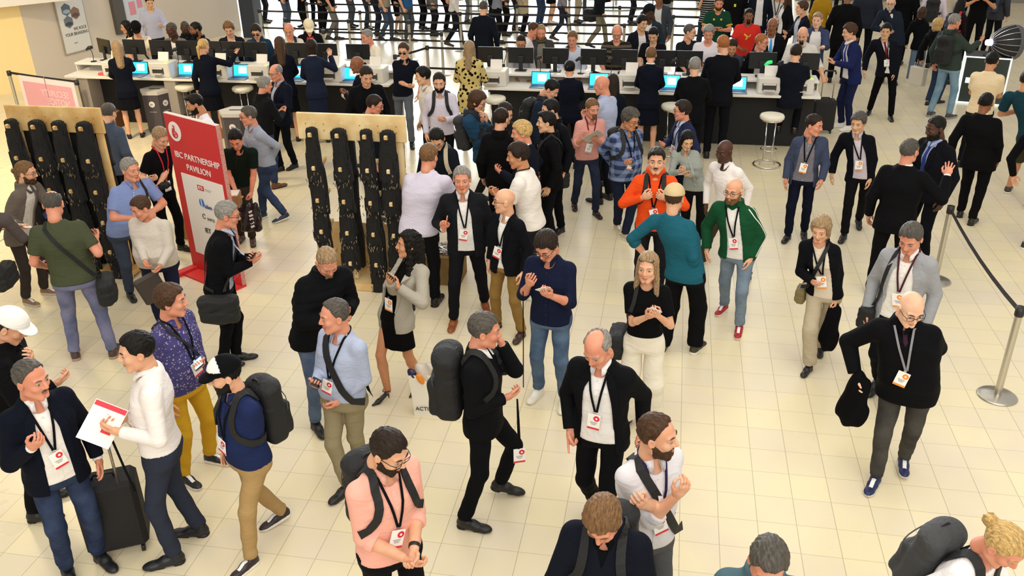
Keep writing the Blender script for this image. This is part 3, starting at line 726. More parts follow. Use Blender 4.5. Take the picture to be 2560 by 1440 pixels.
lg.tube([(cx_ + .045 * math.cos(t) + .008, -.036, 1.745 + .034 * math.sin(t)) for t in np.linspace(-.4, 5.6, 22)], .008, n=6); lg.tube([(cx_ + .022 * math.cos(t) + .008, -.036, 1.742 + .013 * math.sin(t)) for t in np.linspace(0, 4.6, 12)], .006, n=6)
lg.build('emblem_stroke', red, sg, smooth=True)
def logo(x, z, s_, col, size, box=None, tail=None):
    if box: MB().box((x, -.033, z), (box[0], .004, box[1])).build('logo_block', mat('logo', box[2], .6), sg)
    text('lettering', s_, mat('logo_ink', col, .6), sg, size, (x, -.038, z), UPR)
    if tail: MB().box((x + tail[0], -.033, z), (tail[1], .003, .006)).build('caption_line', mat('caption_grey', 'A9A4A0', .6), sg); MB().box((x + tail[0], -.033, z - .018), (tail[1] * .8, .003, .005)).build('caption_line', mat('caption_grey', 'A9A4A0', .6), sg)
logo(.0, 1.16, 'RTS', 'F2EEEA', .05, (.12, .06, 'C8343A'), (.14, .12))
MB().prism([(.045 * math.cos(t), .055 * math.sin(t)) for t in a], .004, R=UPR, c=(-.03, -.031, .97)).build('logo_block', mat('logo', '3F74C4', .6), sg); MB().box((-.03, -.037, .97), (.012, .003, .11)).build('logo_block', mat('sign_white', 'F2ECE6', .6), sg)
logo(.09, .94, 'iabm', '2E4F96', .075)
MB().tube([(-.03 + .028 * math.cos(t), -.034, .80 + .028 * math.sin(t)) for t in np.linspace(.6, 5.6, 16)], .006, n=5).build('logo_ring', mat('logo', '5A564A', .6), sg); logo(.10, .78, 'SMPTE', '77736A', .05)
logo(.0, .62, 'IET', '2C2C34', .085, None, (.17, .18))
MB().box((.0, -.033, .44), (.06, .004, .075)).build('logo_block', mat('logo', 'A99A3A', .6), sg); MB().box((.012, -.037, .445), (.02, .003, .045)).build('logo_block', mat('logo', '22221E', .6), sg); MB().box((.10, -.033, .45), (.09, .003, .008)).build('caption_line', mat('caption_grey', 'A9A4A0', .6), sg)

# ---- lit demo podium with the parabolic lamp
pc = at(2402, 252, 0); pod = empty('display_podium', (9.17, 17.12, 0), math.radians(-24)); tag(pod, 'demo podium with glowing white edges and dark glass sides', 'podium')
W_, D_, H_ = .78, .55, .90
MB().box((0, 0, H_ / 2), (W_ - .04, D_ - .04, H_ - .04)).build('glass_body', mat('podium_glass', '22302E', .12), pod)
MB().box((0, 0, H_), (W_, D_, .02)).build('top_plate', mat('podium_top', '3A3C40', .4), pod)
q = MB()
for sx in (-1, 1):
    for sy in (-1, 1): q.box((sx * W_ / 2, sy * D_ / 2, H_ / 2), (.022, .022, H_))
for z_ in (.02, H_ - .01):
    for sy in (-1, 1): q.box((0, sy * D_ / 2, z_), (W_, .022, .022))
    for sx in (-1, 1): q.box((sx * W_ / 2, 0, z_), (.022, D_, .022))
q.build('light_strip', mat('led_white', 'EAF6F2', .4, emit=.95), pod)
MB().box((-.25, -D_ / 2 - .01, .45), (.13, .01, .10)).build('lit_label', mat('led_white', 'EAF6F2', .4, emit=.95), pod)
hub = np.array([9.08, 16.95, 1.16])
pl = empty('parabolic_lamp', (hub[0], hub[1], .91), 0); tag(pl, 'black parabolic studio lamp with silver ribs standing on the podium', 'lamp')
ax = unit((.95, .05, -.02)); X_ = unit(np.cross(ax, (0, 0, 1))); Y_ = np.cross(X_, ax); RL = np.stack([X_, Y_, ax], 1); hl_ = hub - np.array([hub[0], hub[1], .91])
prof = [(.05 + .27 * math.sin(t * 1.35) ** .8, .38 * t ** 1.25) for t in np.linspace(0, 1, 9)]
q = MB(); n = 16
for th in (0, .008): pass
outer = prof + [(r - .012, z) for r, z in prof[::-1]]
q.lathe(outer + [outer[0]], c=hl_, n=n, R=RL); q.build('softbox_shell', mat('softbox_black', '141416', .6), pl)
q = MB()
for j in range(n):
    t = 2 * math.pi * j / n
    q.tube([hl_ + RL @ np.array([(r + .004) * math.cos(t), (r + .004) * math.sin(t), z]) for r, z in prof], .006, n=5)
q.build('rib', mat('rib_silver', 'D0D0D6', .25, metal=.8), pl)
q = MB(); r9 = prof[-1][0]; q.lathe([(r9 - .02, prof[-1][1]), (r9 + .012, prof[-1][1]), (r9 + .0, prof[-1][1] + .10), (r9 - .015, prof[-1][1] + .10), (r9 - .02, prof[-1][1])], c=hl_, n=n, R=RL); q.build('grid_rim', mat('rim_grey', '5A5A5E', .6), pl)
MB().lathe([(0, -.10), (.05, -.09), (.062, 0), (.05, .03), (0, .035)], c=hl_, n=18, R=RL).build('lamp_hub', mat('lamp_glow', 'E9DCFF', .4, emit=6), pl, smooth=True)
q = MB(); q.lathe([(0, .0), (.10, 0), (.10, .02), (.02, .03), (.02, hl_[2]), (0, hl_[2])], n=14); q.build('lamp_stand', mat('stand_black', '15161A', .5), pl)
# ---------------------------------------------------------------- heads, hair, hands, shoes (built once, reused)
_HC = {}
def head_sdf(p, fem=0):
    x = np.abs(p[:, 0]); q = np.stack([x, p[:, 1], p[:, 2]], -1)
    d = ellip(p, (0, -.008, .038), (.074, .094, .086))
    d = smin(d, ellip(p, (0, .024, -.028), (.060 - .004 * fem, .066, .070)), .03)
    d = smin(d, cone(q, (.018, .068, -.094), (.048, .01, -.062), .019 - .002 * fem, .020), .03)      # chin and jaw line
    d = smin(d, ellip(q, (.036, .062, -.018), (.025, .022, .022)), .02)                              # cheeks
    d = smin(d, cone(q, (0, .083, .034), (.042, .072, .034), .012, .010), .014)                      # brow
    d = smax(d, -sphere(q, (.033, .099, .012), .018), .012)                                          # eye sockets
    d = smin(d, cone(q, (.019, .0835, .0215), (.047, .074, .0185), .0055, .005), .005)              # upper lid
    d = smin(d, cone(q, (.022, .0845, .0025), (.045, .076, .004), .004, .004), .005)
    nose = cone(p, (0, .084, .026), (0, .106, -.016), .009, .0125)
    nose = smin(nose, sphere(q, (.010, .096, -.022), .0085), .008)
    d = smin(d, nose, .009)
    d = smin(d, cone(q, (0, .090, -.050), (.019, .082, -.051), .0075, .003), .006)
    d = smin(d, cone(q, (0, .089, -.061), (.016, .081, -.060), .008, .003), .006)
    d = smax(d, -cone(q, (0, .101, -.0555), (.02, .092, -.0555), .0028, .002), .004)
    ear = ellip(q, (.079, -.006, .002), (.011, .020, .032)); ear = smax(ear, -ellip(q, (.090, .0, .004), (.008, .010, .018)), .006)
    d = smin(d, ear, .008)
    d = smin(d, cone(p, (0, -.022, -.04), (0, -.036, -.12), .054 - .006 * fem, .054 - .006 * fem), .03)
    return d
def uvball(c, r, n=10):
    a, b = np.meshgrid(np.linspace(0, 2 * np.pi, n, endpoint=False), np.linspace(0, np.pi, n // 2 + 1), indexing='ij')
    v = np.stack([np.cos(a) * np.sin(b), np.sin(a) * np.sin(b), np.cos(b)], -1).reshape(-1, 3) * r + np.array(c)
    k = n // 2 + 1
    f = np.array([(i * k + j, i * k + j + 1, ((i + 1) % n) * k + j + 1, ((i + 1) % n) * k + j) for i in range(n) for j in range(k - 1)])
    return v, f
def head_arrays(lod, fem):
    key = ('head', lod, fem)
    if key in _HC: return _HC[key]
    v, f = surf(lambda p: head_sdf(p, fem), (-.1, -.12, -.17), (.1, .13, .135), (.0042, .006, .009)[lod])
    c = v[f].mean(1); ax = np.abs(c[:, 0])
    mi = np.zeros(len(f), int)
    lips = (ax < .021) & (c[:, 1] > .083) & (c[:, 2] < -.0485) & (c[:, 2] > -.0665)
    mi[lips] = 1
    V, Fq, M = [v], [f], [mi]; n = len(v)
    for s in (-1, 1):
        for cc, r, m_ in (((s * .0325, .0745, .012), .0135, 2), ((s * .0325, .0820, .0115), .0072, 3)):
            a, b = uvball(cc, r, 12 if lod < 2 else 8); V.append(a); Fq.append(b + n); n += len(a); M.append(np.full(len(b), m_))
        # eyebrow
        mb = MB(); t = np.linspace(0, 1, 6)
        pts = [(s * (.014 + .036 * u), .0925 - .012 * u * u, .033 + .006 * math.sin(u * 2.6)) for u in t]
        mb.tube(pts, [.0028, .0042, .0042, .004, .003, .0015], n=5)
        bv = np.concatenate(mb.v)
        for k, fs in mb.f.items():
            if k == 4:
                for ff in fs: Fq.append(ff + n); M.append(np.full(len(ff), 4))
        V.append(bv); n += len(bv)
    _HC[key] = (np.concatenate(V), np.concatenate(Fq), np.concatenate(M))
    return _HC[key]

ZL = {  # hairline: lowest hair height for a given depth y, (y, z) pairs; second item: volume
    'longb': ([(-.12, -.12), (-.03, -.12), (.02, -.11), (.038, -.03), (.05, .03), (.064, .082), (.1, .104)], .014),
    'short': ([(-.12, -.075), (-.05, -.062), (-.015, -.02), (.0, .012), (.02, .02), (.045, .04), (.058, .078), (.1, .098)], .010),
    'crew': ([(-.12, -.06), (-.05, -.05), (-.015, -.01), (.0, .02), (.02, .03), (.045, .055), (.058, .085), (.1, .102)], .005),
    'full': ([(-.12, -.085), (-.05, -.072), (-.015, -.03), (.0, .0), (.02, .01), (.045, .038), (.058, .074), (.1, .092)], .017),
    'reced': ([(-.12, -.075), (-.05, -.062), (-.015, -.02), (.0, .012), (.02, .045), (.04, .085), (.055, .105), (.1, .13)], .008),
    'ring': ([(-.12, -.075), (-.05, -.062), (-.015, -.02), (.0, .012), (.02, .03), (.03, .06), (.04, .2), (.1, .2)], .006),
    'bob': ([(-.12, -.13), (-.05, -.13), (-.0, -.12), (.03, -.09), (.045, .0), (.055, .055), (.07, .078), (.1, .09)], .022),
}
def hair_sdf(kind, p):
    base = {'long': 'longb', 'wavy': 'longb', 'ponytail': 'short', 'bun': 'short', 'curly': 'full', 'quiff': 'short', 'manbun': 'short'}.get(kind, kind)
    tab, vol = ZL[base]; tab = np.array(tab)
    if kind == 'curly': vol += .004
    zl = np.interp(p[:, 1], tab[:, 0], tab[:, 1])
    zl = zl + .004 * np.sin(p[:, 0] * 120 + 1) + .003 * np.sin(p[:, 0] * 210) + .15 * np.maximum(np.abs(p[:, 0]) - .03, 0) * (p[:, 1] > .05)
    n = .0026 * np.sin(p[:, 0] * 170 + 4 * np.sin(p[:, 1] * 40 + p[:, 2] * 25)) * np.cos(p[:, 1] * 50 + p[:, 2] * 60) + .0020 * np.sin(p[:, 0] * 330 + p[:, 1] * 90 + 3 * np.sin(p[:, 2] * 70))
    if kind in ('curly', 'wavy'): n = n * 2.2 + .003 * np.sin(p[:, 2] * 110 + p[:, 0] * 60)
    d = ellip(p, (0, -.010, .040), (.075 + vol, .095 + vol, .087 + vol * 1.1))
    if base == 'bob': d = smin(d, ellip(p, (0, -.03, -.06), (.085, .07, .08)), .03)
    if kind == 'quiff': d = smin(d, ellip(p, (0, .055, .105), (.05, .04, .022)), .02)
    d = d + n
    d = smax(d, (zl - p[:, 2]) * .8, .008)
    x = np.abs(p[:, 0]); q = np.stack([x, p[:, 1], p[:, 2]], -1)
    if kind == 'ring':
        d = smax(d, -ellip(p, (0, .02, .115), (.062, .09, .062)), .01)
    if kind in ('long', 'wavy'):
        L_ = -.28 if kind == 'long' else -.34
        k = smin(cone(p, (0, -.06, .0), (0, -.10, L_), .075, .065), cone(q, (.065, .0, .0), (.085, .0, L_ * .8), .03, .025), .03)
        k = k + n * .8 + .0028 * np.sin(p[:, 0] * 190 + p[:, 2] * 14 + 2 * np.sin(p[:, 1] * 50))
        d = smin(d, k, .02)
    if kind == 'ponytail':
        d = smin(d, cone(p, (0, -.10, .05), (0, -.15, -.01), .022, .028), .01)
        d = smin(d, cone(p, (0, -.15, -.01), (0, -.135, -.19), .028, .014) + n * 1.5, .015)
    if kind in ('bun', 'manbun'): d = smin(d, sphere(p, (0, -.125, .035 if kind == 'bun' else .01), .036 if kind == 'bun' else .026) + n * 2, .006)
    if kind == 'manbun': d = smin(d, cone(p, (0, -.08, -.03), (0, -.07, -.12), .045, .03) + n * 2, .02)
    d = np.maximum(d, -(head_sdf(p) + .004))
    return d
def beard_sdf(p):
    d = head_sdf(p) - .0038 - .002 * np.sin(p[:, 0] * 260 + p[:, 2] * 120)
    zu = np.interp(p[:, 1], [-.02, .02, .05, .075, .12], [.0, -.02, -.045, -.040, -.040])
    d = smax(d, p[:, 2] - zu, .006); d = smax(d, -.0 - p[:, 1] + .0, .006); d = smax(d, -.118 - p[:, 2], .006)
    x = np.abs(p[:, 0]); q = np.stack([x, p[:, 1], p[:, 2]], -1)
    return smax(d, -cone(q, (0, .1, -.056), (.014, .095, -.056), .012, .009), .006)
def acc_mesh(kind, lod=1):
    """shared datablocks in head space or in their own space"""
    key = (kind, lod)
    if key in _HC: return _HC[key]
    hh = (.0055, .0075, .011)[lod]
    if kind.startswith('hair:'):
        k = kind[5:]
        v, f = surf(lambda p: hair_sdf(k, p), (-.13, -.21, -.40 if k in ('long', 'wavy') else -.22), (.13, .13, .17), hh)
        me = new_mesh('hair', v, [f])
    elif kind == 'beard':
        v, f = surf(beard_sdf, (-.09, -.03, -.14), (.09, .12, .02), hh); me = new_mesh('beard', v, [f])
    elif kind == 'moustache':
        v, f = surf(lambda p: np.minimum(cone(p, (-.024, .088, -.046), (0, .099, -.038), .003, .006), cone(p, (.024, .088, -.046), (0, .099, -.038), .003, .006)), (-.03, .07, -.06), (.03, .11, -.03), .003)
        me = new_mesh('moustache', v, [f])
    elif kind == 'goatee':
        v, f = surf(lambda p: np.maximum(smin(head_sdf(p) - .009, 1 + p[:, 0] * 0, .001), np.maximum(np.abs(p[:, 0]) - .03, np.maximum(p[:, 2] + .036, np.maximum(-p[:, 1] + .05, .016 - np.sqrt(p[:, 0] ** 2 * .6 + (p[:, 2] + .056) ** 2))))), (-.04, .04, -.13), (.04, .12, -.02), .004)
        me = new_mesh('beard', v, [f])
    elif kind in ('glasses', 'sunglasses', 'sunglasses_up'):
        mb = MB(); a = np.linspace(0, 2 * np.pi, 14, endpoint=False)
        for s in (-1, 1):
            pts = [(s * .034 + .0245 * np.sign(np.cos(t)) * abs(np.cos(t)) ** .55, .104 - .007 * abs(np.cos(t)), .010 + .0145 * np.sign(np.sin(t)) * abs(np.sin(t)) ** .6) for t in a]
            mb.tube(pts, .0019, n=5, closed=True)
            mb.tube([(s * .058, .098, .016), (s * .074, .07, .016), (s * .081, .0, .012)], .0022, n=5)
            if kind != 'glasses':
                c0 = len(pts); V = [(s * .034, .101, .010)] + pts
                mb.add(V, [(0, 1 + i, 1 + (i + 1) % 14) for i in range(14)], 1)
        mb.tube([(-.011, .104, .014), (0, .107, .017), (.011, .104, .014)], .0024, n=5)
        me = mb.mesh(kind, True)
    elif kind == 'cap':
        def f_(p):
            d = ellip(p, (0, -.008, .045), (.094, .114, .104)); d = smax(d, .048 - p[:, 2] - .1 * p[:, 1], .006)
            br = smax(ellip(p, (0, .085, .052), (.075, .085, .09)), np.abs(p[:, 2] - .062 + 1.0 * np.maximum(p[:, 1] - .06, 0) * .35 + 2.5 * p[:, 0] ** 2) - .005, .003)
            br = smax(br, .05 - p[:, 1], .004)
            return np.minimum(smin(d, br, .004), sphere(p, (0, -.008, .150), .007))
        v, f = surf(f_, (-.11, -.14, .0), (.11, .19, .17), .005)
        c = v[f].mean(1); mi = ((c[:, 1] > .086) & (c[:, 2] < .085)).astype(int); mi[(c[:, 1] > .025) & (c[:, 2] > .08)] = 2
        me = new_mesh('cap', v, [f], mi)
    elif kind.startswith('shoe:'):
        k = kind[5:]
        def f_(p):
            q = p.copy(); q[:, 0] = q[:, 0] * (1.0 + .35 * np.clip(-(p[:, 1] - .02) * 6, 0, .5))
            d = cone(q, (0, -.04, .040), (.0, .05, .036), .040, .044)
            d = smin(d, ellip(q, (0, .13, .022), (.043, .075, .032)), .035)
            d = smin(d, cone(p, (0, -.02, .05), (0, -.025, .115), .043, .042), .02) if k == 'boot' else smin(d, cone(p, (0, -.02, .045), (0, -.025, .088), .043, .040), .02)
            d = np.maximum(d, -p[:, 2] + .012); d = np.maximum(d, p[:, 2] - (.12 if k == 'boot' else .09))
            q2 = p.copy(); q2[:, 2] = 0
            so = cone(q2, (0, -.035, 0), (0, .145, 0), .044, .040 if k != 'dress' else .032)
            so = np.maximum(so, np.maximum(p[:, 2] - (.026 if k == 'sneaker' else .018), -p[:, 2]))
            if k == 'dress': so = np.maximum(so, -np.maximum(np.abs(p[:, 1] - .03) - .03, p[:, 2] - .01))
            return np.minimum(d, so)
        v, f = surf(f_, (-.06, -.1, -.005), (.06, .23, .125), hh * 1.05)
        c = v[f].mean(1)
        mi = (c[:, 2] < (.026 if k == 'sneaker' else .016)).astype(int)
        if k == 'sneaker': mi[(np.abs(c[:, 0]) < .016) & (c[:, 1] > .03) & (c[:, 1] < .12) & (c[:, 2] > .045)] = 2
        me = new_mesh('shoe', v, [f], mi)
    elif kind == 'heel':
        def f_(p):
            d = cone(p, (0, .0, .07), (0, .12, .018), .024, .030); d = smin(d, cone(p, (0, .12, .016), (0, .19, .012), .028, .010), .01)
            d = np.maximum(d, -p[:, 2]); d = np.maximum(d, -(cone(p, (0, .0, .105), (0, .09, .058), .03, .028)))
            return np.minimum(np.minimum(d, cone(p, (0, -.025, .07), (0, -.03, .0), .013, .005)), smax(np.abs(sphere(p, (0, -.005, .10), .04)) - .004, np.abs(p[:, 2] - .11) - .006, .002))
        v, f = surf(f_, (-.05, -.07, -.005), (.05, .22, .13), .004); me = new_mesh('shoe', v, [f])
    elif kind == 'pack':
        def f_(p):
            d = rbox(p, (0, -.078, 0), (.138, .078, .225), .055)
            d = smin(d, rbox(p, (0, -.165, -.07), (.110, .040, .125), .03), .008)
            d = smin(d, ellip(p, (0, -.09, .2), (.14, .09, .06)), .03)
            g = np.abs(p[:, 2] - .115 + .25 * np.abs(p[:, 0]) ** 1.2)
            d = d + .005 * np.exp(-(g / .008) ** 2)
            return d + .003 * np.sin(p[:, 2] * 34 + 4 * np.sin(p[:, 0] * 14))
        v, f = surf(f_, (-.18, -.27, -.27), (.18, .03, .3), .012 if lod < 2 else .02); me = new_mesh('pack_body', v, [f])
    elif kind == 'satchel':
        def f_(p):
            d = rbox(p, (0, 0, 0), (.19, .07, .135), .045)
            d = smin(d, rbox(p, (0, .075, .01), (.17, .02, .11), .02), .006)
            return d + .004 * np.sin(p[:, 0] * 30 + 5 * np.sin(p[:, 2] * 20)) - .02 * (1 - np.clip(np.abs(p[:, 0]) / .19, 0, 1)) * (p[:, 2] < 0)
        v, f = surf(f_, (-.23, -.1, -.19), (.23, .13, .17), .011); me = new_mesh('bag_body', v, [f])
    _HC[key] = me
    return me
HP = {'relax': ((18, 22, 26, 30), 20), 'grip': ((62, 66, 70, 74), 45), 'flat': ((4, 4, 6, 8), 4), 'point': ((3, 70, 76, 80), 50), 'hold': ((38, 42, 46, 50), 30), 'fist': ((78, 82, 84, 86), 60), 'spread': ((8, 6, 8, 10), 6)}
def hand_arrays(pose, lod):
    """right hand: wrist at origin, fingers +Y, palm faces -Z, thumb on -X"""
    key = ('hand', pose, lod)
    if key in _HC: return _HC[key]
    curl, th = HP[pose]
    fx = (-.030, -.0105, .0105, .030); fl = (.070, .078, .072, .056); sp = 1.0 if pose != 'spread' else 3.2
    segs = []
    for k in range(4):
        p0 = np.array([fx[k], .086 - .004 * abs(k - 1), 0.]); a = 0; fan = math.radians((k - 1.3) * -3 * sp)
        for s_, fr in ((.44, .8), (.31, 1.0), (.25, .7)):
            a += math.radians(curl[k]) * fr
            d_ = np.array([-math.sin(fan) * math.cos(a), math.cos(a) * math.cos(fan), -math.sin(a)])
            p1 = p0 + d_ * fl[k] * s_; r0 = .0088 - .0008 * (s_ < .4) - (.0008 if k == 3 else 0)
            segs.append((p0, p1, r0, r0 - .0008)); p0 = p1
    t = math.radians(th); a0 = np.array([-.024, .022, -.006])
    a1 = a0 + np.array([-.026 * math.cos(t * .5), .030, -.012 - .012 * math.sin(t)]); a2 = a1 + .034 * unit((-.35 * math.cos(t) + .2 * math.sin(t), .9, -.55 * math.sin(t) - .05)); a3 = a2 + .026 * unit((.15 + .5 * math.sin(t), .9, -.5 * math.sin(t)))
    th_ = [(a0, a1, .014, .0115), (a1, a2, .0105, .0095), (a2, a3, .0092, .0075)]
    def f_(p):
        d = smin(ellip(p, (0, .055, 0), (.041, .046, .0155)), cone(p, (0, -.02, 0), (0, .03, 0), .024, .026), .02)
        d = smin(d, ellip(p, (-.022, .035, -.008), (.017, .03, .014)), .012)
        for a, b, ra, rb in segs: d = smin(d, cone(p, a, b, ra, rb), .0035)
        for a, b, ra, rb in th_: d = smin(d, cone(p, a, b, ra, rb), .006)
        return d
    v, f = surf(f_, (-.085, -.05, -.10), (.055, .18, .035), (.0042, .006, .008)[lod])
    _HC[key] = (v, f)
    return _HC[key]

SKIN = {'light': 'E0AC8C', 'pale': 'EBBEA2', 'tan': 'C98F68', 'red': 'D9957A', 'brown': '8A5A3C', 'dark': '4E3022', 'asian': 'DDB08A'}
HAIR = {'black': '14110F', 'dark': '2A1F18', 'brown': '4B3424', 'lbrown': '7A5A3C', 'blond': 'C9A66B', 'grey': '8E8A84', 'white': 'C9C5BC', 'dgrey': '55504A', 'ginger': 'A8683A', 'sand': 'A08564'}

def hairmat(c):
    key = ('hairmat', c)
    if key in _MC: return _MC[key]
    m = bpy.data.materials.new('hair'); m.use_nodes = True; N = m.node_tree.nodes; L = m.node_tree.links; b = N['Principled BSDF']
    tc = N.new('ShaderNodeTexCoord'); mp = N.new('ShaderNodeMapping'); mp.inputs['Scale'].default_value = (1, .22, .22); L.new(tc.outputs['Object'], mp.inputs[0])
    n = N.new('ShaderNodeTexNoise'); n.inputs['Scale'].default_value = 170; n.inputs['Detail'].default_value = 4; n.inputs['Distortion'].default_value = .8; L.new(mp.outputs[0], n.inputs['Vector'])
    r = N.new('ShaderNodeMapRange'); r.inputs[1].default_value = .35; r.inputs[2].default_value = .68; L.new(n.outputs[0], r.inputs[0])
    mx = N.new('ShaderNodeMix'); mx.data_type = 'RGBA'; k = rgb(c); mx.inputs[6].default_value = tuple(x * .55 for x in k[:3]) + (1,); mx.inputs[7].default_value = tuple(min(1, x * 1.25) for x in k[:3]) + (1,)
    L.new(r.outputs[0], mx.inputs[0]); L.new(mx.outputs[2], b.inputs['Base Color'])
    bp = N.new('ShaderNodeBump'); bp.inputs['Strength'].default_value = .8; bp.inputs['Distance'].default_value = .006; L.new(n.outputs[0], bp.inputs['Height']); L.new(bp.outputs[0], b.inputs['Normal'])
    b.inputs['Roughness'].default_value = .5; b.inputs['Specular IOR Level'].default_value = .18
    _MC[key] = m; return m
def ik(a, t, l1, l2, pole):
    a, t = np.asarray(a, float), np.asarray(t, float)
    d = np.linalg.norm(t - a); u = unit(t - a)
    if d > (l1 + l2) * .995: t = a + u * (l1 + l2) * .995; d = (l1 + l2) * .995
    if d < abs(l1 - l2) + .05: d = abs(l1 - l2) + .05; t = a + u * d
    x = (l1 * l1 - l2 * l2 + d * d) / (2 * d); y = math.sqrt(max(l1 * l1 - x * x, 0))
    pole = np.asarray(pole, float); pn = unit(pole - u * np.dot(pole, u))
    return a + u * x + pn * y, t

TORSO_M = np.array([  # z/h, half width, half depth, y centre (metres at 1.78 m)
    (.38, .180, .120, .0), (.46, .172, .118, -.005), (.51, .170, .122, -.010), (.56, .158, .112, .0), (.61, .150, .104, .006),
    (.66, .158, .108, .006), (.72, .172, .118, .0), (.755, .172, .114, -.004), (.79, .150, .092, -.010), (.815, .105, .072, -.014), (.84, .066, .058, -.014), (.87, .06, .055, -.01)])
TORSO_F = np.array([
    (.38, .175, .118, .0), (.46, .170, .118, -.008), (.51, .170, .125, -.014), (.56, .148, .108, .0), (.615, .125, .090, .006),
    (.66, .135, .098, .008), (.71, .150, .120, .016), (.755, .148, .106, .0), (.79, .128, .084, -.010), (.815, .088, .064, -.012), (.84, .058, .052, -.012), (.87, .05, .05, -.01)])
# wrist targets relative to the shoulder: (outward, forward, up); palm normal; elbow pole (outward, forward, up); hand pose
ARMS = {
    'down': ((.05, .05, -.52), (-1, -.1, 0), (.5, -1, 0), 'relax'), 'fwd': ((.03, .24, -.46), (-1, 0, -.1), (.4, -1, 0), 'relax'), 'back': ((.06, -.16, -.49), (-1, 0, 0), (.4, -1, 0), 'relax'),
    'hold': ((-.10, .30, -.24), (-.3, -.3, 1), (.7, -.5, -.6), 'hold'), 'holdlow': ((-.10, .26, -.36), (-.5, -.2, .6), (.8, -.4, -.3), 'hold'),
    'belly': ((-.14, .20, -.30), (-.3, -1, 0), (1, -.3, -.3), 'relax'), 'cross': ((-.22, .21, -.22), (0, -1, .2), (.9, -.1, -.8), 'relax'),
    'hip': ((.08, .05, -.42), (-1, .2, 0), (1, -.6, 0), 'relax'), 'pocket': ((.03, .04, -.50), (-1, 0, 0), (.8, -.8, 0), 'relax'),
    'chest': ((-.08, .24, -.08), (-.4, -1, 0), (.9, -.1, -.9), 'hold'), 'face': ((-.10, .17, .10), (-.4, -1, 0), (.15, .5, -1), 'hold'),
    'reach': ((-.02, .48, -.14), (0, 0, -1), (.4, -.2, -1), 'relax'), 'point': ((.02, .22, .04), (-.3, 1, .2), (.8, -.2, -.9), 'point'),
    'wave': ((.12, .30, .10), (0, 1, .1), (.7, -.3, -.8), 'spread'), 'up': ((.05, .30, .22), (0, 1, 0), (.6, .2, -1), 'flat'),
    'desk': ((-.03, .36, -.38), (0, 0, -1), (.7, -.5, -.4), 'relax'), 'strap': ((-.05, .15, -.13), (0, -1, 0), (.7, 0, -.9), 'grip'),
    'behind': ((-.10, -.18, -.42), (0, 1, 0), (.7, -.8, 0), 'relax'), 'carry': ((.06, .02, -.53), (-1, 0, 0), (.3, -1, 0), 'grip'),
    'pointout': ((.30, .42, .0), (0, 0, -1), (.3, -.2, -1), 'point')}

def project(pts, F, off=0.0, it=5, start=None):
    p = np.array(pts, np.float32)
    for _ in range(it):
        e = .006
        d = F(p) - off
        g = np.stack([F(p + np.array(v, np.float32)) - F(p - np.array(v, np.float32)) for v in ((e, 0, 0), (0, e, 0), (0, 0, e))], -1) / (2 * e)
        L2 = (g ** 2).sum(-1) + 1e-6
        st = np.clip(d / L2, -.04, .04)
        p = (p - g * st[:, None]).astype(np.float32)
    n = g / np.sqrt(L2)[:, None]
    return p.astype(float), n.astype(float)
def frontcast(xz, F, off=.004, sgn=1, y0=.42):
    p = np.array([(x, sgn * y0, z) for x, z in xz], np.float32)
    for _ in range(26):
        d = F(p) - off; p[:, 1] -= sgn * np.clip(d * .85, -.02, .06)
    p[:, 1] = np.clip(p[:, 1], -.6, .6); P = p.astype(float)
    for _ in range(2): P[1:-1, 1] = np.maximum(P[1:-1, 1] * sgn, (P[:-2, 1] + P[2:, 1]) * .5 * sgn) * sgn
    e = .012; g = np.stack([F(p + np.array(v, np.float32)) - F(p - np.array(v, np.float32)) for v in ((e, 0, 0), (0, e, 0), (0, 0, e))], -1)
    g = g + np.array([0, sgn * .02, 0]); return P, g / (np.linalg.norm(g, axis=1)[:, None] + 1e-9)
PEOPLE = []
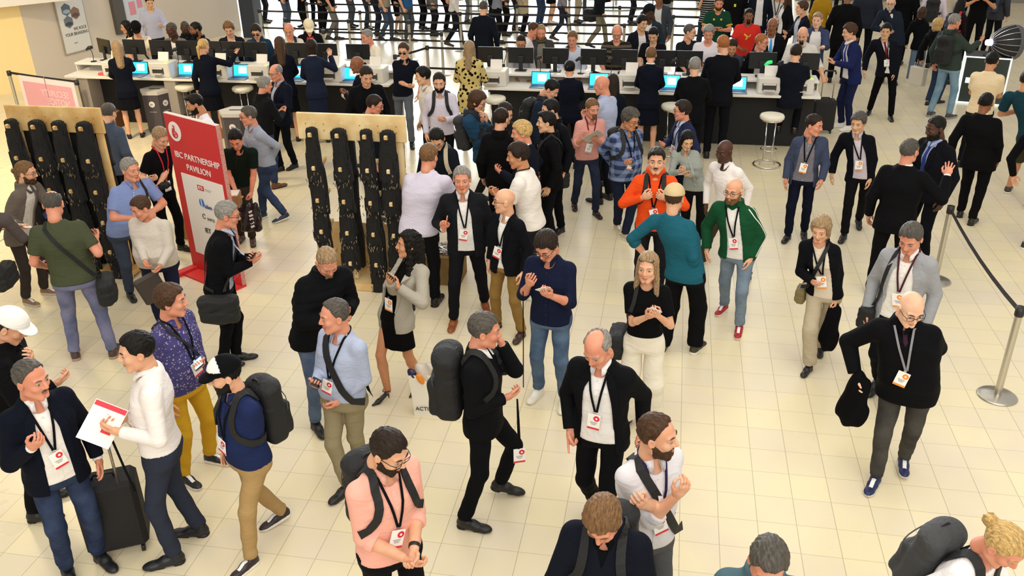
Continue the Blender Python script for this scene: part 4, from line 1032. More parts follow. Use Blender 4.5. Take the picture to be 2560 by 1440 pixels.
def person(label, head=None, feet=None, h=1.76, face=0, look=None, nod=8, tilt=0, lean=.03, sex='m', g=1.0, belly=0.0,
           top='shirt', tc='CCCCCC', tp=None, tc2=None, sleeve='long', hem=None, collar=True, neck=0.0,
           jacket=None, jc='15161A', jp=None, jc2=None, jopen='blazer', jhem=None, lapel=True, tie=None, hood=False,
           bot='trousers', bc='16171C', bp=None, bc2=None, bw=0.0, bhem=None, shoes='dress', shc='141212', shs=None, lace='EEEEEE',
           hair='short', hc='dark', skin='light', beard=None, bcol=None, glasses=None, cap=None,
           L='down', R='down', hl=None, hr=None, card=None, lan='15151A', strap=None, walk=0.0, seat=None, cuff=None, scarf=None, lod=None, watch=None, zoff=0.0, vis=False):
    fr = math.radians(face); g = 1.02 + (g - 1) * .85; belly *= .75
    fem = 1 if sex == 'f' else 0
    cd = lambda P: unit((-P[0], -P[1], 0))
    # ---- place the figure
    if feet is not None:
        fw = [at(f_[0], f_[1], f_[2] if len(f_) > 2 else 0.0) for f_ in feet]
        base = (fw[0] + fw[1]) / 2; base[2] = 0
    else:
        fw = None; base = at(head[0], head[1], h * (.985 if seat is None else .985))
        if seat is not None: base = at(head[0], head[1], seat + h * .47)
    if feet is None and seat is None:
        gu, gv = toG(base)
        if isinstance(vis, float) or ((-11.4 < gu < -4.5 or -3.5 < gu < 2.6) and 14.40 < gv < 15.82):
            tv = vis if isinstance(vis, float) else 14.40 if vis == 'clerk' else 15.82 if gv > 15.05 or vis else 14.40; best = None
            for hh_ in np.arange(1.48, 2.03, .005):
                b_ = at(head[0], head[1], hh_ * .985); e_ = abs(toG(b_)[1] - tv)
                if best is None or e_ < best[0]: best = (e_, hh_, b_)
            h = float(best[1]); base = best[2]
    tocam = cd(base); right = np.array([-tocam[1], tocam[0], 0])
    Fd = math.cos(fr) * tocam + math.sin(fr) * right
    Rd = np.array([Fd[1], -Fd[0], 0])
    if feet is None:
        base = base - Fd * lean * 1.0; base[2] = 0
    base[2] = zoff
    Rw = np.stack([Rd, Fd, [0, 0, 1]], 1)              # local -> world
    loc = lambda P: (np.asarray(P, float) - base) @ Rw
    NL = np.array([0, lean, 0.])
    if feet is not None and head is not None:
        pn = base + tocam * lean * math.cos(fr)
        hw = at_plane(head[0], head[1], pn, tocam)
        s_ = np.dot(hw - pn, right)
        off = s_ * right + tocam * lean * math.cos(fr)
        NL = off @ Rw; NL[2] = 0
        LL = np.linalg.norm(NL); hz = hw[2]
        h = hz + .55 * LL * LL / .75 + (.0006 * max(nod, 0)) + .01
        h = min(max(h, 1.5), 2.02)
    if lod is None: lod = 0 if base[1] < 11.6 else (1 if base[1] < 15.5 else 2)
    k = h / 1.78
    # ---- skeleton
    T = (TORSO_F if fem else TORSO_M).copy(); T[:, 0] *= h; T[:, 1:] *= k; T[:, 1] *= g; T[:, 2] *= g ** 1.2
    if belly:
        bb = np.exp(-((T[:, 0] / h - .60) / .07) ** 2); T[:, 2] += belly * bb * .6; T[:, 3] += belly * bb * .6; T[:, 1] += belly * bb * .35
    LT, LS = .236 * h, .235 * h; ank = .052 * h
    hipz = .525 * h if seat is None else seat + .09
    if fw is not None:
        fl = [loc(q) for q in fw]; fl = [np.array([q[0], q[1] - .035, q[2] + ank]) for q in fl]
    else:
        st = walk * .30
        fl = [np.array([-.105 * g, -.03 + st, ank]), np.array([.105 * g, -.03 - st, ank])]
        if walk: fl[1][2] += .05; fl[0][0] += .03; fl[1][0] -= .03
        if seat is not None: fl = [np.array([-.14, .30, ank + .25]), np.array([.12, .28, ank + .25])]
    hp = [np.array([-.085 * k * g, 0, hipz - .02]), np.array([.085 * k * g, 0, hipz - .02])]
    for i in (0, 1):
        for _ in range(3):
            d_ = np.linalg.norm(fl[i] - hp[i])
            if d_ > (LT + LS) * .99:
                dz = min(.12, d_ - (LT + LS) * .99); hipz -= dz; hp[0][2] -= dz; hp[1][2] -= dz
    kn = []
    for i in (0, 1):
        s_ = -1 if i == 0 else 1
        a, b = ik(hp[i], fl[i], LT, LS, (s_ * .12, 1, .1)); kn.append(a); fl[i] = b
    drop = .525 * h - hipz
    N = np.array([NL[0] * .80, NL[1] * .80, .845 * h - drop])
    z0, z1 = hipz, N[2]
    def cen(z):
        t = np.clip((z - z0) / (z1 - z0), 0, 1.15)
        t = t * t * .5 + t * .5
        return N[0] * t, N[1] * t
    def torso(p, off, tab=T):
        z = p[:, 2] + drop
        w = np.interp(z, tab[:, 0], tab[:, 1]) + off; dd = np.interp(z, tab[:, 0], tab[:, 2]) + off; yc = np.interp(z, tab[:, 0], tab[:, 3])
        cx, cy = cen(p[:, 2])
        ax = np.abs(p[:, 0] - cx) / w; ay = np.abs(p[:, 1] - cy - yc) / dd
        r_ = (ax ** 2.3 + ay ** 2.3) ** (1 / 2.3)
        d = (r_ - 1) * np.minimum(w, dd) * .9
        return smax(d, p[:, 2] - (z1 + .004 + off), .03)
    shw = (.160 if not fem else .138) * k * (1 + (g - 1) * .7)
    # head pose first, so that shoulders stay put
    lk = 0.0 if look is None else math.radians(look - face)
    lk = (lk + math.pi) % (2 * math.pi) - math.pi
    tw = max(-.35, min(.35, lk * .3))
    SH = []
    for s_ in (-1, 1):
        SH.append(np.array([N[0] * .96 + s_ * shw * math.cos(tw), N[1] * .96 - .012 + s_ * shw * math.sin(tw), .797 * h - drop]))
    Rh = rotz(lk) @ rotx(-math.radians(nod)) @ roty(math.radians(tilt))
    hs = k ** .5 * (1.09 if not fem else 1.03)
    npiv = N + np.array([0, .012, .012]); hc0 = npiv + (rotz(lk * .6) @ rotx(-math.radians(nod * .55))) @ np.array([0, .020, .130 * hs])
    UA, FA = .168 * h, .148 * h
    EL, WR, PN, HPz, HD = [], [], [], [], []
    for i, spec in enumerate((L, R)):
        s_ = -1 if i == 0 else 1
        hpose = (hl, hr)[i]
        if isinstance(spec, str):
            o, pnm, pole, hp_ = ARMS[spec]
            tgt = SH[i] + np.array([s_ * o[0] * k, o[1] * k, o[2] * k]) + np.array([s_ * (g - 1) * .12, 0, 0])
            if spec in ('down', 'back', 'fwd', 'carry', 'pocket') : tgt[0] += s_ * .035 * (1 if jacket else .5)
            pnm = np.array([s_ * pnm[0], pnm[1], pnm[2]]); pole = np.array([s_ * pole[0], pole[1], pole[2]])
        else:   # ('px', x, y, forward of the body axis towards facing[, palm])
            fwd_ = spec[3]; q0 = base + Fd * fwd_
            if abs(math.cos(fr)) > .35: q = at_plane(spec[1], spec[2], q0, Fd)
            else: q = at_plane(spec[1], spec[2], base + tocam * fwd_, tocam)
            tgt = loc(q); hp_ = 'hold'; pnm = np.array([-s_ * .4, -.3, .8]) if len(spec) < 5 else np.array(spec[4], float)
            pole = np.array([s_ * .5, -.5, -1.0])
        e_, w_ = ik(SH[i], tgt, UA, FA, pole)
        EL.append(e_); WR.append(w_); PN.append(pnm); HPz.append(hpose or hp_); HD.append(None if isinstance(spec, str) or len(spec) < 6 else np.array(spec[5], float))
    # ---- root
    root = empty('person', base, math.atan2(Rd[1], Rd[0])); tag(root, label, 'person')
    vox = (.0095, .013, .019)[lod]
    seed = len(PEOPLE) * 1.7
    def fold(p, a): return a * (np.sin(34 * p[:, 2] + 2.2 * np.sin(13 * p[:, 0] + seed) + 2 * np.sin(15 * p[:, 1])) + .6 * np.sin(23 * p[:, 0] + 17 * p[:, 2] + seed))
    def aseg(off, i, wr=None):
        return (SH[i], EL[i], (.050 if not fem else .042) * k * g ** .6 + off, (.040 if not fem else .034) * k * g ** .5 + off), (EL[i], WR[i], (.040 if not fem else .034) * k * g ** .5 + off, ((.0275 if not fem else .024) * k if wr is None else wr) + off)
    def bbox(prims, pad):
        P = np.array([q for q in prims]); return P.min(0) - pad, P.max(0) + pad
    sleeve_w = {'long': None, 'roll': .25, 'short': -.3, 'none': -.95}
    def upper(off, slv, zlo, hi_neck=0.0, open_=None, wr=None, famp=.0022, nk=.060, vneck=0.0, k_arm=.03):
        A = [aseg(off, i, wr) for i in (0, 1)]
        dirs = [unit(WR[i] - EL[i]) for i in (0, 1)]; diru = [unit(EL[i] - SH[i]) for i in (0, 1)]
        jz = z1 - drop * 0
        def F(p):
            d = torso(p, off)
            for s_ in (0, 1):
                d = smin(d, cone(p, N + np.array([0, -.012, -.035 * k]), SH[s_] + np.array([0, 0, -.012]), .046 * k + off, .046 * k + off), .035)
            if famp: d = d + fold(p, famp)
            d = smax(d, zlo - p[:, 2], .008)
            if open_ is not None:
                cx, cy = cen(p[:, 2]); wf = np.interp(p[:, 2] + drop, open_[0], open_[1])
                d = smax(d, np.minimum(wf - np.abs(p[:, 0] - cx), p[:, 1] - cy - .01), .008)
            for i in (0, 1):
                (a, b, ra, rb), (c_, e_, rc, rd) = A[i]
                if slv == 'short':
                    u = cone(p, a, b, ra + .006, rb + .012); u = np.maximum(u, (p - (a + (b - a) * .72).astype(np.float32)) @ diru[i].astype(np.float32))
                    d = smin(d, u, k_arm)
                elif slv == 'none': pass
                else:
                    d = smin(d, cone(p, a, b, ra, rb), k_arm)
                    u = cone(p, c_, e_, rc, rd)
                    cut = c_ + (e_ - c_) * (.97 if slv == 'long' else .32)
                    u = np.maximum(u, (p - cut.astype(np.float32)) @ dirs[i].astype(np.float32))
                    if slv == 'roll': u = np.minimum(u, np.maximum(cone(p, c_, cut, rc + .008, rc + .006), np.maximum((p - cut.astype(np.float32)) @ dirs[i].astype(np.float32), -((p - (cut - dirs[i] * .05).astype(np.float32)) @ dirs[i].astype(np.float32)))))
                    d = smin(d, u, .012)
            # neck opening
            na = N + np.array([0, .008, .03]); d = smax(d, -cone(p, N + np.array([0, .012 + vneck * .5, -.02 - vneck * .5]), N + np.array([0, .05, .16]), nk, nk + .03), .01)
            if vneck: d = smax(d, -cone(p, N + np.array([0, .10, -.01 - vneck]), N + np.array([0, .05, .05]), .012, .05), .008)
            return d
        pr = [SH[0], SH[1], EL[0], EL[1], WR[0], WR[1], np.array([-.2 * g, -.15 * g - belly, zlo]), np.array([.2 * g, .16 * g + belly, zlo]), N + np.array([.1, .1, .08]), N - np.array([.1, .15, 0])]
        if slv in ('short', 'none'): pr = [SH[0], SH[1], EL[0], EL[1]] + pr[6:]
        lo, hi = bbox(pr, .085 + off); lo[2] = min(lo[2], zlo - .05)
        return F, lo, hi
    # ---- top garment
    hemz = (hem if hem is not None else .50) * h - drop
    topoff = .012
    cm = cloth(tc, tp, tc2)
    Ftop, lo, hi = upper(topoff, sleeve, hemz, famp=.0018 if lod < 2 else 0, nk=.060 * k if not neck else .066 * k, vneck=neck or (.035 if collar and not tie and not hood else 0))
    Ft = Ftop
    if collar or hood:
        F0 = Ftop
        def Ftop(p, F0=F0):
            d = F0(p)
            if hood: return smin(d, np.maximum(np.abs(cone(p, N + np.array([0, -.05, .0]), N + np.array([0, -.03, .05]), .085, .08)) - .022, p[:, 2] - N[2] - .06), .02)
            return d
    jk = jacket is not None
    v, f = surf(Ftop, lo, hi, vox * (1.0 if not jk else 1.15)); topo = put({'shirt': 'shirt', 'tee': 't_shirt', 'polo': 'polo_shirt', 'sweater': 'sweater', 'blouse': 'blouse', 'hoodie': 'hoodie', 'dress': 'dress', 'coat': 'coat', 'uniform': 'uniform_jacket'}.get(top, 'shirt'), new_mesh('top', v, [f]), cm, root)
    Fout = Ft; outoff = topoff
    if jk:
        jo = (.019 if jacket == 'blazer' else .024) if jacket != 'puffer' else .034
        jz = (jhem if jhem is not None else .455) * h - drop
        op = {'blazer': ([.40 * h, .47 * h, .56 * h, .62 * h, .84 * h, .88 * h], [.09, .05, .012, .010, .062, .07]),
              'open': ([.40 * h, .5 * h, .62 * h, .76 * h, .84 * h, .88 * h], [.10, .085, .075, .07, .055, .06]),
              'wide': ([.40 * h, .5 * h, .62 * h, .76 * h, .84 * h, .88 * h], [.14, .125, .11, .095, .06, .06]),
              'zip': ([.40 * h, .62 * h, .74 * h, .84 * h, .88 * h], [-.02, -.02, -.01, .045, .05]), 'closed': None}[jopen]
        Fj, lo, hi = upper(jo, 'long', jz, open_=op, wr=.027 * k, famp=.0022 if lod < 2 else 0, nk=.066 * k)
        if jacket in ('hooded', 'puffer', 'track'):
            F1 = Fj
            def Fj(p, F1=F1):
                c_ = np.maximum(np.abs(cone(p, N + np.array([0, -.03, -.02]), N + np.array([0, -.01, .06]), .085, .082)) - .014, np.maximum(p[:, 2] - N[2] - .05, -(p[:, 1] * 0 + .055 - (p[:, 1] - N[1])) * 1.0))
                d = F1(p)
                if jacket == 'puffer': d = d - .005 * np.abs(np.sin(p[:, 2] * 42))
                return smin(d, c_, .015)
        v, f = surf(Fj, lo, hi, vox); jko = put('jacket', new_mesh('jacket', v, [f]), cloth(jc, jp, jc2), root)
        Fout = Fj; outoff = jo
        if lapel and jacket == 'blazer' and lod < 2 and op is not None:
            mb = MB()
            for s_ in (-1, 1):
                zb = (.60 if jopen == 'blazer' else .58) * h - drop; zt = .835 * h - drop
                zs = np.linspace(zt, zb, 9); t = np.linspace(0, 1, 9)
                P = []
                for z_, u in zip(zs, t):
                    cx, cy = cen(np.array([z_])); wf = np.interp(z_ + drop, op[0], op[1])
                    P.append((cx[0] + s_ * (wf + .018 + .012 * math.sin(u * math.pi)), cy[0] + .14, z_))
                P, n_ = project(P, Fj, .001); ribbon(mb, P, n_, np.interp(t, [0, .12, .4, 1], [.03, .060, .058, .012]) * k, .006)
            mb.build('lapel', cloth(jc, jp, jc2), jko)
    if collar and not hood and lod < 2:
        m_ = 26; ph = np.linspace(math.radians(107 if not tie else 96), math.radians(433 if not tie else 444), m_); u_ = np.linspace(-1, 1, m_); V_ = []
        sl = .6 * (1 - np.exp(-((np.abs(u_) - 1) / .2) ** 2))
        for j in range(m_):
            fr_ = math.exp(-((1 - abs(u_[j])) / .16) ** 2)
            ca, sa = math.cos(ph[j]), math.sin(ph[j])
            zt = .036 - .026 * max(sa, 0) ** 1.5; ri, ro = .0575 * k, (.069 + .016 * fr_) * k
            cc = N + np.array([0, .004, .0])
            ti = cc + np.array([ri * ca, ri * 1.02 * sa, zt]); bo = cc + np.array([ro * ca * (1 + .15 * fr_), ro * sa + .012 * fr_, zt - .030 - .034 * fr_])
            ou = unit((ca, sa, .4)) * .004
            V_ += [ti - ou, ti + ou + (0, 0, .003), bo + ou * 1.6, bo - ou]
        q_ = [(a * 4 + b, a * 4 + (b + 1) % 4, (a + 1) * 4 + (b + 1) % 4, (a + 1) * 4 + b) for a in range(m_ - 1) for b in range(4)] + [(0, 1, 2, 3), (m_ * 4 - 1, m_ * 4 - 2, m_ * 4 - 3, m_ * 4 - 4)]
        mb = MB(); mb.add(V_, np.array(q_)[:, ::-1]); mb.build('collar', cm, topo, smooth=True)
    if collar and not hood and lod < 2 and not tie and top in ('shirt', 'polo', 'blouse') and (not jk or jopen in ('open', 'wide', 'blazer')):
        zt_, zb_ = N[2] - .05, (hemz + .02 if top != 'polo' else N[2] - .20); zs = np.linspace(zt_, zb_, 12)
        P_, n_ = frontcast([(cen(np.array([z_]))[0][0], z_) for z_ in zs], Ft, .0005); mb = MB(); ribbon(mb, P_, n_, .030, .0022); pk_ = mb.build('placket', cm, topo)
        if lod == 0:
            for z_, q_0, n0_ in list(zip(zs, P_, n_))[1::2]: MB().lathe([(0, 0), (.0055, 0), (.0055, .003), (0, .003)], c=q_0 + n0_ * .002, n=8, R=frame((0, 0, 1), n0_)).build('button', mat('button', 'D8D4CC' if sum(rgb(tc)[:3]) > .5 else '2A2A30', .4), topo)
    if cuff and jk:
        mb = MB()
        for i in (0, 1):
            d_ = unit(WR[i] - EL[i]); mb.tube([WR[i] - d_ * .02, WR[i] + d_ * .012], .034 * k, n=10)
        mb.build('shirt_cuff', cloth(tc), root, smooth=True)
    if tie:
        zs = np.linspace(.832 * h - drop, .60 * h - drop, 9); P = []
        for z_ in zs:
            cx, cy = cen(np.array([z_])); P.append((cx[0], cy[0] + .13, z_))
        P, n_ = project(P, Ft, .002); mb = MB(); ribbon(mb, P, n_, np.interp(np.arange(9), [0, 1, 8], [.035, .03, .075]), .005); mb.build('tie', cloth(tie), root)
    # ---- lower garment
    lm = cloth(bc, bp, bc2)
    wz = .59 * h - drop
    if bot in ('trousers', 'shorts'):
        tr = (.080 * k * g ** .8 * (.96 if fem else 1)) + .006; kr = .056 * k * g ** .4 + .008 + bw; ar = .043 * k + .012 + bw * 1.3
        hemL = ank + .012
        def Fb(p):
            d = smax(torso(p, .006), hipz - .115 * k - p[:, 2], .05); d = np.maximum(d, p[:, 2] - wz)
            legs = []
            for i in (0, 1):
                l_ = cone(p, hp[i] + np.array([0, -.008, -.01]), kn[i], tr, kr)
                c2_ = cone(p, kn[i], fl[i] + np.array([0, .005, 0]), kr, ar)
                if bot == 'shorts':
                    c2_ = c2_ + 9
                    l_ = cone(p, hp[i], kn[i], tr + .005, kr + .022)
                    l_ = np.maximum(l_, (p - kn[i].astype(np.float32)) @ unit(kn[i] - hp[i]).astype(np.float32))
                else:
                    dn = unit(fl[i] - kn[i]); c2_ = np.maximum(c2_, (p - (fl[i] + dn * .0).astype(np.float32)) @ dn.astype(np.float32))
                l_ = smin(l_, c2_, .02)
                legs.append(l_)
            lg = smin(legs[0], legs[1], .008)
            d = smin(d, lg, .035)
            if lod < 2: d = d + fold(p, .0024) + .003 * np.sin(60 * p[:, 2] + 3 * np.sin(20 * p[:, 0] + seed)) * np.clip((.3 - p[:, 2]) * 5, 0, 1)
            return d
        lo, hi = bbox([*kn, *fl, *hp, np.array([.12 * g, .1 * g, wz]), np.array([-.12 * g, -.1 * g, wz])], .085 + .05 * (g - 1))
        lo[0] -= .02; hi[0] += .02; lo[1] -= .03; hi[1] += .03
        lo[2] = max(lo[2], ank - .04); hi[2] = wz + .02
        v, f = surf(Fb, lo, hi, vox * 1.1); put('trousers' if bot == 'trousers' else 'shorts', new_mesh('trousers', v, [f]), lm, root)
    else:
        hz_ = (bhem if bhem is not None else .31) * h
        def Fb(p):
            w = np.interp(p[:, 2] + drop, [hz_, .48 * h, .52 * h, .6 * h], [.20 + bw, .172, .165, .13]) * k; dd = np.interp(p[:, 2] + drop, [hz_, .48 * h, .52 * h, .6 * h], [.14 + bw, .125, .125, .095]) * k
            cx, cy = cen(p[:, 2])
            d = (np.sqrt(((p[:, 0] - cx) / w) ** 2 + ((p[:, 1] - cy) / dd) ** 2) - 1) * np.minimum(w, dd) + .004 * np.sin(np.arctan2(p[:, 1], p[:, 0]) * 9) * np.clip((.5 * h - p[:, 2]) * 3, 0, 1)
            return smax(smax(d, hz_ - p[:, 2], .01), p[:, 2] - wz, .01)
        v, f = surf(Fb, (-.25 - bw, -.2 - bw, hz_ - .03), (.25 + bw, .2 + bw, wz + .02), vox * 1.1); put('skirt', new_mesh('skirt', v, [f]), lm, root)
    # ---- shoes
    if shoes:
        for i in (0, 1):
            dn = unit(fl[i] - kn[i]); lift = fl[i][2] - ank
            a_ = (1 if i == 0 else -1) * math.radians(9)
            pit = -math.radians(min(45, lift * 320)) if lift > .02 else 0
            if seat is not None: pit = 0
            Rf = rotz(a_) @ rotx(pit)
            o_ = fl[i] - Rf @ np.array([0, -.02, ank * .98])
            sm = [mat('shoe_leather', shc, .45, spec=.5), mat('shoe_sole', shs or ('E8E6E0' if shoes == 'sneaker' else '0E0D0D'), .7), mat('shoe_lace', lace, .8)]
            put('shoe', acc_mesh('heel' if shoes == 'heel' else 'shoe:' + shoes, min(lod, 2) if lod else 0), sm if shoes != 'heel' else sm[:1], root, loc=o_, rot=Rf, scale=k * (1.02 if not fem else .92))
    # ---- body: one continuous surface with head and hands grown on
    legs_on = bot in ('skirt', 'shorts') or seat is not None
    bA = [aseg(0, i) for i in (0, 1)]
    def Fbody(p):
        d = smax(torso(p, -.012), hipz - .1 - p[:, 2], .03)
        d = smin(d, cone(p, N + np.array([0, -.01, -.05]), hc0 + Rh @ np.array([0, -.02, -.05 * hs]), (.056 if not fem else .046) * k, (.053 if not fem else .044) * hs), .03)
        for i in (0, 1):
            (a, b, ra, rb), (c_, e_, rc, rd) = bA[i]
            m_ = c_ + (e_ - c_) * .3
            d = smin(d, cone(p, N + np.array([0, -.012, -.04]), a, .045 * k, .045 * k), .02)
            d = smin(d, cone(p, a, b, ra - .004, rb), .015); d = smin(d, cone(p, c_, m_, rc - .002, rc), .01); d = smin(d, cone(p, m_, e_, rc, rd), .012)
            # legs
            c1 = kn[i] + (fl[i] - kn[i]) * .3
            d = smin(d, cone(p, hp[i], kn[i], .07 * k, .050 * k), .02); d = smin(d, cone(p, kn[i], c1, .048 * k, .052 * k), .012); d = smin(d, cone(p, c1, fl[i] + np.array([0, 0, .0]), .052 * k, .034 * k), .012)
        return d
    lo, hi = bbox([*kn, *fl, *hp, *SH, *EL, *WR, hc0, np.array([.12, .1, hipz]), np.array([-.12, -.1, hipz])], .085)
    bv, bf = surf(Fbody, lo, hi, (.0125, .016, .022)[lod])
    V, Fa, M = [bv], [bf], [np.zeros(len(bf), int)]; n = len(bv)
    hv, hf, hm = head_arrays(lod, fem)
    V.append(hv * hs @ Rh.T + hc0); Fa.append(hf + n); M.append(hm); n += len(hv)
    HAND = []
    for i in (0, 1):
        s_ = -1 if i == 0 else 1
        d_ = unit(WR[i] - EL[i]); 
        if HD[i] is not None: d_ = unit(HD[i])
        Rr = frame(d_, -np.asarray(PN[i], float))
        a, b = hand_arrays(HPz[i], lod); a = a * (k if not fem else k * .9) * 1.02
        a = a * np.array([-s_ * -1 if i == 1 else -1, 1, 1]) if i == 0 else a
        q = a @ Rr.T + WR[i]
        V.append(q); Fa.append((b[:, ::-1] if i == 0 else b) + n); M.append(np.zeros(len(b), int)); n += len(a)
        HAND.append((WR[i], Rr))
    sk = SKIN.get(skin, skin)
    dk = lambda hx, a: ''.join('%02X' % int(int(hx[j:j + 2], 16) * a_) for j, a_ in zip((0, 2, 4), a))
    hcol = HAIR.get(hc, hc)
    mats = [mat('skin', sk, .5, spec=.35, noise=.03, nscale=9, nmix=dk(sk, (.97, .92, .90))), mat('lips', dk(sk, (.84, .66, .64)), .45), mat('eye_white', {'dark': '6E6058', 'brown': '8A7C72'}.get(skin, 'A3978C'), .3), mat('eye_iris', '1C1410', .2), mat('brow_hair', hcol if hair != 'none' else '3A2E26', .8)]
    put('body', new_mesh('body', np.concatenate(V), [np.concatenate(Fa)], np.concatenate(M)), mats, root)
    # ---- hair, beard, glasses, cap
    if cap: hair = 'crew'
    hm_ = hairmat
    if hair != 'none': put('hair', acc_mesh('hair:' + hair, lod), hm_(hcol), root, loc=hc0, rot=Rh, scale=hs)
    if beard: put('beard' if beard != 'moustache' else 'moustache', acc_mesh(beard, lod), hm_(HAIR.get(bcol or hc, bcol or hc)), root, loc=hc0, rot=Rh, scale=hs)
    if glasses:
        up = glasses == 'sunglasses_up'
        R2 = Rh @ rotx(math.radians(48)) if up else Rh
        put('glasses', acc_mesh('sunglasses' if up else glasses, 0), [mat('glasses_frame', '161210', .3), mat('dark_lens', '0B0B0D', .08)], root, loc=hc0 + (Rh @ np.array([0, 0, .012]) if up else 0), rot=R2, scale=hs)
    if cap:
        R2 = Rh @ rotz(math.radians(cap[3])) if len(cap) > 3 else Rh
        put('cap', acc_mesh('cap', 0), [cloth(cap[0]), cloth(cap[1]), cloth(cap[2])], root, loc=hc0, rot=R2, scale=hs)
    P = dict(root=root, base=base, Rw=Rw, rz=math.atan2(Rd[1], Rd[0]), N=N, SH=SH, EL=EL, WR=WR, hc=hc0, Rh=Rh, F=Fout, Fs=Ft, off=outoff, h=h, k=k, cen=cen, drop=drop, hand=HAND, PN=PN, lod=lod, hipz=hipz, g=g, label=label, hs=hs)
    PEOPLE.append(P)
    tor = lambda p: torso(p, outoff + .004)
    P['FL'] = lambda p: np.minimum(np.minimum(Fout(p), Ft(p)), tor(p))
    def FT_(p):
        d = tor(p)
        for s_ in (0, 1): d = smin(d, cone(p, N + np.array([0, -.012, -.035 * k]), SH[s_] + np.array([0, 0, -.012]), .046 * k + outoff, .048 * k + outoff), .03)
        return d
    P['FT'] = FT_
    if scarf:
        mb = MB(); a = np.linspace(0, 2 * np.pi, 18, endpoint=False)
        mb.tube([N + np.array([.082 * math.cos(t), .085 * math.sin(t) + .005, .01 - .03 * math.sin(t)]) for t in a], .024, n=8, closed=True); mb.build('scarf', cloth(scarf), root, smooth=True)
    if watch is not None:
        i = watch; d_ = unit(WR[i] - EL[i]); c_ = WR[i] - d_ * .035
        mb = MB(); mb.tube([c_ - d_ * .011, c_ + d_ * .011], .034 * k, n=12); mb.build('wristwatch', mat('watch_band', '101010', .5), root, smooth=True)
    if card: badge(P, card, lan)
    return P

# ---------------------------------------------------------------- things carried or worn
def thing_at(P, name, label, cat, p, group=None):
    """top-level Empty at the local point p of a person, same heading"""
    o = empty(name, P['base'] + P['Rw'] @ np.asarray(p, float), P['rz']); tag(o, label, cat, group); return o
def badge_label(l, kind):
    l = re_strip(l); return ' '.join(('%s badge on a lanyard of the %s' % ({'red': 'red and white', 'orange': 'orange and white', 'white': 'pale', 'pink': 'pink'}[kind], l)).split()[:16])
def re_strip(l): return l
_seen = set()
BADGE_COL = {'red': 'D8263B', 'orange': 'F0902A', 'pink': 'E0506A', 'white': 'BFC4CC'}
def card_mesh(mb, c, R, w=.088, hgt=.125, th=.004):
    """badge card hanging from c, mats: white, accent, grey"""
    R = np.asarray(R)
    def bx(x, z, sx, sz, y, mi, t=.0015): mb.box(c + R @ np.array([x, y, z - hgt / 2]), (sx, t, sz), R=R, mi=mi)
    mb.box(c + R @ np.array([0, 0, -hgt / 2]), (w, th, hgt), R=R, mi=0)
    bx(0, -hgt * .43, w * .98, hgt * .12, th * .55, 1)
    a = np.linspace(0, 2 * np.pi, 14, endpoint=False)
    mb.prism([(.022 * math.cos(t), .022 * math.sin(t)) for t in a], .002, R=R @ rotx(math.radians(-90)), c=c + R @ np.array([-w * .2, th * .5, -hgt * .25]), mi=1)
    mb.prism([(.008 * math.cos(t), .008 * math.sin(t)) for t in a], .0028, R=R @ rotx(math.radians(-90)), c=c + R @ np.array([-w * .2, th * .5, -hgt * .25]), mi=0)
    for j in range(3): bx(.0, -hgt * (.02 + .075 * j), w * (.6 - .12 * j), .004, th * .55, 2)
def badge(P, kind='red', col='15151A', zf=.63, label=None):
    N, h, drop, F, cen = P['N'], P['h'], P['drop'], P['F'], P['cen']
    zc = zf * h - drop; zv = zc + .05
    mb = MB(); cx, cy = cen(np.array([zv]))
    for s_ in (-1, 1):
        t = np.linspace(0, 1, 14)
        Q, n_ = frontcast([(N[0] + s_ * .066 + (cx[0] + s_ * .006 - N[0] - s_ * .066) * u, N[2] - .012 + (zv - N[2] + .012) * u) for u in t], P['FT'])
        bk = spline([N + np.array([0, -.085, .03]), N + np.array([s_ * .055, -.055, .032]), N + np.array([s_ * .078, .0, .018]), Q[0]], 8)[:-1]
        bn = np.array([unit((b[0] - N[0], b[1] - N[1], .25)) for b in bk])
        Q = np.concatenate([bk, Q]); n_ = np.concatenate([bn, n_]); ribbon(mb, Q, n_, .016, .002)
    end = Q[-1]; nn = np.array([n_[-1][0], n_[-1][1], 0]); nn = unit(nn) if np.linalg.norm(nn) > .2 else np.array([0, 1., 0])
    global _seen
    lab = label or badge_label(P['label'], kind) or ('badge on a dark lanyard worn by the ' + P['label'].replace('person in ', 'wearer of ').replace('person with ', 'one with '))[:400]
    words = lab.split(); lab = ' '.join(words[:16])
    if lab in _seen: lab = ' '.join((lab.split(' on ')[0] + ' of the ' + P['label'].replace('person ', 'one ')).split()[:16])
    _seen.add(lab)
    o = thing_at(P, 'lanyard_badge', lab, 'badge', end)
    mb.v = [v - end for v in mb.v]
    mb.build('lanyard_strap', cloth(col), o)
    cb = MB(); R = frame(nn, (0, 0, 1)) @ np.eye(3)
    R = np.stack([np.cross(nn, (0, 0, 1)), nn, (0, 0, 1)], 1)
    R = R @ rotz(0) @ roty(random.uniform(-.35, .35))
    card_mesh(cb, nn * .012 + np.array([0, 0, -.012]), R)
    cb.box(nn * .008 + np.array([0, 0, -.004]), (.02, .006, .022), R=R, mi=3)
    cb.build('badge_card', [mat('card_white', 'F4F2F0', .5), mat('card_accent_' + kind, BADGE_COL[kind], .5), mat('card_print', '8F8F93', .6), mat('clip_metal', 'B8B8BC', .3, metal=1)], o)
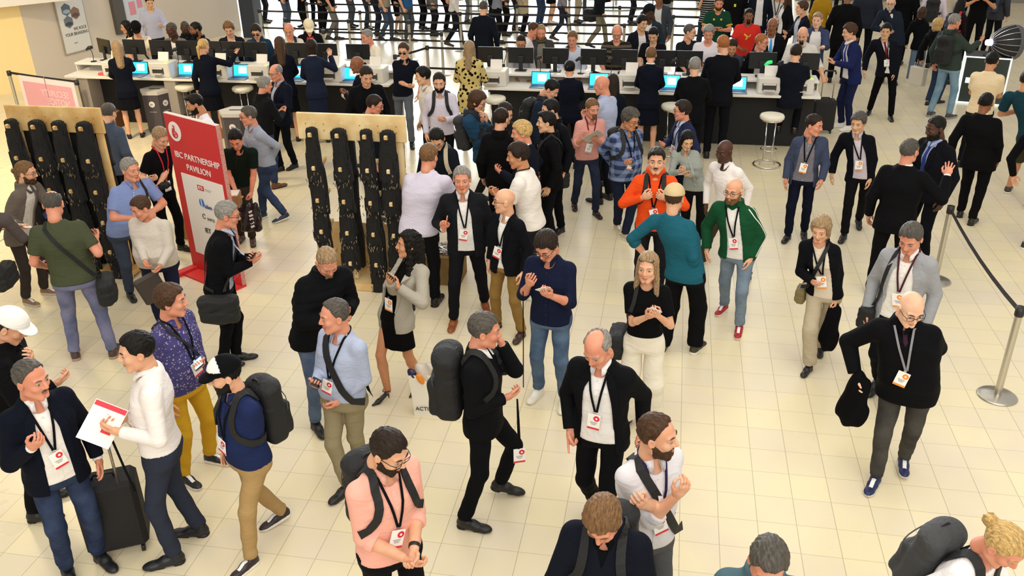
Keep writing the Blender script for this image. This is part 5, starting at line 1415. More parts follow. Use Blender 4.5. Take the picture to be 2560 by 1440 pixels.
def backpack(P, label, col='121316', straps=True, dy=0, size=1.0, dz=0, strapcol=None):
    N, k, drop = P['N'], P['k'], P['drop']; zc = .675 * P['h'] - drop + dz
    cx, cy = P['cen'](np.array([zc])); ang = math.atan2(N[1] - cy[0], N[2] - zc)
    bk = project([[cx[0], cy[0] - .2, zc]], P['F'], 0)[0][0]
    o = thing_at(P, 'backpack', label, 'backpack', bk)
    R = rotx(-ang * .8)
    put('pack_body', acc_mesh('pack', P['lod']), mat('pack_fabric', col, .75, bump=.5, bscale=30), o, loc=(0, -.004 + dy, 0), rot=R, scale=size)
    mb = MB(); mb.tube(spline([(-.035, -.03, .24), (-.03, -.04, .275), (.03, -.04, .275), (.035, -.03, .24)], 8), .008, n=6); mb.build('grab_handle', mat('pack_trim', '0C0C0E', .6), o, smooth=True)
    if P['lod'] < 2:
        mb = MB(); mb.tube(spline([(-.13, -.165 * size, .02), (-.11, -.17 * size, .13), (0, -.15 * size, .19), (.11, -.17 * size, .13), (.13, -.165 * size, .02)], 14), .004, n=5); mb.build('zip', mat('zip_grey', '4A4B50', .5), o, smooth=True)
    if straps:
        for s_ in (-1, 1):
            if straps == 'R' and s_ < 0 or straps == 'L' and s_ > 0: continue
            mb = MB(); S = P['SH'][0 if s_ < 0 else 1]
            x_ = N[0] + (S[0] - N[0]) * .56
            pts = spline([(x_, bk[1] + .02, N[2] - .07), (x_, S[1] - .04, N[2] + .03), (x_, S[1] + .05, N[2] - .0), (x_ + s_ * .01, S[1] + .14, N[2] - .13), (x_ + s_ * .035, S[1] + .12, N[2] - .25), (x_ + s_ * .09, S[1] + .02, N[2] - .33), (x_ + s_ * .04, bk[1] + .02, N[2] - .36)], 18)
            Q, n_ = project(pts, P['F'], .004)
            ribbon(mb, Q - bk, n_, .05, .010); mb.build('shoulder_strap', mat('pack_strap', strapcol or '0F1013', .7), o)
def sling(P, label, side=1, col='121316', bag=None, size=1.0, bag_label=None, back=0.0, width=.035, single=False, dzb=0.0):
    """strap over one shoulder to the opposite hip with a bag; side = hip side"""
    N, h, drop = P['N'], P['h'], P['drop']
    S = P['SH'][0 if side > 0 else 1] if not single else P['SH'][1 if side > 0 else 0]
    hz = .50 * h - drop
    top = np.array([N[0] + (S[0] - N[0]) * .6, N[1] - .01, N[2] + .02])
    hip = np.array([side * .21 * P['g'], .0 + back, hz + .06])
    F = P['FL']
    mb = MB()
    mid = (top + hip) / 2
    if single:
        A = spline([hip + (0, .06, 0), (S[0] * .9, N[1] + .13, N[2] - .22), (top[0], top[1] + .06, N[2] - .02), top, (top[0], top[1] - .08, N[2] - .03), (S[0] * .9, N[1] - .15, N[2] - .22), hip + (0, -.06, 0)], 24)
    else:
        A = spline([hip + (0, .03, 0), (mid[0] * .8 + side * .07, N[1] * .6 + .16, mid[2] - .1), (mid[0], N[1] * .8 + .17, mid[2] + .08), (top[0], top[1] + .08, N[2] - .05), top, (top[0], top[1] - .08, N[2] - .05), (mid[0], N[1] * .8 - .17, mid[2] + .05), (mid[0] * .8 + side * .07, N[1] * .6 - .15, mid[2] - .1), hip + (0, -.03, 0)], 30)
    if single: Q, n_ = project(A, F, .004)
    else:
        t = np.linspace(0, 1, 14); xe = side * .15 * P['g'] + P['cen'](np.array([hz + .08]))[0][0]
        xz = [(top[0] + (xe - top[0]) * u, N[2] - .03 + (hz + .08 - N[2] + .03) * u) for u in t]
        Qf, nf = frontcast(xz, P['FT'], .006); Qb, nb = frontcast(xz, P['FT'], .006, sgn=-1)
        tp = np.array([top[0], (Qf[0][1] + Qb[0][1]) / 2, top[2] + .012]); tp, tn = project([tp], F, .004)
        hf = np.array([hip + np.array([0, .05, .0])]); hb = np.array([hip + np.array([0, -.05, .0])]); hn = np.array([[side, 0, 0.]])
        Q = np.concatenate([hf, Qf[::-1], tp, Qb, hb]); n_ = np.concatenate([hn, nf[::-1], tn, nb, hn])
    cpt = Q[0] * .5 + Q[-1] * .5
    if bag: cpt = np.array([side * (.17 * P['g'] + .065 * size), back - .02, hz + .01 - .10 * size - dzb])
    o = thing_at(P, 'shoulder_bag' if bag else 'crossbody_strap', label, 'bag', cpt)
    ribbon(mb, Q - cpt, n_, width, .005); mb.build('bag_strap', mat('pack_strap', '0F1013', .7), o)
    if bag: put('bag_body', acc_mesh('satchel', 1), mat('pack_fabric', col, .75, bump=.5, bscale=30), o, loc=(0, 0, 0), rot=rotz(math.radians(90 * -side)), scale=size)
    return o
def in_hand(P, i, name, label, cat, build, off=(0, .07, -.03), group=None, worldup=False):
    """thing held in hand i (0 left, 1 right); build(mb) draws it in hand space (fingers +Y, palm -Z)"""
    wr, R = P['hand'][i]; c = wr + R @ np.array(off)
    o = thing_at(P, name, label, cat, c, group)
    return o, (R if not worldup else np.eye(3))
def phone(P, i, label, col='0D0E12', screen=None, size=(.073, .15)):
    o, R = in_hand(P, i, 'smartphone', label, 'phone', None, off=(0, .075, -.028))
    MB().box((0, 0, 0), (size[0], size[1], .009), R=R, bev=.003).build('phone_case', mat('phone_case', col, .3), o)
    MB().box(R @ np.array([0, 0, -.0052]), (size[0] * .9, size[1] * .94, .001), R=R).build('phone_screen', mat('phone_screen', screen, .2, emit=.8) if screen else mat('phone_glass', '14161B', .08), o)
def paper(P, i, label, col='F2EFEA', size=(.15, .21), accent=None, tiltx=0, name='leaflet', off=(0, .09, -.03), cat='paper', cam_=None):
    o, R = in_hand(P, i, name, label, cat, None, off=off)
    R = R @ rotx(math.radians(tiltx))
    if cam_ is not None:
        tl = P['Rw'].T @ unit(-P['base'] * (1, 1, 0)); n_ = unit(tl * .75 + np.array([0, 0, .65])); sd = np.cross(n_, (0, 0, 1)); sd = unit(sd); up_ = np.cross(sd, n_); a_ = math.radians(cam_)
        R = frame(up_ * math.cos(a_) + sd * math.sin(a_), -n_)
    mb = MB(); mb.box((0, 0, 0), (size[0], size[1], .003), R=R)
    if accent: mb.box(R @ np.array([0, size[1] * .42, -.002]), (size[0] * .96, size[1] * .12, .002), R=R, mi=1); mb.box(R @ np.array([-size[0] * .2, -size[1] * .1, -.002]), (size[0] * .3, size[1] * .2, .002), R=R, mi=1)
    mb.build('sheet', [mat('paper', col, .7), mat('card_accent_red', BADGE_COL.get(accent, 'D8263B'), .5)], o)
def loose(P, p, name, label, cat): return thing_at(P, name, label, cat, p)
# ---------------------------------------------------------------- foreground and middle crowd
random.seed(4)
JK = dict(jacket='blazer')
# pointing man in the dark suit and his listeners
A = person('person in a charcoal suit and open white shirt raising one finger while speaking', (1153, 415), ((1212, 770), (1135, 815)), face=-2, look=-4, nod=2, g=1.08, belly=.03, jacket='blazer', jc='222329', tc='E6E4E2', bc='1B1C22', hc='grey', skin='red', L='down', R=('px', 1108, 572, .20, (-.2, 1, .1), (-.1, .15, 1)), hr='point', card='red', cuff=True, shc='8A4A22', shs='E8E4DC', jopen='open')
A = person('person with a shaved head and glasses in a black jacket beside the suited speaker', (1268, 480), ((1300, 845), (1240, 822)), face=-32, look=-85, nod=0, jacket='blazer', jc='15171E', tc='E6E4E2', bc='8A6C3C', hair='none', skin='light', glasses='glasses', L='down', R='down', card='red', shc='3A2418')
A = person('person in a light grey blazer and black mini skirt with long wavy black hair', (1040, 590), ((1045, 975), (965, 1000)), face=-45, look=-85, nod=-6, sex='f', hair='wavy', hc='black', skin='tan', jacket='blazer', jc='A49E92', jopen='open', jhem=.45, tc='0E0E10', collar=False, bot='skirt', bc='0D0D10', bhem=.335, shoes='heel', shc='221C1C', L='chest', R=('px', 975, 705, .22), card='orange', top='tee')
phone(A, 1, 'flat smartphone with a pale screen held by the woman in the grey blazer', screen='D8DCE4')
A = person('person in a dark puffer jacket with short sandy hair looking down before the middle rack', (815, 622), ((835, 1010), (795, 1075)), face=25, look=15, nod=38, jacket='puffer', jopen='closed', jc='141519', bc='5C6C86', bp='denim', bc2='44526C', hair='crew', hc='sand', skin='red', L=('px', 868, 778, .25), R='belly', lapel=False, jhem=.47, tc='1B2230', g=1.12, beard='goatee')
A = person('person in a pale blue shirt with a black strap bag, receding grey hair, facing left', (845, 752), ((905, 1185), (865, 1235)), face=-38, look=-75, nod=4, top='shirt', tc='A9B3CE', hem=.53, bc='8F8468', hair='reced', hc='dgrey', skin='red', g=1.1, belly=.04, R=('px', 790, 955, .25), L=('px', 850, 1000, .12), card='red')
sling(A, 'broad black sling strap crossing the chest of the pale blue shirt', side=-1, width=.06)
phone(A, 1, 'black phone held low by the man in the pale blue shirt')
A = person('person in a salmon pink shirt with black-rimmed glasses and hands clasped in front', (950, 1080), h=1.80, face=24, look=48, nod=24, g=1.12, tc='EDAE9E', sleeve='roll', hair='short', hc='dark', beard='beard', glasses='glasses', skin='light', L=('px', 1035, 1378, .28), R=('px', 1010, 1395, .26), bc='15161C', card='red', watch=0, hem=.5)
backpack(A, 'black backpack worn over the salmon pink shirt', size=1.05)
A = person('person in a black suit with a backpack striding right with a hand at his face', (1193, 790), ((1262, 1225, .05), (1172, 1318)), face=78, look=85, nod=8, jacket='blazer', jopen='closed', lapel=False, jc='14151A', tc='ECECEA', bc='14151A', hair='short', hc='dgrey', skin='red', L='face', R=('px', 1262, 995, .10), g=1.05, lean=.08, jhem=.46)
backpack(A, 'big black backpack with a white handle on the striding man in black', size=1.18)
o = thing_at(A, 'lanyard_badge', 'two black lanyards with a red badge dangling from the striding man in black', 'badge', A['WR'][1])
mb = MB()
for s_ in (-1, 1): mb.tube([(.0, .09, 0), (s_ * .022, .095, -.2), (s_ * .03, .10, -.42)], .007, n=5, flat=.3)
mb.build('lanyard_strap', cloth('15151A'), o); cb = MB(); card_mesh(cb, np.array([0, .10, -.44]), rotz(math.radians(-70))); cb.build('badge_card', [mat('card_white', 'F4F2F0', .5), mat('card_accent_red', BADGE_COL['red'], .5), mat('card_print', '8F8F93', .6), mat('clip_metal', 'B8B8BC', .3, metal=1)], o)
A = person('person in a navy shirt and blue jeans reading a small card in white sneakers', (1375, 580), ((1408, 1012), (1345, 990)), face=-18, look=-28, nod=34, top='shirt', tc='161C34', sleeve='roll', hem=.49, bc='5A6E88', bp='denim', bc2='3E516E', shoes='sneaker', shc='E6E2D2', hair='full', hc='dark', glasses='glasses', skin='red', L=('px', 1378, 740, .30), R=('px', 1322, 712, .26), g=1.06)
paper(A, 0, 'white card with red print held by the man in the navy shirt', size=(.09, .13), accent='red')
o = thing_at(A, 'lanyard', 'thin black lanyard dangling from the hand of the man in the navy shirt', 'lanyard', A['WR'][1]); MB().tube([(.03, .06, -.04), (.03, .07, -.5), (.035, .07, -1.0)], .005, n=5).build('lanyard_strap', cloth('15151A'), o)
A = person('person in a black suit and white shirt, bald on top, walking with one arm low', (1505, 825), h=1.82, face=-15, look=-28, nod=30, jacket='blazer', jopen='wide', jc='14151A', tc='ECEAEA', bc='121318', hair='ring', hc='grey', skin='red', R=('px', 1425, 1075, .12), hr='point', L='back', card='red', walk=.5, lean=.08, g=1.04)
A = person('person in a white shirt with folded arms, crossed black strap and receding brown hair', (1636, 1050), h=1.80, face=28, look=75, nod=2, tc='D9D6DC', sleeve='roll', hair='reced', hc='brown', beard='beard', skin='light', L=('px', 1610, 1262, .26, (0, -1, .2)), R=('px', 1690, 1240, .26, (0, -1, .2)), bc='55565A', hem=.5, card='red', lan='2A2348', g=1.05)
sling(A, 'black strap crossing the chest of the man with folded arms', side=-1, width=.055)
A = person('person with chestnut hair looking down in a dark navy jacket, bottom centre', (1518, 1232), h=1.76, face=-8, look=-14, nod=40, jacket='hooded', jopen='zip', jc='191D2A', tc='121318', hair='full', hc='lbrown', skin='red', bc='15161C', L='holdlow', R='holdlow', lapel=False, g=1.05)
backpack(A, 'black backpack with a roll top on the man looking down at the bottom', size=1.05)
o = loose(A, A['WR'][0] + np.array([.05, .08, -.1]), 'paper_bag', 'crumpled brown paper bag held low at the bottom centre', 'bag')
v_, f_ = surf(lambda p: ellip(p, (0, 0, 0), (.06, .05, .12)) + .006 * np.sin(p[:, 0] * 90 + p[:, 2] * 70) + .005 * np.sin(p[:, 2] * 110 - p[:, 1] * 60), (-.09, -.08, -.15), (.09, .08, .15), .008); put('bag_body', new_mesh('paper_bag', v_, [f_]), mat('kraft_paper', 'C6A878', .8), o)
A = person('person with wet-looking dark grey hair cut off by the bottom edge', (1925, 1348), h=1.75, face=8, look=8, nod=22, jacket='hooded', jopen='zip', jc='4C6670', tc='DDD8CF', hair='quiff', hc='dgrey', skin='red', lapel=False)
A = person('person with a blonde bun and grey rucksack, cut off in the lower right corner', (2500, 1312), h=1.68, face=62, look=66, nod=34, sex='f', top='tee', tc='ECE8EA', collar=False, hair='bun', hc='blond', skin='red', lean=.18, bc='2A2C34', L='holdlow', R='back')
backpack(A, 'worn dark grey rucksack on the blonde woman in the corner', col='3A3B3E', dz=.04)
# left foreground
A = person('person in a navy blazer and white shirt with a hand at his badge, lower left', (62, 915), h=1.78, face=8, look=38, nod=6, jacket='blazer', jopen='open', jc='151A2A', tc='EFEAE8', bc='26304A', bp='denim', bc2='3A4764', hair='reced', hc='dgrey', skin='red', R=('px', 78, 1120, .24), L='down', card='red', cuff=True, g=1.08, belly=.03, beard='moustache', bcol='dgrey', shc='1A1A1E')
A = person('person in a white shirt and slate trousers holding up a booklet, back to the camera', (352, 838), ((430, 1408), (492, 1338)), face=-105, look=-85, nod=4, tc='ECE6E4', hem=.53, bc='2E3342', hair='short', hc='black', skin='light', L=('px', 300, 1080, .12), R=('px', 312, 1045, -.05), shc='14161C', g=1.03)
paper(A, 0, 'large white booklet with a red badge held by the man in the white shirt', size=(.22, .28), accent='red', name='booklet', off=(0, .13, -.03), cam_=-38)
o = thing_at(A, 'lanyard', 'black lanyard hanging loose under the white booklet', 'lanyard', A['WR'][0]); MB().tube([(0, .06, -.06), (.0, .03, -.3), (.0, .0, -.5)], .009, n=5, flat=.3).build('lanyard_strap', cloth('15151A'), o)
A = person('person in a purple floral shirt and mustard trousers turning right with a phone', (412, 722), ((535, 1155), (470, 1205)), face=38, look=72, nod=4, tc='A095A8', tp='floral', tc2='464274', bc='C79A28', hair='full', hc='brown', skin='red', g=1.2, belly=.06, L=('px', 500, 905, .22), R='down', shoes='sneaker', shc='1A1C24', card='red', lean=.02)
phone(A, 0, 'smartphone with a bright cyan screen held by the man in the floral shirt', screen='BFE6EA', size=(.08, .16))
sling(A, 'thin black strap crossing the purple floral shirt', side=-1, width=.02)
A = person('person with a dark beard in a navy polo and khaki trousers, trucker cap, facing left', (572, 900), ((622, 1418), (698, 1300, .03)), face=-62, look=-85, nod=8, top='polo', tc='1F2A52', sleeve='short', bc='A98B5E', hair='short', hc='black', beard='beard', skin='light', shoes='sneaker', shc='2B1F22', cap=('101114', '101114', 'F2EEE4'), L=('px', 625, 1175, .0), R='down', g=1.1, belly=.04, hem=.5, card='red')
backpack(A, 'black backpack on the bearded man in the trucker cap', size=1.05)
A = person('person in a black snap jacket and a white cap, leaning at the left edge', (-2, 785), h=1.78, face=70, look=60, nod=30, jacket='hooded', jopen='closed', lapel=False, jc='141316', tc='141316', hair='short', hc='dark', skin='light', cap=('EFECE8', 'EFECE8', 'EFECE8'), bc='15151A', L=('px', 75, 905, .22), R='hold', g=1.15, lean=.12)
A = person('person in an oatmeal sweater with a black watch looking down to the left', (362, 515), ((455, 800), (405, 822)), face=-20, look=-68, nod=20, top='sweater', collar=False, tc='CFC6BC', tp='heather', tc2='BDB4AA', bc='1C2036', hair='short', hc='brown', skin='red', g=1.4, belly=.11, L=('px', 400, 665, .34), R=('px', 365, 660, .34), watch=0, hem=.5)
o = loose(A, A['WR'][1] + np.array([-.02, .05, -.28]), 'tote_bag', 'dark brown paper carrier hanging beside the oatmeal sweater', 'bag'); MB().box((0, 0, 0), (.26, .08, .30), R=rotz(.5) @ roty(.3), bev=.02).build('bag_body', mat('bag_dark', '3A302C', .6), o)
A = person('person in a black jacket and glasses reading a phone, messenger bag at his hip', (560, 518), ((600, 900), (570, 912)), face=72, look=80, nod=14, jacket='blazer', jopen='open', jc='131419', tc='AEB6CC', bc='121318', hair='short', hc='grey', skin='red', glasses='glasses', L=('px', 622, 645, .1), R=('px', 628, 655, .05), jhem=.42)
phone(A, 0, 'black phone held by the man with the messenger bag')
sling(A, 'black messenger bag at the hip of the man reading his phone', side=1, bag=True, back=.05, size=1.0, dzb=.02)
A = person('person in an olive green tee seen from behind, balding, with a black camera bag', (122, 492), ((192, 893), (285, 888)), face=172, look=165, nod=20, top='tee', collar=False, tc='474C38', sleeve='short', bc='7C7C9C', bp='denim', bc2='5C6482', hair='ring', hc='dgrey', skin='red', g=1.2, belly=.04, L=('px', 110, 665, .2), R=('px', 240, 600, .15), shoes='sneaker', shc='4A3A36', shs='B09684')
sling(A, 'black camera bag on a cross strap behind the olive green tee', side=1, bag=True, back=-.14, size=.95)
A = person('person with a man bun and glasses in a taupe jacket holding a blue folder', (66, 420), ((120, 735), (75, 760)), face=42, look=60, nod=8, jacket='hooded', jopen='open', jc='6B625A', tc='CFCAC0', bc='3A3430', hair='manbun', hc='lbrown', skin='light', beard='beard', bcol='brown', glasses='glasses', R=('px', 52, 565, .28), L='hold', lapel=False, shc='8A6A50', shoes='sneaker', shs='CFC4B4')
paper(A, 1, 'white leaflet held above the blue folder', size=(.10, .15)); paper(A, 0, 'royal blue folder held by the man with the bun', col='20245A', size=(.24, .31), name='folder')
A = person('person in a grey-brown sweater seen from behind at the left edge', (-30, 478), ((20, 850), (-25, 840)), face=150, look=150, top='sweater', collar=False, tc='5A5250', tp='heather', tc2='4A4442', bc='2A2422', hc='brown', g=1.15, R='hold', L='hold', shc='1A1616')
sling(A, 'black bag on a single strap beside the grey-brown sweater', side=1, bag=True, single=True, back=0, size=.9)
A = person('elderly person in a cornflower blue polo with grey hair looking aside by the left rack', (328, 408), ((378, 735), (330, 745)), face=18, look=34, nod=6, top='polo', tc='7C8CBE', sleeve='short', hair='short', hc='grey', skin='red', bc='3A4254', g=1.3, belly=.1, L='belly', R='belly', hem=.5)
sling(A, 'black sling bag hanging at the side of the cornflower blue polo', side=-1, bag=True, single=True, size=.8, back=.02)
A = person('young person in a black tee with a red lanyard beside the red sign', (392, 325), ((458, 625), (415, 640)), face=32, look=36, nod=30, top='tee', collar=False, tc='101013', sleeve='short', bc='0F0F12', hair='short', hc='sand', skin='light', L=('px', 398, 460, .24), R=('px', 378, 448, .26), g=.92)
badge(A, 'white', col='C02638', zf=.58, label='white badge on a red lanyard worn over the black tee beside the red sign')
o = loose(A, A['WR'][0] + np.array([0, .1, .0]), 'clip_handful', 'black handful of lanyard clips held by the young helper', 'lanyards'); v_, f_ = surf(lambda p: ellip(p, (0, 0, 0), (.08, .06, .04)) + .01 * np.sin(p[:, 0] * 80) * np.sin(p[:, 1] * 90), (-.1, -.09, -.07), (.1, .09, .07), .007); put('loops', new_mesh('handful', v_, [f_]), mat('lanyard_black', '0C0B0D', .75, bump=.8, bscale=90), o)
A = person('person with jet black swept hair in a white tee behind the red sign', (492, 242), h=1.74, face=-80, look=-85, nod=16, top='tee', collar=False, tc='E9E8EE', sleeve='short', hair='quiff', hc='black', beard='beard', bcol='black', skin='tan', bc='15161C', lean=.08)
A = person('person in a bottle green polo looking down behind the red sign', (597, 342), ((632, 608), (605, 600)), face=-12, look=-15, nod=36, top='polo', tc='15261E', sleeve='short', hair='short', hc='black', skin='red', bc='3A342C', shoes='boot', shc='4A3222', L=('px', 628, 500, .25), R=('px', 590, 478, .28), g=1.15, lean=.28)
o = loose(A, A['WR'][1] + np.array([.08, .1, -.02]), 'open_carton', 'open carton with a white lid held by the man in the green polo', 'box'); MB().box((0, 0, -.05), (.28, .22, .16), bev=.005).build('carton', mat('cardboard', '9C7A50', .8, noise=.15, nscale=6), o); MB().box((0, .0, .035), (.26, .2, .01)).build('lid', mat('paper_white', 'ECE6E0', .7), o)
o = loose(A, A['WR'][0] + np.array([.05, .05, -.33]), 'carrier_bag', 'black crumpled carrier bag with white letters under the green polo', 'bag')
v_, f_ = surf(lambda p: rbox(p, (0, 0, 0), (.13, .05, .19), .04) + .008 * np.sin(p[:, 0] * 60 + p[:, 2] * 20) + .006 * np.sin(p[:, 2] * 50), (-.17, -.09, -.23), (.17, .09, .23), .01); put('bag_body', new_mesh('bag', v_, [f_]), mat('bag_black', '15151A', .4), o)
q = MB()
for j in range(5): q.box((-.02 + .0 * j, .056, .10 - .05 * j), (.05, .004, .028), R=roty(.4))
q.build('printed_letters', mat('print_white', 'D8D8DC', .5), o)
A = person('person with glasses in a light grey shirt striding left past the red sign', (622, 268), ((655, 545), (708, 548, .03)), face=-62, look=-82, nod=6, tc='9AA0B2', hem=.52, bc='2C3854', bp='denim', bc2='3A4868', hair='short', hc='dgrey', skin='red', glasses='glasses', shoes='sneaker', shc='26304A', L='behind', R='hold', g=1.1, lean=.08)
A = person('person with white hair in a black leather jacket seen from behind by the bins', (655, 198), ((668, 448), (692, 470)), face=120, look=110, nod=10, jacket='hooded', jopen='closed', lapel=False, jc='1B1C20', tc='1B1C20', bc='344060', bp='denim', bc2='283250', hair='short', hc='grey', skin='red', R='hold', L='hold', shc='6A4426', shoes='boot', jhem=.5)
A = person('person with thin grey hair in a navy blazer holding a red booklet', (697, 165), ((735, 420), (700, 428)), face=-52, look=-60, nod=10, jacket='blazer', jc='161C30', tc='A9B0C4', bc='14161E', hair='ring', hc='grey', skin='red', glasses='glasses', L='hold', R='hold', g=1.08)
paper(A, 0, 'red and white booklet held by the man in the navy blazer', col='C8322E', size=(.15, .21), name='booklet')
A = person('person in a denim jacket half hidden behind the left rack', (262, 270), h=1.66, face=140, look=140, nod=20, jacket='hooded', jopen='closed', lapel=False, jc='4A5468', tc='2A3040', bc='12131A', hair='short', hc='dgrey', skin='light')
A = person('person in a wide open black coat frowning downward near the left desk', (912, 168), h=1.84, face=8, look=14, nod=28, jacket='blazer', jopen='open', jc='121217', tc='0F0F12', top='tee', collar=False, bc='121217', hair='short', hc='dark', skin='light', g=1.12, lapel=False, jhem=.40)
A = person('person with thinning dark hair and glasses behind the middle rack top', (925, 246), h=1.72, face=80, look=80, nod=18, jacket='hooded', jopen='closed', lapel=False, jc='1A2030', tc='1A2030', hair='short', hc='dark', glasses='glasses', skin='red', bc='15161C')
A = person('person in a navy polo and sunglasses with grey slim trousers looking at his hand', (1013, 108), ((1030, 368), (1003, 352)), face=-8, look=-18, nod=14, top='polo', tc='171C2C', sleeve='short', bc='5E646E', hair='short', hc='brown', skin='light', glasses='sunglasses', R=('px', 1022, 215, .28), L='pocket', shc='1A1A1E', g=.95)
paper(A, 1, 'small card held by the man in sunglasses', size=(.06, .09), name='card')
A = person('person with slick dark hair in a cream shirt walking left behind the bearded man', (1062, 174), h=1.72, face=-62, look=-80, nod=8, tc='E2DCD2', hair='full', hc='black', skin='asian', bc='22232A', walk=.6, g=.92)
A = person('bearded person in a lilac shirt with black rucksack straps and a coat over his arm', (1098, 185), h=1.78, face=-4, look=-6, nod=14, tc='D2CCDC', hair='short', hc='dark', beard='beard', bcol='black', skin='light', bc='14151A', L='hold', R='down', walk=.7)
backpack(A, 'black rucksack on the bearded man with the coat over his arm')
A = person('person in a teal blue puffer jacket and glasses passing papers to the right', (1172, 219), ((1200, 500), (1240, 560)), face=72, look=78, nod=24, jacket='puffer', jopen='closed', lapel=False, jc='22425E', tc='22425E', bc='262A30', hair='bob', hc='brown', skin='light', glasses='glasses', L=('px', 1205, 302, .15), R=('px', 1212, 308, .1), jhem=.48, lean=.08)
backpack(A, 'dark grey rucksack on the teal blue puffer jacket', col='24262A')
A = person('person with long dark blonde hair in a black and gold patterned coat', (1172, 108), h=1.74, face=172, look=172, sex='f', jacket='hooded', jopen='closed', lapel=False, jc='17140F', jp='spots', jc2='C9B474', tc='17140F', hair='long', hc='sand', skin='light', jhem=.36, bc='17161A', L='hold', R='hold', g=1.15)
A = person('person with dark hair bowed over a phone, pale rucksack strap on his shoulder', (1093, 322), h=1.70, face=-5, look=-8, nod=38, jacket='hooded', jopen='closed', lapel=False, jc='1B2028', tc='1B2028', bc='15161C', hair='short', hc='black', skin='asian', glasses='glasses', L='hold', R='hold')
backpack(A, 'small rucksack with beige straps on the man bowed over his phone', strapcol='B9AC92')
A = person('heavy-set person in a pale lilac short-sleeved shirt seen from behind', (1075, 374), ((1030, 770), (1090, 760)), face=165, look=150, nod=12, top='shirt', tc='CFC9DC', sleeve='short', hair='short', hc='lbrown', skin='red', bc='17181E', g=1.18, L='hold', R='hold', hem=.49)
A = person('person in a black hooded top seen from behind in the middle of the crowd', (1250, 282), h=1.76, face=172, look=150, nod=8, jacket='hooded', jopen='closed', lapel=False, jc='131316', tc='131316', bc='131316', hair='short', hc='dark', skin='light')
A = person('person with cropped dark hair partly hidden left of the black hooded top', (1258, 262), h=1.74, face=20, look=30, nod=20, jacket='hooded', jopen='closed', lapel=False, jc='2A2A30', tc='2A2A30', hair='short', hc='dark', skin='light', bc='15161C')
A = person('person with straw blond hair in a navy blazer facing left', (1312, 312), h=1.80, face=-105, look=-85, nod=8, jacket='blazer', jopen='blazer', jc='171C2C', tc='E6E6E8', bc='171C2C', hair='full', hc='blond', skin='red', R='hip', L='hold')
A = person('person with slick black hair in a loose white tee seen from the side', (1300, 364), ((1352, 752), (1305, 742)), face=-118, look=-85, nod=10, top='tee', collar=False, tc='EAE4DE', sleeve='short', hair='full', hc='dark', skin='tan', bc='2A2A30', R='hold', L='hold', shc='E4E0DA', shoes='sneaker')
badge(A, 'white', zf=.56, label='badge on a dark lanyard over the loose white tee')
A = person('person with thick dark hair in a black jacket looking left, mid crowd', (1372, 288), h=1.74, face=-82, look=-85, nod=2, jacket='hooded', jopen='closed', lapel=False, jc='121216', tc='121216', hair='quiff', hc='black', skin='asian', bc='14151A')
sling(A, 'black sling bag behind the jacket of the man looking left', side=1, bag=True, size=.8, back=-.1)
A = person('person with wavy dark hair in a black jacket just behind the one looking left', (1382, 256), h=1.78, face=-40, look=-75, nod=8, jacket='hooded', jopen='closed', lapel=False, jc='17181E', tc='17181E', hair='short', hc='black', skin='light', bc='14151A')
A = person('person with dark fringe in a dark blue jacket bowing towards the right desk', (1368, 203), h=1.74, face=58, look=68, nod=38, jacket='hooded', jopen='closed', lapel=False, jc='1B2434', tc='1B2434', hair='short', hc='black', skin='light', bc='15161C', lean=.12)
backpack(A, 'dark rucksack on the man bowing in the dark blue jacket')
A = person('person with a goatee in a salmon shirt reading a newspaper while walking', (1480, 250), ((1490, 540), (1437, 520)), face=14, look=28, nod=12, tc='D89A90', sleeve='roll', hair='short', hc='lbrown', beard='goatee', skin='red', bc='22283A', bp='denim', bc2='2C344A', R=('px', 1462, 345, .26), L=('px', 1490, 350, .26), shc='2A1A18', hem=.5, card='white', lan='6A2028')
paper(A, 0, 'folded newspaper held by the man in the salmon shirt', col='D6D0C8', size=(.24, .30), name='newspaper')
A = person('shaven-headed person in a pale blue shirt seen from behind at the right desk', (1512, 197), h=1.80, face=-128, look=-105, nod=10, tc='A9B2CE', hair='none', skin='red', bc='1A1C26', L='hold', R='hold', g=1.1)
A = person('person with curly grey hair and glasses in a blue plaid shirt', (1570, 272), ((1565, 600), (1545, 575)), face=28, look=52, nod=18, tc='2E3C62', tp='plaid', tc2='7C8CB0', hair='curly', hc='dgrey', glasses='glasses', skin='tan', bc='1C2438', L=('px', 1575, 405, .25), R='behind', shoes='sneaker', shc='C8B490', g=1.2, belly=.07, card='orange', hem=.48)
backpack(A, 'black rucksack on the man in the blue plaid shirt')
A = person('person with glasses in a royal navy blazer over a pale blue shirt, facing left', (1712, 262), h=1.62, face=-58, look=-82, nod=4, jacket='blazer', jopen='open', jc='232848', tc='AEBAD8', bc='1A1C2A', hair='full', hc='dark', glasses='glasses', skin='red', R='hold', L='pocket', card='red', g=1.08)
A = person('person with long straight black hair in a grey blouse writing on a notepad', (1708, 340), ((1745, 612), (1708, 606)), face=6, look=18, nod=24, sex='f', top='blouse', tc='9AA09A', hair='long', hc='black', skin='asian', bc='17181C', L=('px', 1722, 438, .26), R=('px', 1700, 428, .26), shoes='sneaker', shc='C8C4BC')
paper(A, 0, 'pale pink notepad held by the woman in the grey blouse', col='E4D8DC', size=(.13, .17), name='notepad')
A = person('person with a shaved dark head in a plain white shirt and brown trousers', (1815, 350), ((1865, 705), (1752, 660)), face=-28, look=-38, nod=10, tc='ECE6E4', hair='none', skin='dark', bc='4A3E34', R='pocket', L='back', shoes='sneaker', shc='141620', shs='D8D4CC', lean=-.02, hem=.5)
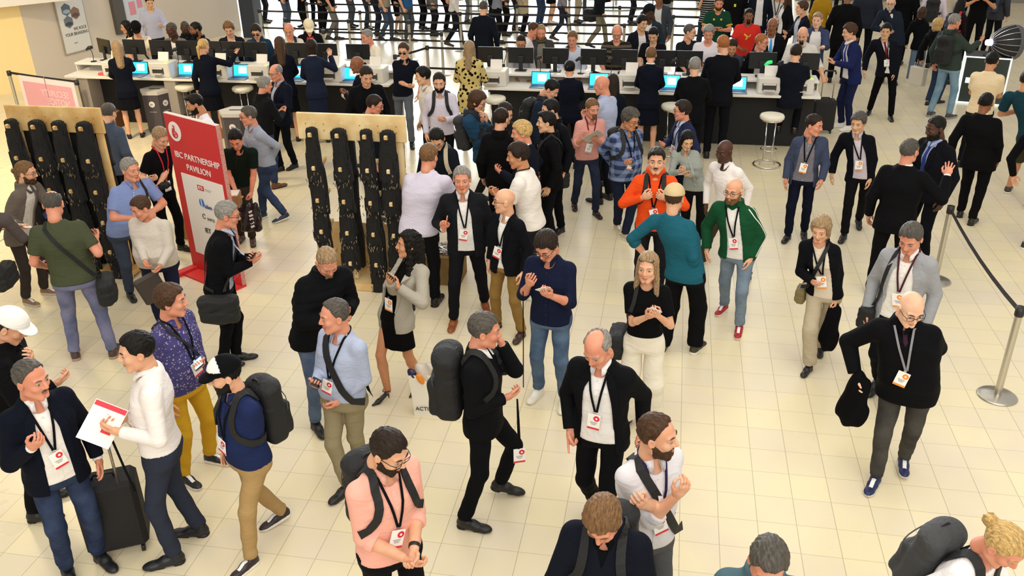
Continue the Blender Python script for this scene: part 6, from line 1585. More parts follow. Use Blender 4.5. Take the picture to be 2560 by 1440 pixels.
A = person('person with a moustache in a bright orange hoodie gripping his rucksack straps', (1642, 378), h=1.80, face=0, look=0, nod=2, top='hoodie', hood=True, collar=False, tc='E8501E', hair='quiff', hc='dark', beard='moustache', bcol='dark', skin='light', bc='26262C', L='strap', R='strap', watch=1, card='red', g=1.02)
backpack(A, 'black rucksack on the orange hoodie')
A = person('person in a teal shirt and backward-turned beige cap seen from behind', (1672, 480), ((1658, 878), (1738, 878)), face=160, look=168, nod=2, tc='1E5A6C', sleeve='roll', hair='crew', hc='brown', skin='light', bc='121215', bw=.02, cap=('CDB68C', '3A2A22', 'CDB68C', 0), L='hip', R='down', shoes='sneaker', shc='3A3426', shs='E8E4DC', g=1.12, hem=.48)
A = person('bald bearded person with glasses in a green track jacket with white stripes', (1835, 448), ((1845, 832), (1808, 778)), face=-12, look=-24, nod=6, top='tee', collar=False, jacket='track', jopen='open', jc='174A2E', tc='E8E4E0', bc='7C8C9C', bp='denim', bc2='6A7A8C', hair='none', beard='beard', bcol='lbrown', glasses='glasses', skin='light', shoes='sneaker', shc='A8242C', shs='ECE8E0', lapel=False, L='pocket', R='pocket', card='red', g=1.1, jhem=.49)
mb = MB()
for dx in (-.012, .012):
    Pp = spline([A['SH'][0] + np.array([.0, .02, .05]), A['SH'][0] + np.array([-.06, .02, -.02]), (A['SH'][0] + A['EL'][0]) / 2 + np.array([-.09, 0, 0]), A['EL'][0] + np.array([-.07, .0, 0]), (A['EL'][0] + A['WR'][0]) / 2 + np.array([-.07, .02, 0]), A['WR'][0] + np.array([-.05, 0, .03])], 18)
    Q, n_ = project(Pp + np.array([0, dx * 1.5, 0]), A['F'], .002); ribbon(mb, Q, n_, .010, .003)
mb.build('sleeve_stripes', cloth('E6E6DC'), A['root'])
A = person('person with long blonde hair and raised sunglasses in a black tee and cream trousers', (1622, 640), h=1.70, face=-4, look=-12, nod=0, sex='f', top='tee', collar=False, tc='0F1013', sleeve='short', hair='long', hc='sand', skin='light', glasses='sunglasses_up', bc='E6DFCF', bw=.03, L=('px', 1645, 790, .27), R=('px', 1618, 792, .27), hem=.56)
paper(A, 1, 'white card with red print held by the woman in cream trousers', size=(.09, .12), accent='red', name='card')
sling(A, 'black tote hanging behind the woman in cream trousers', side=1, bag=True, single=True, size=.85, back=-.1)
# right side
A = person('person in a black blazer and cream top with a khaki waist bag, walking', (2052, 540), ((2048, 880), (2020, 930)), face=-6, look=-12, nod=16, sex='f', jacket='blazer', jopen='open', jc='14151B', tc='D9CDBA', top='tee', collar=False, bc='B9AC94', hair='bob', hc='sand', skin='light', R=('px', 2032, 705, .22), L='carry', shc='1A1618', bw=.012, card='orange', lapel=False, jhem=.5)
sling(A, 'khaki shoulder bag of the woman in the black blazer', side=1, bag=True, size=.55, col='7A6C46')
o = loose(A, A['WR'][0] + np.array([.0, .0, -.30]), 'folded_coat', 'black folded coat hanging from the hand of the woman in the black blazer', 'coat'); v_, f_ = surf(lambda p: smin(ellip(p, (0, 0, .08), (.07, .06, .2)), ellip(p, (.01, 0, -.12), (.09, .06, .17)), .05) + .008 * np.sin(p[:, 0] * 70 + p[:, 2] * 16), (-.13, -.1, -.33), (.13, .1, .32), .01); put('coat_cloth', new_mesh('coat', v_, [f_]), cloth('121217'), o)
A = person('person in a light grey blazer and white shirt smiling down, strap bag on his shoulder', (2288, 560), h=1.80, face=-10, look=-14, nod=28, jacket='blazer', jopen='wide', jc='9A9CA2', tc='EEEAE6', bc='15161C', hair='short', hc='dgrey', skin='red', card='orange', lan='4A2430', R='down', L='down', walk=.4, cuff=True)
sling(A, 'black briefcase on a shoulder strap beside the light grey blazer', side=1, bag=True, single=True, size=.85)
A = person('bald person with glasses in a black jacket and patterned tie walking with a coat', (2268, 740), ((2255, 1165, .02), (2185, 1215)), face=0, look=28, nod=22, jacket='hooded', jopen='zip', jc='131318', tc='141419', tie='3A2230', bc='4A4844', bp='denim', bc2='3A3836', hair='none', skin='pale', glasses='glasses', shoes='sneaker', shc='1C2450', shs='D8D8DC', R='hip', L='behind', g=1.22, belly=.07, lapel=False, lean=.12, card='orange', lan='8A8A90')
o = loose(A, A['WR'][1] + np.array([-.04, .03, -.2]), 'folded_coat', 'black folded coat carried at the hip of the bald man with glasses', 'coat'); put('coat_cloth', new_mesh('coat', v_ * np.array([1.3, 1.2, .9]), [f_]), cloth('0E0E12'), o)
A = person('person in a slate blue blazer holding an envelope, walking and looking aside', (2035, 293), ((2008, 590), (1968, 600)), face=-4, look=62, nod=8, jacket='blazer', jopen='wide', jc='3E465E', tc='77747E', bc='151A30', hair='short', hc='dark', skin='red', R='down', L='fwd', card='orange', walk=.4)
paper(A, 1, 'manila envelope and phone in the hand of the man in the slate blue blazer', col='D8C48A', size=(.13, .2), name='envelope')
A = person('person with bushy grey hair in a black blazer laughing beside the slate blue blazer', (2145, 285), ((2145, 560, .04), (2108, 600)), face=0, look=-18, nod=14, jacket='blazer', jopen='open', jc='14151E', tc='C9C0CC', bc='18181C', hair='full', hc='dgrey', skin='asian', R='down', L='down', card='orange')
A = person('person in a black suit seen from behind waving one hand over the barrier post', (2275, 358), h=1.82, face=176, look=150, nod=0, jacket='blazer', jopen='closed', lapel=False, jc='121216', tc='E8E4E0', bc='121216', hair='crew', hc='dgrey', skin='red', R=('px', 2368, 440, .15, (0, 1, .1)), hr='spread', L='down', g=1.15, cuff=True)
A = person('bearded person with dark skin in a black suit and blue tie using a phone', (2352, 298), h=1.82, face=-40, look=-52, nod=14, jacket='blazer', jc='14151E', jopen='blazer', tc='9AA8CE', tie='2C3A78', bc='14151E', hair='crew', hc='black', beard='beard', bcol='black', skin='dark', R='hold', L='down', g=1.18)
phone(A, 1, 'black phone held up by the bearded man in the blue tie')
A = person('broad person with dark skin in a black suit seen from behind on the right', (2462, 240), ((2400, 540), (2428, 560)), face=172, look=165, nod=4, jacket='blazer', jopen='closed', lapel=False, jc='111114', tc='E8E4E0', bc='111114', hair='crew', hc='black', skin='brown', g=1.22, jhem=.44)
A = person('person in a cream tee with arms folded seen from behind before the lit podium', (2482, 138), h=1.76, face=172, look=168, nod=4, top='tee', collar=False, tc='E8D2AC', sleeve='short', hair='short', hc='black', skin='tan', bc='16161C', L='cross', R='cross', g=1.05)
A = person('person in a dark teal tee at the right edge seen from behind', (2556, 185), ((2520, 480), (2570, 520)), face=165, look=160, top='tee', collar=False, tc='173844', sleeve='short', hair='short', hc='dark', skin='tan', bot='shorts', bc='3C3A28', shoes='sneaker', shc='3A3434', L='hold', R='hold', g=1.1)
A = person('person in a black top and sand shorts cut off by the right edge', (2590, 300), ((2565, 620), (2610, 640)), face=150, look=150, top='tee', collar=False, tc='121218', hair='short', hc='dark', skin='light', bot='shorts', bc='A8905E', shoes='sneaker', shc='2A2A2E')
A = person('tall grey-haired person in a dark green jacket and light jeans reaching to the lamp', (2382, 40), ((2325, 290), (2372, 296)), face=150, look=125, nod=4, jacket='hooded', jopen='closed', lapel=False, jc='34403A', tc='34403A', bc='7F9CB0', bp='denim', bc2='6A8AA2', hair='short', hc='grey', skin='red', R=('px', 2448, 105, .35), L='down', shoes='sneaker', shc='3A3A3E', shs='9A9890', jhem=.49)
backpack(A, 'black backpack on the tall man in the green jacket', size=1.05)
A = person('person with puffy blonde hair in a black jacket carrying a white bag', (2335, 55), ((2320, 262), (2345, 258)), face=140, look=140, sex='f', jacket='hooded', jopen='closed', lapel=False, jc='17181A', tc='17181A', bc='2A3850', hair='bob', hc='blond', skin='light', L='carry', hl='grip')
o = loose(A, A['WR'][0] + np.array([-.05, .05, -.32]), 'carrier_bag', 'pale paper carrier bag swinging beside the blonde woman', 'bag'); MB().box((0, 0, 0), (.34, .12, .34), bev=.01).build('bag_body', mat('bag_pale', 'CFC8BA', .7), o)
q = MB(); q.tube([(-.08, 0, .16), (-.06, 0, .32), (.06, 0, .32), (.08, 0, .16)], .006, n=5); q.build('bag_handle', mat('bag_pale', 'CFC8BA', .7), o)
A = person('person with short black hair in a dark suit and maroon tie walking forward', (2212, 63), ((2225, 300), (2172, 285)), face=2, look=-2, nod=12, jacket='blazer', jc='171A26', tc='DAD6D2', tie='6A2430', bc='0F0F14', hair='full', hc='black', skin='asian', R='down', L='down', g=1.08, card='white')
A = person('person in a royal blue suit looking at a phone by the desk end', (2130, 65), ((2118, 325), (2098, 318)), face=-55, look=-72, nod=14, jacket='blazer', jopen='open', jc='1C2450', tc='E8E4E2', tie='2E3E90', bc='1A2040', hair='curly', hc='brown', skin='light', R='hold', L='hold', shoes='sneaker', shc='E8E4DC')
phone(A, 1, 'phone held by the man in the royal blue suit')
A = person('bald person with glasses in a navy field jacket walking forward', (2222, 0), ((2235, 210), (2205, 205)), face=4, look=-8, nod=14, jacket='hooded', jopen='zip', jc='1E2532', tc='D8D8D8', bc='1A1E2C', hair='none', glasses='glasses', skin='pale', R='belly', L='down', lapel=False, beard='beard', bcol='white')
A = person('person with ginger blond hair in a white tee and blue cardigan by the desk end', (2046, 36), h=1.80, face=2, look=-12, nod=8, top='tee', collar=False, tc='E6E2E2', jacket='hooded', jopen='wide', jc='3A4466', lapel=False, hair='quiff', hc='sand', skin='pale', bc='1A1E2C', L='reach', R='down')
A = person('bald person with a black goatee in a pale grey shirt at the desk end', (2010, 70), h=1.82, face=-2, look=-8, nod=24, tc='D2CEC8', sleeve='roll', hair='none', beard='goatee', bcol='black', skin='light', bc='22222A', L=('px', 2058, 195, .2), R='desk', g=1.2)
A = person('person with brown hair in a navy blazer looking left behind the desk', (2010, 8), h=1.78, face=-62, look=-80, nod=4, jacket='blazer', jopen='open', jc='1A1F30', tc='B9C0D0', bc='1A1E2C', hair='full', hc='brown', skin='light', R='hold', L='down')
A = person('person with long brown hair in a dark jacket facing left behind the desk', (1968, -18), h=1.74, face=-60, look=-80, nod=2, sex='f', jacket='blazer', jopen='open', jc='17171C', tc='E6E2E2', bc='17171C', hair='long', hc='brown', skin='light', R='down')
A = person('bald person with dark skin in a suit and sky blue tie behind the desk', (1932, 50), h=1.82, face=8, look=-5, nod=6, jacket='blazer', jc='15161E', tc='E4E4E8', tie='3E9AE0', bc='15161E', hair='none', skin='brown')
A = person('person in a white tee with a badge, head above the frame, behind the desk', (1946, -30), h=1.72, face=5, look=5, top='tee', collar=False, tc='D8D6D4', sleeve='short', bc='4A5670', hc='brown', card='red', L='down')
A = person('person in a mustard sweater seen from behind at the top', (2062, -32), h=1.74, face=178, look=178, sex='f', top='sweater', collar=False, tc='A8801E', bc='17171C', hair='bob', hc='black')
A = person('tall broad person with dark skin in a black coat seen from behind at the top', (2122, -22), h=1.88, face=178, look=178, jacket='blazer', jopen='closed', lapel=False, jc='121215', tc='E0E0E0', bc='121215', hair='crew', hc='black', skin='brown', g=1.2, jhem=.38)
A = person('person in a dark slate jacket with a white tag at the top right', (2178, -48), h=1.86, face=178, look=178, jacket='hooded', jopen='closed', lapel=False, jc='262A36', tc='262A36', bc='1A1C26', hc='dark', g=1.2)
A = person('person with auburn hair in a black jacket and faded jeans seen from behind', (2303, 24), ((2270, 205), (2295, 195)), face=172, look=170, sex='f', jacket='hooded', jopen='closed', lapel=False, jc='141418', tc='141418', bc='66788E', bp='denim', bc2='566A84', hair='bob', hc='brown', shoes='sneaker', shc='E4E0DC', skin='light')
A = person('very tall person in a black jacket at the top right seen from behind', (2272, -55), h=1.9, face=176, look=176, jacket='hooded', jopen='closed', lapel=False, jc='131317', tc='131317', bc='17171C', hc='dark', g=1.15)
A = person('person in a pale pink shirt with a dark rucksack seen from behind at the top', (2345, -42), h=1.82, face=176, look=176, tc='D8CCD8', bc='22222A', hc='brown', hair='short')
backpack(A, 'dark rucksack on the pale pink shirt at the top')
A = person('person in a beige coat at the top right behind the pink shirt', (2378, -60), h=1.78, face=176, look=176, jacket='hooded', jopen='closed', lapel=False, jc='C8BCA8', tc='C8BCA8', bc='2A2A30', hc='brown')
A = person('person with loose black hair and a slate rucksack at the top right', (2402, 0), h=1.70, face=160, look=150, sex='f', top='tee', collar=False, tc='2A1A20', hair='long', hc='black', skin='tan', bc='1A1A22')
backpack(A, 'slate grey rucksack with a red strap on the black-haired woman', col='34384A', strapcol='C03038')
A = person('person in black with folded arms, head above the frame, top right', (2462, -52), h=1.80, face=4, look=4, top='tee', collar=False, tc='111114', sleeve='short', bc='111114', hc='black', L='chest', R='chest', skin='tan', g=1.1)
A = person('person in a charcoal jacket with a blue rucksack at the top right', (2512, -62), h=1.82, face=150, look=150, jacket='hooded', jopen='closed', lapel=False, jc='3A3C42', tc='3A3C42', bc='1A1C22', hc='dark')
backpack(A, 'blue rucksack on the charcoal jacket at the top right', col='2C3A58')
# visitors behind the right desk
A = person('bearded person with glasses in a grey shirt bowing over the right desk', (1303, 92), h=1.74, face=4, look=-4, nod=30, tc='A6A6AC', hair='crew', hc='dark', beard='beard', glasses='glasses', skin='tan', bc='22242C', L='desk', R='desk', lean=.1)
A = person('person with a ginger beard and grey green scarf at the right desk', (1353, 66), vis=16.45, face=2, look=0, nod=20, jacket='hooded', jopen='open', jc='3E3C3C', tc='77776E', hair='crew', hc='sand', beard='beard', bcol='ginger', skin='red', bc='22242C', scarf='4A5046', lapel=False, L='hold')
A = person('dark-haired person half hidden behind the one with the scarf', (1328, 62), h=1.72, face=60, look=60, nod=20, tc='E0DEE0', hair='short', hc='brown', skin='red', bc='22242C')
A = person('person with fair hair in a pale blue shirt and one rucksack strap', (1432, 82), h=1.78, face=0, look=-8, nod=22, tc='C2CBDC', hair='short', hc='lbrown', skin='red', bc='22242C', L='desk', R='desk', lean=.08)
backpack(A, 'rucksack with one visible strap on the pale blue shirt', straps='R')
A = person('heavy-set bald person with glasses in a brown striped polo', (1543, 66), h=1.80, face=0, look=0, nod=20, top='polo', tc='2E2C2C', tp='stripe', tc2='5A5040', sleeve='short', hair='ring', hc='white', glasses='glasses', skin='red', bc='22242C', L='desk', R='desk', g=1.25)
A = person('person with curly black hair in a dark blazer behind the striped polo', (1603, 44), h=1.76, face=25, look=35, nod=14, jacket='blazer', jopen='open', jc='1E222E', tc='DCD8DC', hair='curly', hc='black', skin='asian', bc='1A1C24')
A = person('person with short black hair in a black polo looking down at the desk', (1635, 71), h=1.74, face=-5, look=-10, nod=34, top='polo', tc='17171C', sleeve='short', hair='short', hc='black', skin='asian', bc='1A1C24', L='desk', R='desk', lean=.1)
A = person('person with a black flat-brimmed cap in a dark suit and white shirt', (1628, 16), h=1.84, face=-30, look=-60, nod=14, jacket='blazer', jopen='open', jc='25313A', tc='E4E2E4', hair='crew', hc='black', skin='dark', cap=('1C2024', '1C2024', '1C2024'), bc='1E2630')
A = person('person in a grey suit at the top behind the flat-brimmed cap', (1650, -18), h=1.80, face=-10, look=-20, nod=20, jacket='blazer', jopen='open', jc='3A4048', tc='C8C8CC', hair='short', hc='dark', skin='brown', bc='2A2E36')
A = person('person with glasses in a charcoal tee looking over his shoulder to the right', (1722, 67), vis=16.5, face=18, look=72, nod=6, top='tee', collar=False, tc='26292E', sleeve='short', hair='short', hc='dgrey', glasses='glasses', skin='light', bc='22242C', R='desk', L='down')
A = person('person with silver hair and raised sunglasses in a white linen shirt', (1773, 66), vis=16.0, face=2, look=-2, nod=22, tc='DCD6DE', hair='full', hc='grey', glasses='sunglasses_up', skin='red', bc='22242C', L='hold', R='hold', g=1.08)
phone(A, 1, 'dark phone held by the silver-haired man in white')
A = person('person with ginger cropped hair and glasses in a dark blazer looking right', (1902, 92), h=1.78, face=12, look=70, nod=6, jacket='blazer', jopen='open', jc='17191F', tc='E4E0E0', hair='short', hc='ginger', glasses='glasses', skin='red', bc='1A1C24')
A = person('person half hidden between the tall clerk and the ginger man', (1832, 102), h=1.72, face=0, look=0, nod=30, tc='3A3E4A', hair='short', hc='dark', skin='tan', bc='22242C')
A = person('person in a bright red tee with a yellow emblem at the queue end', (1873, 27), h=1.74, face=2, look=4, nod=8, top='tee', collar=False, tc='D2322A', sleeve='short', hair='short', hc='black', beard='goatee', skin='brown', bc='2A2E3A', R='holdlow', L='down', g=1.1)
q = MB(); Pp, n_ = project([A['N'] + np.array(c_) for c_ in ((.06, .2, -.16), (.01, .2, -.20), (-.01, .2, -.24), (.02, .2, -.28), (-.05, .2, -.21), (-.08, .2, -.17))], A['F'], .003); ribbon(q, Pp[:4], n_[:4], .03, .003); ribbon(q, Pp[[1, 4, 5]], n_[[1, 4, 5]], .02, .003); q.build('printed_emblem', mat('print_yellow', 'E8B030', .6), A['root'])
A = person('person in a dark green rugby shirt with yellow collar and cuffs', (1798, -6), h=1.82, face=2, look=6, nod=16, top='polo', tc='16402E', sleeve='short', hair='short', hc='brown', beard='beard', bcol='brown', skin='red', bc='1E2A26', R='hold', L='hold', g=1.15)
q = MB()
for i in (0, 1):
    d_ = unit(A['EL'][i] - A['SH'][i]); c_ = A['SH'][i] + (A['EL'][i] - A['SH'][i]) * .72; q.tube([c_ - d_ * .02, c_ + d_ * .004], .074, n=14)
a = np.linspace(0, 2 * np.pi, 20, endpoint=False); q.tube([A['N'] + np.array([.072 * math.cos(t), .072 * math.sin(t) + .01, .02 - .02 * math.sin(t)]) for t in a], .016, n=6, closed=True); q.build('yellow_trim', cloth('E0B040'), A['root'], smooth=True)
q = MB()
for x_ in (-.08, .08): Pp, n_ = project([A['N'] + np.array([x_, .2, -.10 - .02 * j]) for j in range(3)], A['F'], .003); ribbon(q, Pp, n_, .035, .003)
q.build('chest_crest', mat('print_yellow', 'E8B030', .6), A['root'])
phone(A, 1, 'phone held by the man in the green rugby shirt')
A = person('person in a black tee with a round yellow logo at the top', (1842, -46), h=1.86, face=2, look=2, top='tee', collar=False, tc='121216', bc='1A1A22', hc='dark', g=1.15, sleeve='short')
q = MB(); Pp, n_ = project([A['N'] + np.array([-.03 + .025 * j, .2, -.22]) for j in range(3)], A['F'], .003); ribbon(q, Pp, n_, .06, .003); q.build('printed_emblem', mat('print_lime', 'C8CE3A', .6), A['root'])
A = person('person in a black and white striped top lifting an arm at the top', (1770, -36), h=1.70, face=-20, look=-30, sex='f', top='tee', collar=False, tc='1C1E24', tp='stripeh', tc2='B8B8B4', sleeve='short', bc='26303C', hair='long', hc='sand', R='face', skin='tan')
A = person('person in navy trousers at the top behind the red tee', (1905, -40), h=1.82, face=0, look=0, jacket='blazer', jopen='open', jc='1A2030', tc='D8D8DC', bc='1A2034', hc='dark')
# clerks between the desks and the crowd
def clerk(label, head, **k_):
    d = dict(vis='clerk', h=1.70, face=178, nod=8, jacket='blazer', jopen='closed', lapel=False, jc='151A2A', tc='E8E6E4', bc='14161E', L='desk', R='desk', skin='light', shc='121216'); d.update(k_)
    return person(label, head, **d)
clerk('clerk with long blonde hair in a navy skirt suit at the left desk, back turned', (291, 108), sex='f', hair='long', hc='sand', bot='skirt', bc='14161E', bhem=.31, jhem=.44, shoes='dress', R='reach')
clerk('clerk with a blonde ponytail pointing right across the left desk', (505, 103), h=1.72, sex='f', hair='ponytail', hc='blond', bot='skirt', bc='14161E', bhem=.30, R=('px', 588, 135, .25), hr='point', L='down', look=140)
clerk('clerk with long straight brown hair at the left desk, back turned', (698, 97), h=1.68, sex='f', hair='long', hc='brown', bot='skirt', bhem=.30)
clerk('clerk with a short dark bob in a long navy dress raising her right hand', (777, 105), h=1.68, sex='f', hair='bob', hc='dark', bot='skirt', bhem=.14, bw=-.02, R=('px', 826, 140, .3), hr='flat', jc='1B2236', bc='1B2236')
clerk('shaven-headed person in a dark suit at the right end of the left desk', (897, 148), h=1.74, face=-120, look=-95, hair='none', skin='brown', L='hold', R='hold')
A = person('person with grey hair in a cream shirt facing left behind the left desk end', (922, 80), h=1.84, vis=True, face=-42, look=-62, nod=12, tc='E6DECE', sleeve='short', hair='short', hc='grey', skin='red', bc='22242C', L='hold', R='desk', g=1.15)
o = loose(A, A['WR'][0] + np.array([0, .0, -.18]), 'folded_coat', 'black coat hung over the arm of the man in the cream shirt', 'coat'); put('coat_cloth', new_mesh('coat', v_ * np.array([1.4, 1.0, .8]), [f_]), cloth('141418'), o)
clerk('clerk with pinned black hair in a navy jacket at the right desk', (1424, 158), sex='f', hair='bun', hc='black', h=1.68, g=1.08)
clerk('clerk with long dark hair hidden behind the pale blue shirt', (1532, 193), sex='f', hair='long', hc='dark', h=1.66)
clerk('clerk with bare legs in a short navy skirt suit at the right desk', (1628, 123), sex='f', hair='short', hc='lbrown', bot='skirt', bc='151A2A', bhem=.30, L='desk', R='desk')
clerk('grey-haired clerk in a black suit at the right desk', (1738, 152), h=1.74, hair='short', hc='grey', jc='121318', g=1.1)
clerk('tall ginger-haired clerk in a black suit leaning on the right desk', (1810, 95), h=1.8, face=178, look=205, hair='short', hc='ginger', jc='14161E', g=1.08, R='desk', L='desk')
A = clerk('clerk in a dark suit seated on a stool at the right desk, back turned', (1990, 130), h=1.78, seat=.80, hair='short', hc='dark', jc='171B28', g=1.05)
# visitors behind the left desk
A = person('person in a pale lilac shirt standing tall behind the left desk', (370, -8), h=1.82, face=18, look=8, nod=24, tc='B4B6CC', hair='short', hc='black', skin='asian', bc='1E2028', L='hold', R='down', g=1.05)
person('person with long black hair in black behind the cap wearer', (318, 56), h=1.66, face=-70, look=-80, sex='f', top='tee', collar=False, tc='111114', hair='long', hc='black', skin='tan', bc='111114')
A = person('person in a black cap and cream tee with a cross strap at the left desk', (338, 57), h=1.76, face=4, look=-4, nod=28, top='tee', tc='E2D6C0', collar=True, sleeve='short', cap=('141416', '141416', '141416'), hair='short', hc='dark', skin='light', bc='22242C', L='reach', R='desk')
sling(A, 'black strap across the cream tee at the left desk', side=-1, width=.03)
person('bald person with dark skin in a grey blazer and white shirt looking left', (430, 62), h=1.78, face=-15, look=-55, nod=10, jacket='blazer', jopen='open', jc='6E6A66', tc='E4E0E0', hair='crew', hc='dgrey', skin='dark', bc='22242C', R='desk')
person('person with grey stubble and dark skin in a navy jacket at the left desk', (461, 58), vis=16.3, face=5, look=0, nod=20, jacket='hooded', jopen='closed', lapel=False, jc='1C2430', tc='1C2430', hair='crew', hc='dgrey', beard='beard', bcol='dark', skin='dark', bc='22242C')
person('person with black hair in a black hooded jacket facing left at the left desk', (492, 61), h=1.78, face=-30, look=-78, nod=8, jacket='hooded', jopen='closed', lapel=False, jc='1B1C22', tc='1B1C22', hair='short', hc='black', beard='beard', bcol='black', skin='brown', bc='22242C')
person('person with curly brown hair in a dark blazer looking down at the left desk', (572, 58), h=1.80, face=0, look=-12, nod=24, jacket='blazer', jopen='open', jc='26262C', tc='C0C6D8', hair='curly', hc='lbrown', skin='light', bc='22242C')
person('person with glasses and swept hair in a blue jacket at the left desk', (640, 64), h=1.76, face=-5, look=-12, nod=28, jacket='hooded', jopen='zip', jc='23384E', tc='1A1C22', hair='full', hc='dark', glasses='sunglasses', skin='light', bc='22242C', lapel=False)
A = person('bald person in a beige shirt with one black strap at the left desk', (722, 60), h=1.84, face=-5, look=-12, nod=26, tc='D8D0C2', hair='none', skin='red', bc='22242C', L='desk', R='desk')
backpack(A, 'rucksack with one strap on the beige shirt', straps='L')
A = person('person in a cream cap and a red tee under a black coat', (770, 52), vis=16.4, face=4, look=2, nod=34, top='tee', collar=False, tc='C4242E', jacket='hooded', jopen='open', jc='1A171C', cap=('E4D8B8', 'E4D8B8', 'E4D8B8'), hair='short', hc='dark', skin='light', bc='22242C', lapel=False, lean=.12)
# legs and backs in the queue lanes, heads above the frame
def q_(label, x, y, face=90, **k_):
    d = dict(h=1.74, face=face, look=face, L='hold', R='down', walk=0, hair='short', hc='dark', g=1.0); d.update(k_)
    w_ = d['walk']; r_ = math.radians(face); dx = 5 if not w_ else 0
    d.pop('walk'); h_ = d.pop('h')
    p0 = at(x, y, 0); tc_ = unit((-p0[0], -p0[1], 0)); rt = np.array([-tc_[1], tc_[0], 0]); Fd = math.cos(r_) * tc_ + math.sin(r_) * rt
    pc_ = p0 - Fd * 0; P = np.array([pc_[0], pc_[1], h_]) - CAMP; z = P @ CD
    return person(label, (1280 + F_PX * (P @ CR) / z, 720 - F_PX * (P @ CU) / z), h=h_, walk=w_, **d)
sn_ = dict(shoes='sneaker')
q_('person in a dark jacket and grey jeans behind the bald beige shirt', 722, 78, 60, jacket='hooded', jopen='closed', lapel=False, jc='1E2430', tc='1E2430', bc='566274', bp='denim', bc2='465268')
q_('person in black with a handbag at the lane entrance', 762, 72, -60, tc='16181E', bc='14161C', L='down')
q_('person in slim black trousers beside the second lane post', 795, 66, 30, tc='1A1C22', bc='15171E')
q_('person in a black tee and taupe trousers stepping right', 838, 104, 80, top='tee', collar=False, sleeve='short', tc='15171C', bc='76706A', L='down', walk=.3)
q_('person in a charcoal shirt and grey trousers in the second lane', 882, 72, 70, tc='3A3E46', bc='4A505A')
q_('person in navy trousers waiting in the back lane', 922, 76, 80, tc='1E2838', bc='2A3648')
q_('person in an olive polo and wide blue jeans in the front lane', 972, 106, 70, top='polo', sleeve='short', tc='9A927C', bc='3E4C64', bp='denim', bc2='4C5A74', g=1.15, walk=.4)
q_('person in black shorts with bare calves beside the olive polo', 1000, 88, 60, tc='17181E', bot='shorts', bc='17181E', **sn_, shc='1A1A1E')
q_('person in a bright blue tee and tan shoes in the front lane', 1026, 108, 50, top='tee', collar=False, sleeve='short', tc='2C5A8C', bc='4A5058', shc='A8835A')
q_('person in black trousers in the back lane left of the navy coat', 1060, 76, 110, tc='2A2A30', bc='14151A')
q_('person in a grey tunic in the lane by the corner post', 1088, 92, 70, jacket='hooded', jopen='closed', lapel=False, jc='6A6864', tc='6A6864', bc='26262C', jhem=.4)
q_('person in a white shirt and dark jeans with brown boots striding', 1142, 118, 100, tc='DCD6D4', bc='1E2430', shoes='boot', shc='4A3020', walk=.7)
q_('person in grey jeans in the rear lane', 1172, 60, 80, tc='1A1C22', bc='6A6E76')
A = person('person in a long navy coat with grey hair waiting in the lane, back turned', (1208, 8), h=1.80, face=165, look=160, jacket='blazer', jopen='closed', lapel=False, jc='161C28', tc='161C28', bc='3A3E48', hair='crew', hc='dgrey', skin='light', jhem=.36, g=1.1)
q_('person in a grey polo with bare arms behind the navy coat', 1248, 112, 100, top='polo', sleeve='short', tc='7E8490', bc='16171C', L='hold', R='hold')
q_('person in black trousers right of the grey polo', 1266, 92, 80, tc='4A4A4E', bc='15161A')
q_('person in a beige trench coat with a dark handbag', 1312, 92, 80, sex='f', jacket='blazer', jopen='closed', lapel=False, jc='B8AC8C', tc='B8AC8C', bc='17181C', jhem=.33)
q_('person in a white top and blue jeans in the lane', 1352, 70, 60, tc='D4D4DA', bc='34486A', bp='denim', bc2='2C3E5C')
q_('person in a black mini skirt with bare legs in the lane', 1380, 64, 70, sex='f', tc='15151A', bot='skirt', bc='15151A', bhem=.33, shoes='sneaker', shc='D8D0CC', hair='long', hc='sand')
q_('person in a mauve sweater and dark trousers striding in the lane', 1408, 104, 95, top='sweater', collar=False, tc='8A8490', bc='2A303C', walk=.8, shc='3A2420')
q_('person with a dark duffel bag in khaki trousers striding', 1498, 122, 100, jacket='hooded', jopen='closed', lapel=False, jc='1C2228', tc='1C2228', bc='7A7460', walk=.8, L='hold')
sling(PEOPLE[-1], 'dark duffel bag slung behind the striding queue visitor', side=-1, bag=True, single=True, size=1.1, back=-.12)
q_('person in a black tee and light grey trousers with a rucksack', 1660, 100, 60, top='tee', collar=False, sleeve='short', tc='17181C', bc='8A8C90', L='hold', R='hold')
backpack(PEOPLE[-1], 'black rucksack on the queue visitor in light grey trousers')
q_('person in dark clothes standing between queue and red tee', 1955, 60, 20, tc='26262C', bc='22242C')
q_('person in black jeans waiting left of the taupe trousers', 812, 84, 60, tc='17181E', bc='16171D')
q_('person in a slate hooded jacket by the dark column', 668, 60, 80, jacket='hooded', jopen='closed', lapel=False, jc='2A3340', tc='2A3340', bc='1C2028')
q_('person in dark jeans right behind the wide blue jeans', 948, 92, 100, tc='2A2E36', bc='202838')
q_('person in a plum top in the middle lane', 1120, 82, 80, tc='4A2C38', bc='15161C')
q_('person in a faded denim jacket in the rear lane', 1232, 66, 60, tc='5A6A80', bc='1E222C')
q_('person in charcoal trousers near the trench coat', 1290, 78, 90, tc='3A3C42', bc='2C2E34')
q_('person in pale chinos in the rear lane left of the revolving door', 1445, 60, 80, tc='C8C4C0', bc='A89C84')
q_('person in a dark parka in the rear lane by the glass doors', 1580, 62, 100, jacket='hooded', jopen='closed', lapel=False, jc='1A1F26', tc='1A1F26', bc='22262E')
q_('person in a dark suit behind the green rugby shirt', 1850, 66, 40, jacket='blazer', jopen='closed', lapel=False, jc='181C26', tc='181C26', bc='181C26')
q_('person in a brown jacket between the blazer and mustard sweater at the top', 2035, 46, 160, tc='4A3A2C', bc='1E2028')
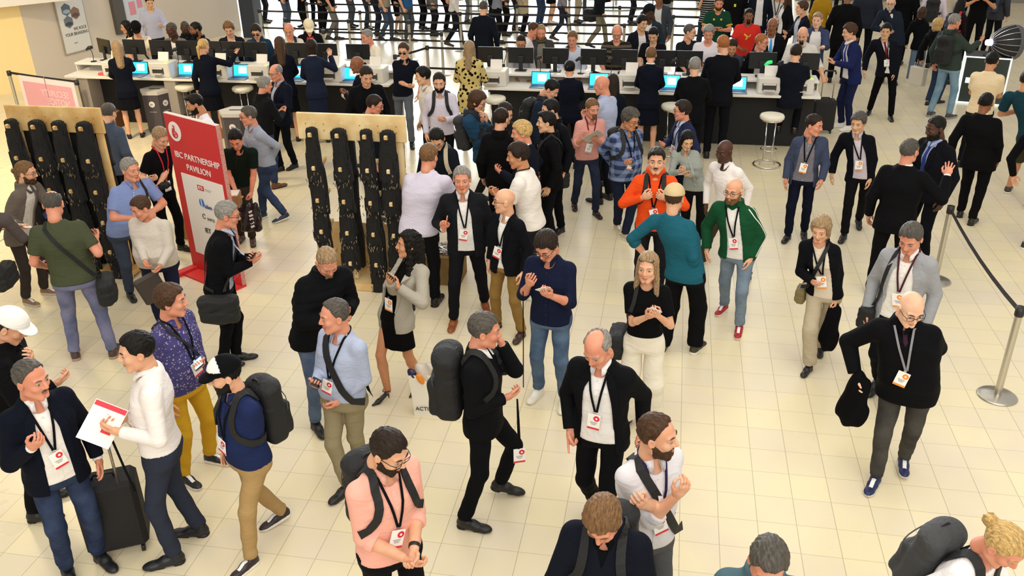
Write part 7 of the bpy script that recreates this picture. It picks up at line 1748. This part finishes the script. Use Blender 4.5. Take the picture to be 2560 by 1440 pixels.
q_('person in a grey coat at the top right of the mustard sweater', 2095, 44, 175, jacket='hooded', jopen='closed', lapel=False, jc='3E4046', tc='3E4046', bc='1A1C22')
q_('person in a white blouse at the top between the black coats', 2245, 46, 175, sex='f', tc='D0CCC8', bc='26262C', hair='long', hc='dark')
q_('person far left with brown trousers beside the white column', 402, 42, 80, tc='8A7A66', bc='77685A', shc='3A2418')
q_('person in a maroon top at the top behind the beige coat', 2420, 40, 170, tc='4A1A22', bc='17171C')

# ---------------------------------------------------------------- luggage and bags on the floor
def suitcase(p, rz, label, s=1.0, hh=.44, wheels=True):
    o = empty('suitcase', p, rz); tag(o, label, 'suitcase')
    bm_ = mat('case_black', '121114', .75, bump=.3, bscale=80)
    MB().box((0, 0, .34 * s), (.40 * s, .24 * s, .56 * s), bev=.035).build('case_body', bm_, o)
    MB().box((0, .125 * s, .30 * s), (.34 * s, .03, .40 * s), bev=.012).build('front_pocket', bm_, o)
    q = MB(); st = mat('handle_metal', 'A59A8E', .3, metal=.8)
    for x in (-.10, .10): q.tube([(x * s, -.09 * s, .60 * s), (x * s, -.09 * s, .60 * s + hh)], .010, n=8)
    q.build('telescopic_rail', st, o, smooth=True)
    q = MB(); q.tube([(-.105 * s, -.09 * s, .58 * s + hh), (-.09 * s, -.09 * s, .63 * s + hh), (.09 * s, -.09 * s, .63 * s + hh), (.105 * s, -.09 * s, .58 * s + hh)], .016, n=8); q.build('pull_grip', mat('grip_black', '15151A', .5), o, smooth=True)
    q = MB(); q.tube([(-.08, .0, .62 * s), (-.06, .0, .65 * s), (.06, .0, .65 * s), (.08, .0, .62 * s)], .010, n=6); q.build('carry_handle', mat('grip_black', '15151A', .5), o, smooth=True)
    for x in (-.15, .15):
        for y in (-.08, .08): MB().tube([(x * s - .012, y * s, .03), (x * s + .012, y * s, .03)], .03, n=14).build('wheel', mat('wheel_black', '17171A', .5), o, smooth=True)
    return o
pb = at(306, 1368, 0); suitcase(pb, math.radians(18), 'black cabin suitcase with its handle up beside the man in the white shirt', 1.06)
pb = at(2052, 330, 0); suitcase(pb, math.radians(-10), 'black suitcase with a raised handle at the right desk end', .95, .5)
pb = at(1075, 1030, 0)
o = empty('shopping_bag', pb, math.radians(-6)); tag(o, 'white plastic shopping bag standing on the tiles by the heels', 'bag')
q = MB(); V = []
for z, w_, d_, in ((0, .13, .075), (.12, .135, .07), (.26, .15, .06), (.40, .165, .05), (.42, .165, .05)):
    V += [(-w_, -d_, z), (w_, -d_, z + (.0 if z < .4 else .02)), (w_, d_, z), (-w_, d_, z)]
V += [(-.15, -.04, .30), (.15, -.04, .30), (.15, .04, .30), (-.15, .04, .30)]
F4 = [(3, 2, 1, 0)] + [(k * 4 + j, k * 4 + (j + 1) % 4, (k + 1) * 4 + (j + 1) % 4, (k + 1) * 4 + j) for k in range(5) for j in range(4)] + [(20, 21, 22, 23)]
q.add(V, F4); q.build('bag_body', mat('bag_white', 'EDE8DC', .4), o)
text('lettering', 'ACTION', mat('bag_ink', '1E1E22', .5), o, .055, (-.01, -.0795, .085), UPR, sx=1.0)
MB().box((.075, -.064, .27), (.006, .004, .22), R=rotx(-.09)).build('stripe', mat('bag_stripe_pale', 'A9A6B4', .5), o); MB().box((.115, -.063, .28), (.016, .004, .2), R=rotx(-.09)).build('stripe', mat('bag_stripe', '8C92B8', .5), o)
def lump(name, c_, r, col, label=None):
    v0_, f0_ = surf(lambda p: ellip(p, (0, 0, 0), r) + .012 * np.sin(p[:, 0] * 45 + p[:, 2] * 30) + .008 * np.sin(p[:, 1] * 60 + p[:, 0] * 30), np.array(r) * -1.3 - .02, np.array(r) * 1.3 + .02, .009)
    oo = empty(name, pb + rotz(math.radians(-6)) @ np.array(c_), 0); tag(oo, label, 'wrap'); put('film', new_mesh(name, v0_, [f0_]), mat('wrap_' + col, col, .35), oo)
lump('plastic_wrap', (.0, .0, .42), (.13, .05, .11), 'CFC4B8', 'crumpled clear plastic sticking out of the white shopping bag')
lump('orange_packet', (-.04, -.04, .40), (.04, .02, .05), 'E88A22', 'small orange packet at the rim of the white shopping bag')
lump('navy_packet', (-.11, -.01, .42), (.06, .03, .05), '201A44', 'navy packet at the left rim of the white shopping bag')
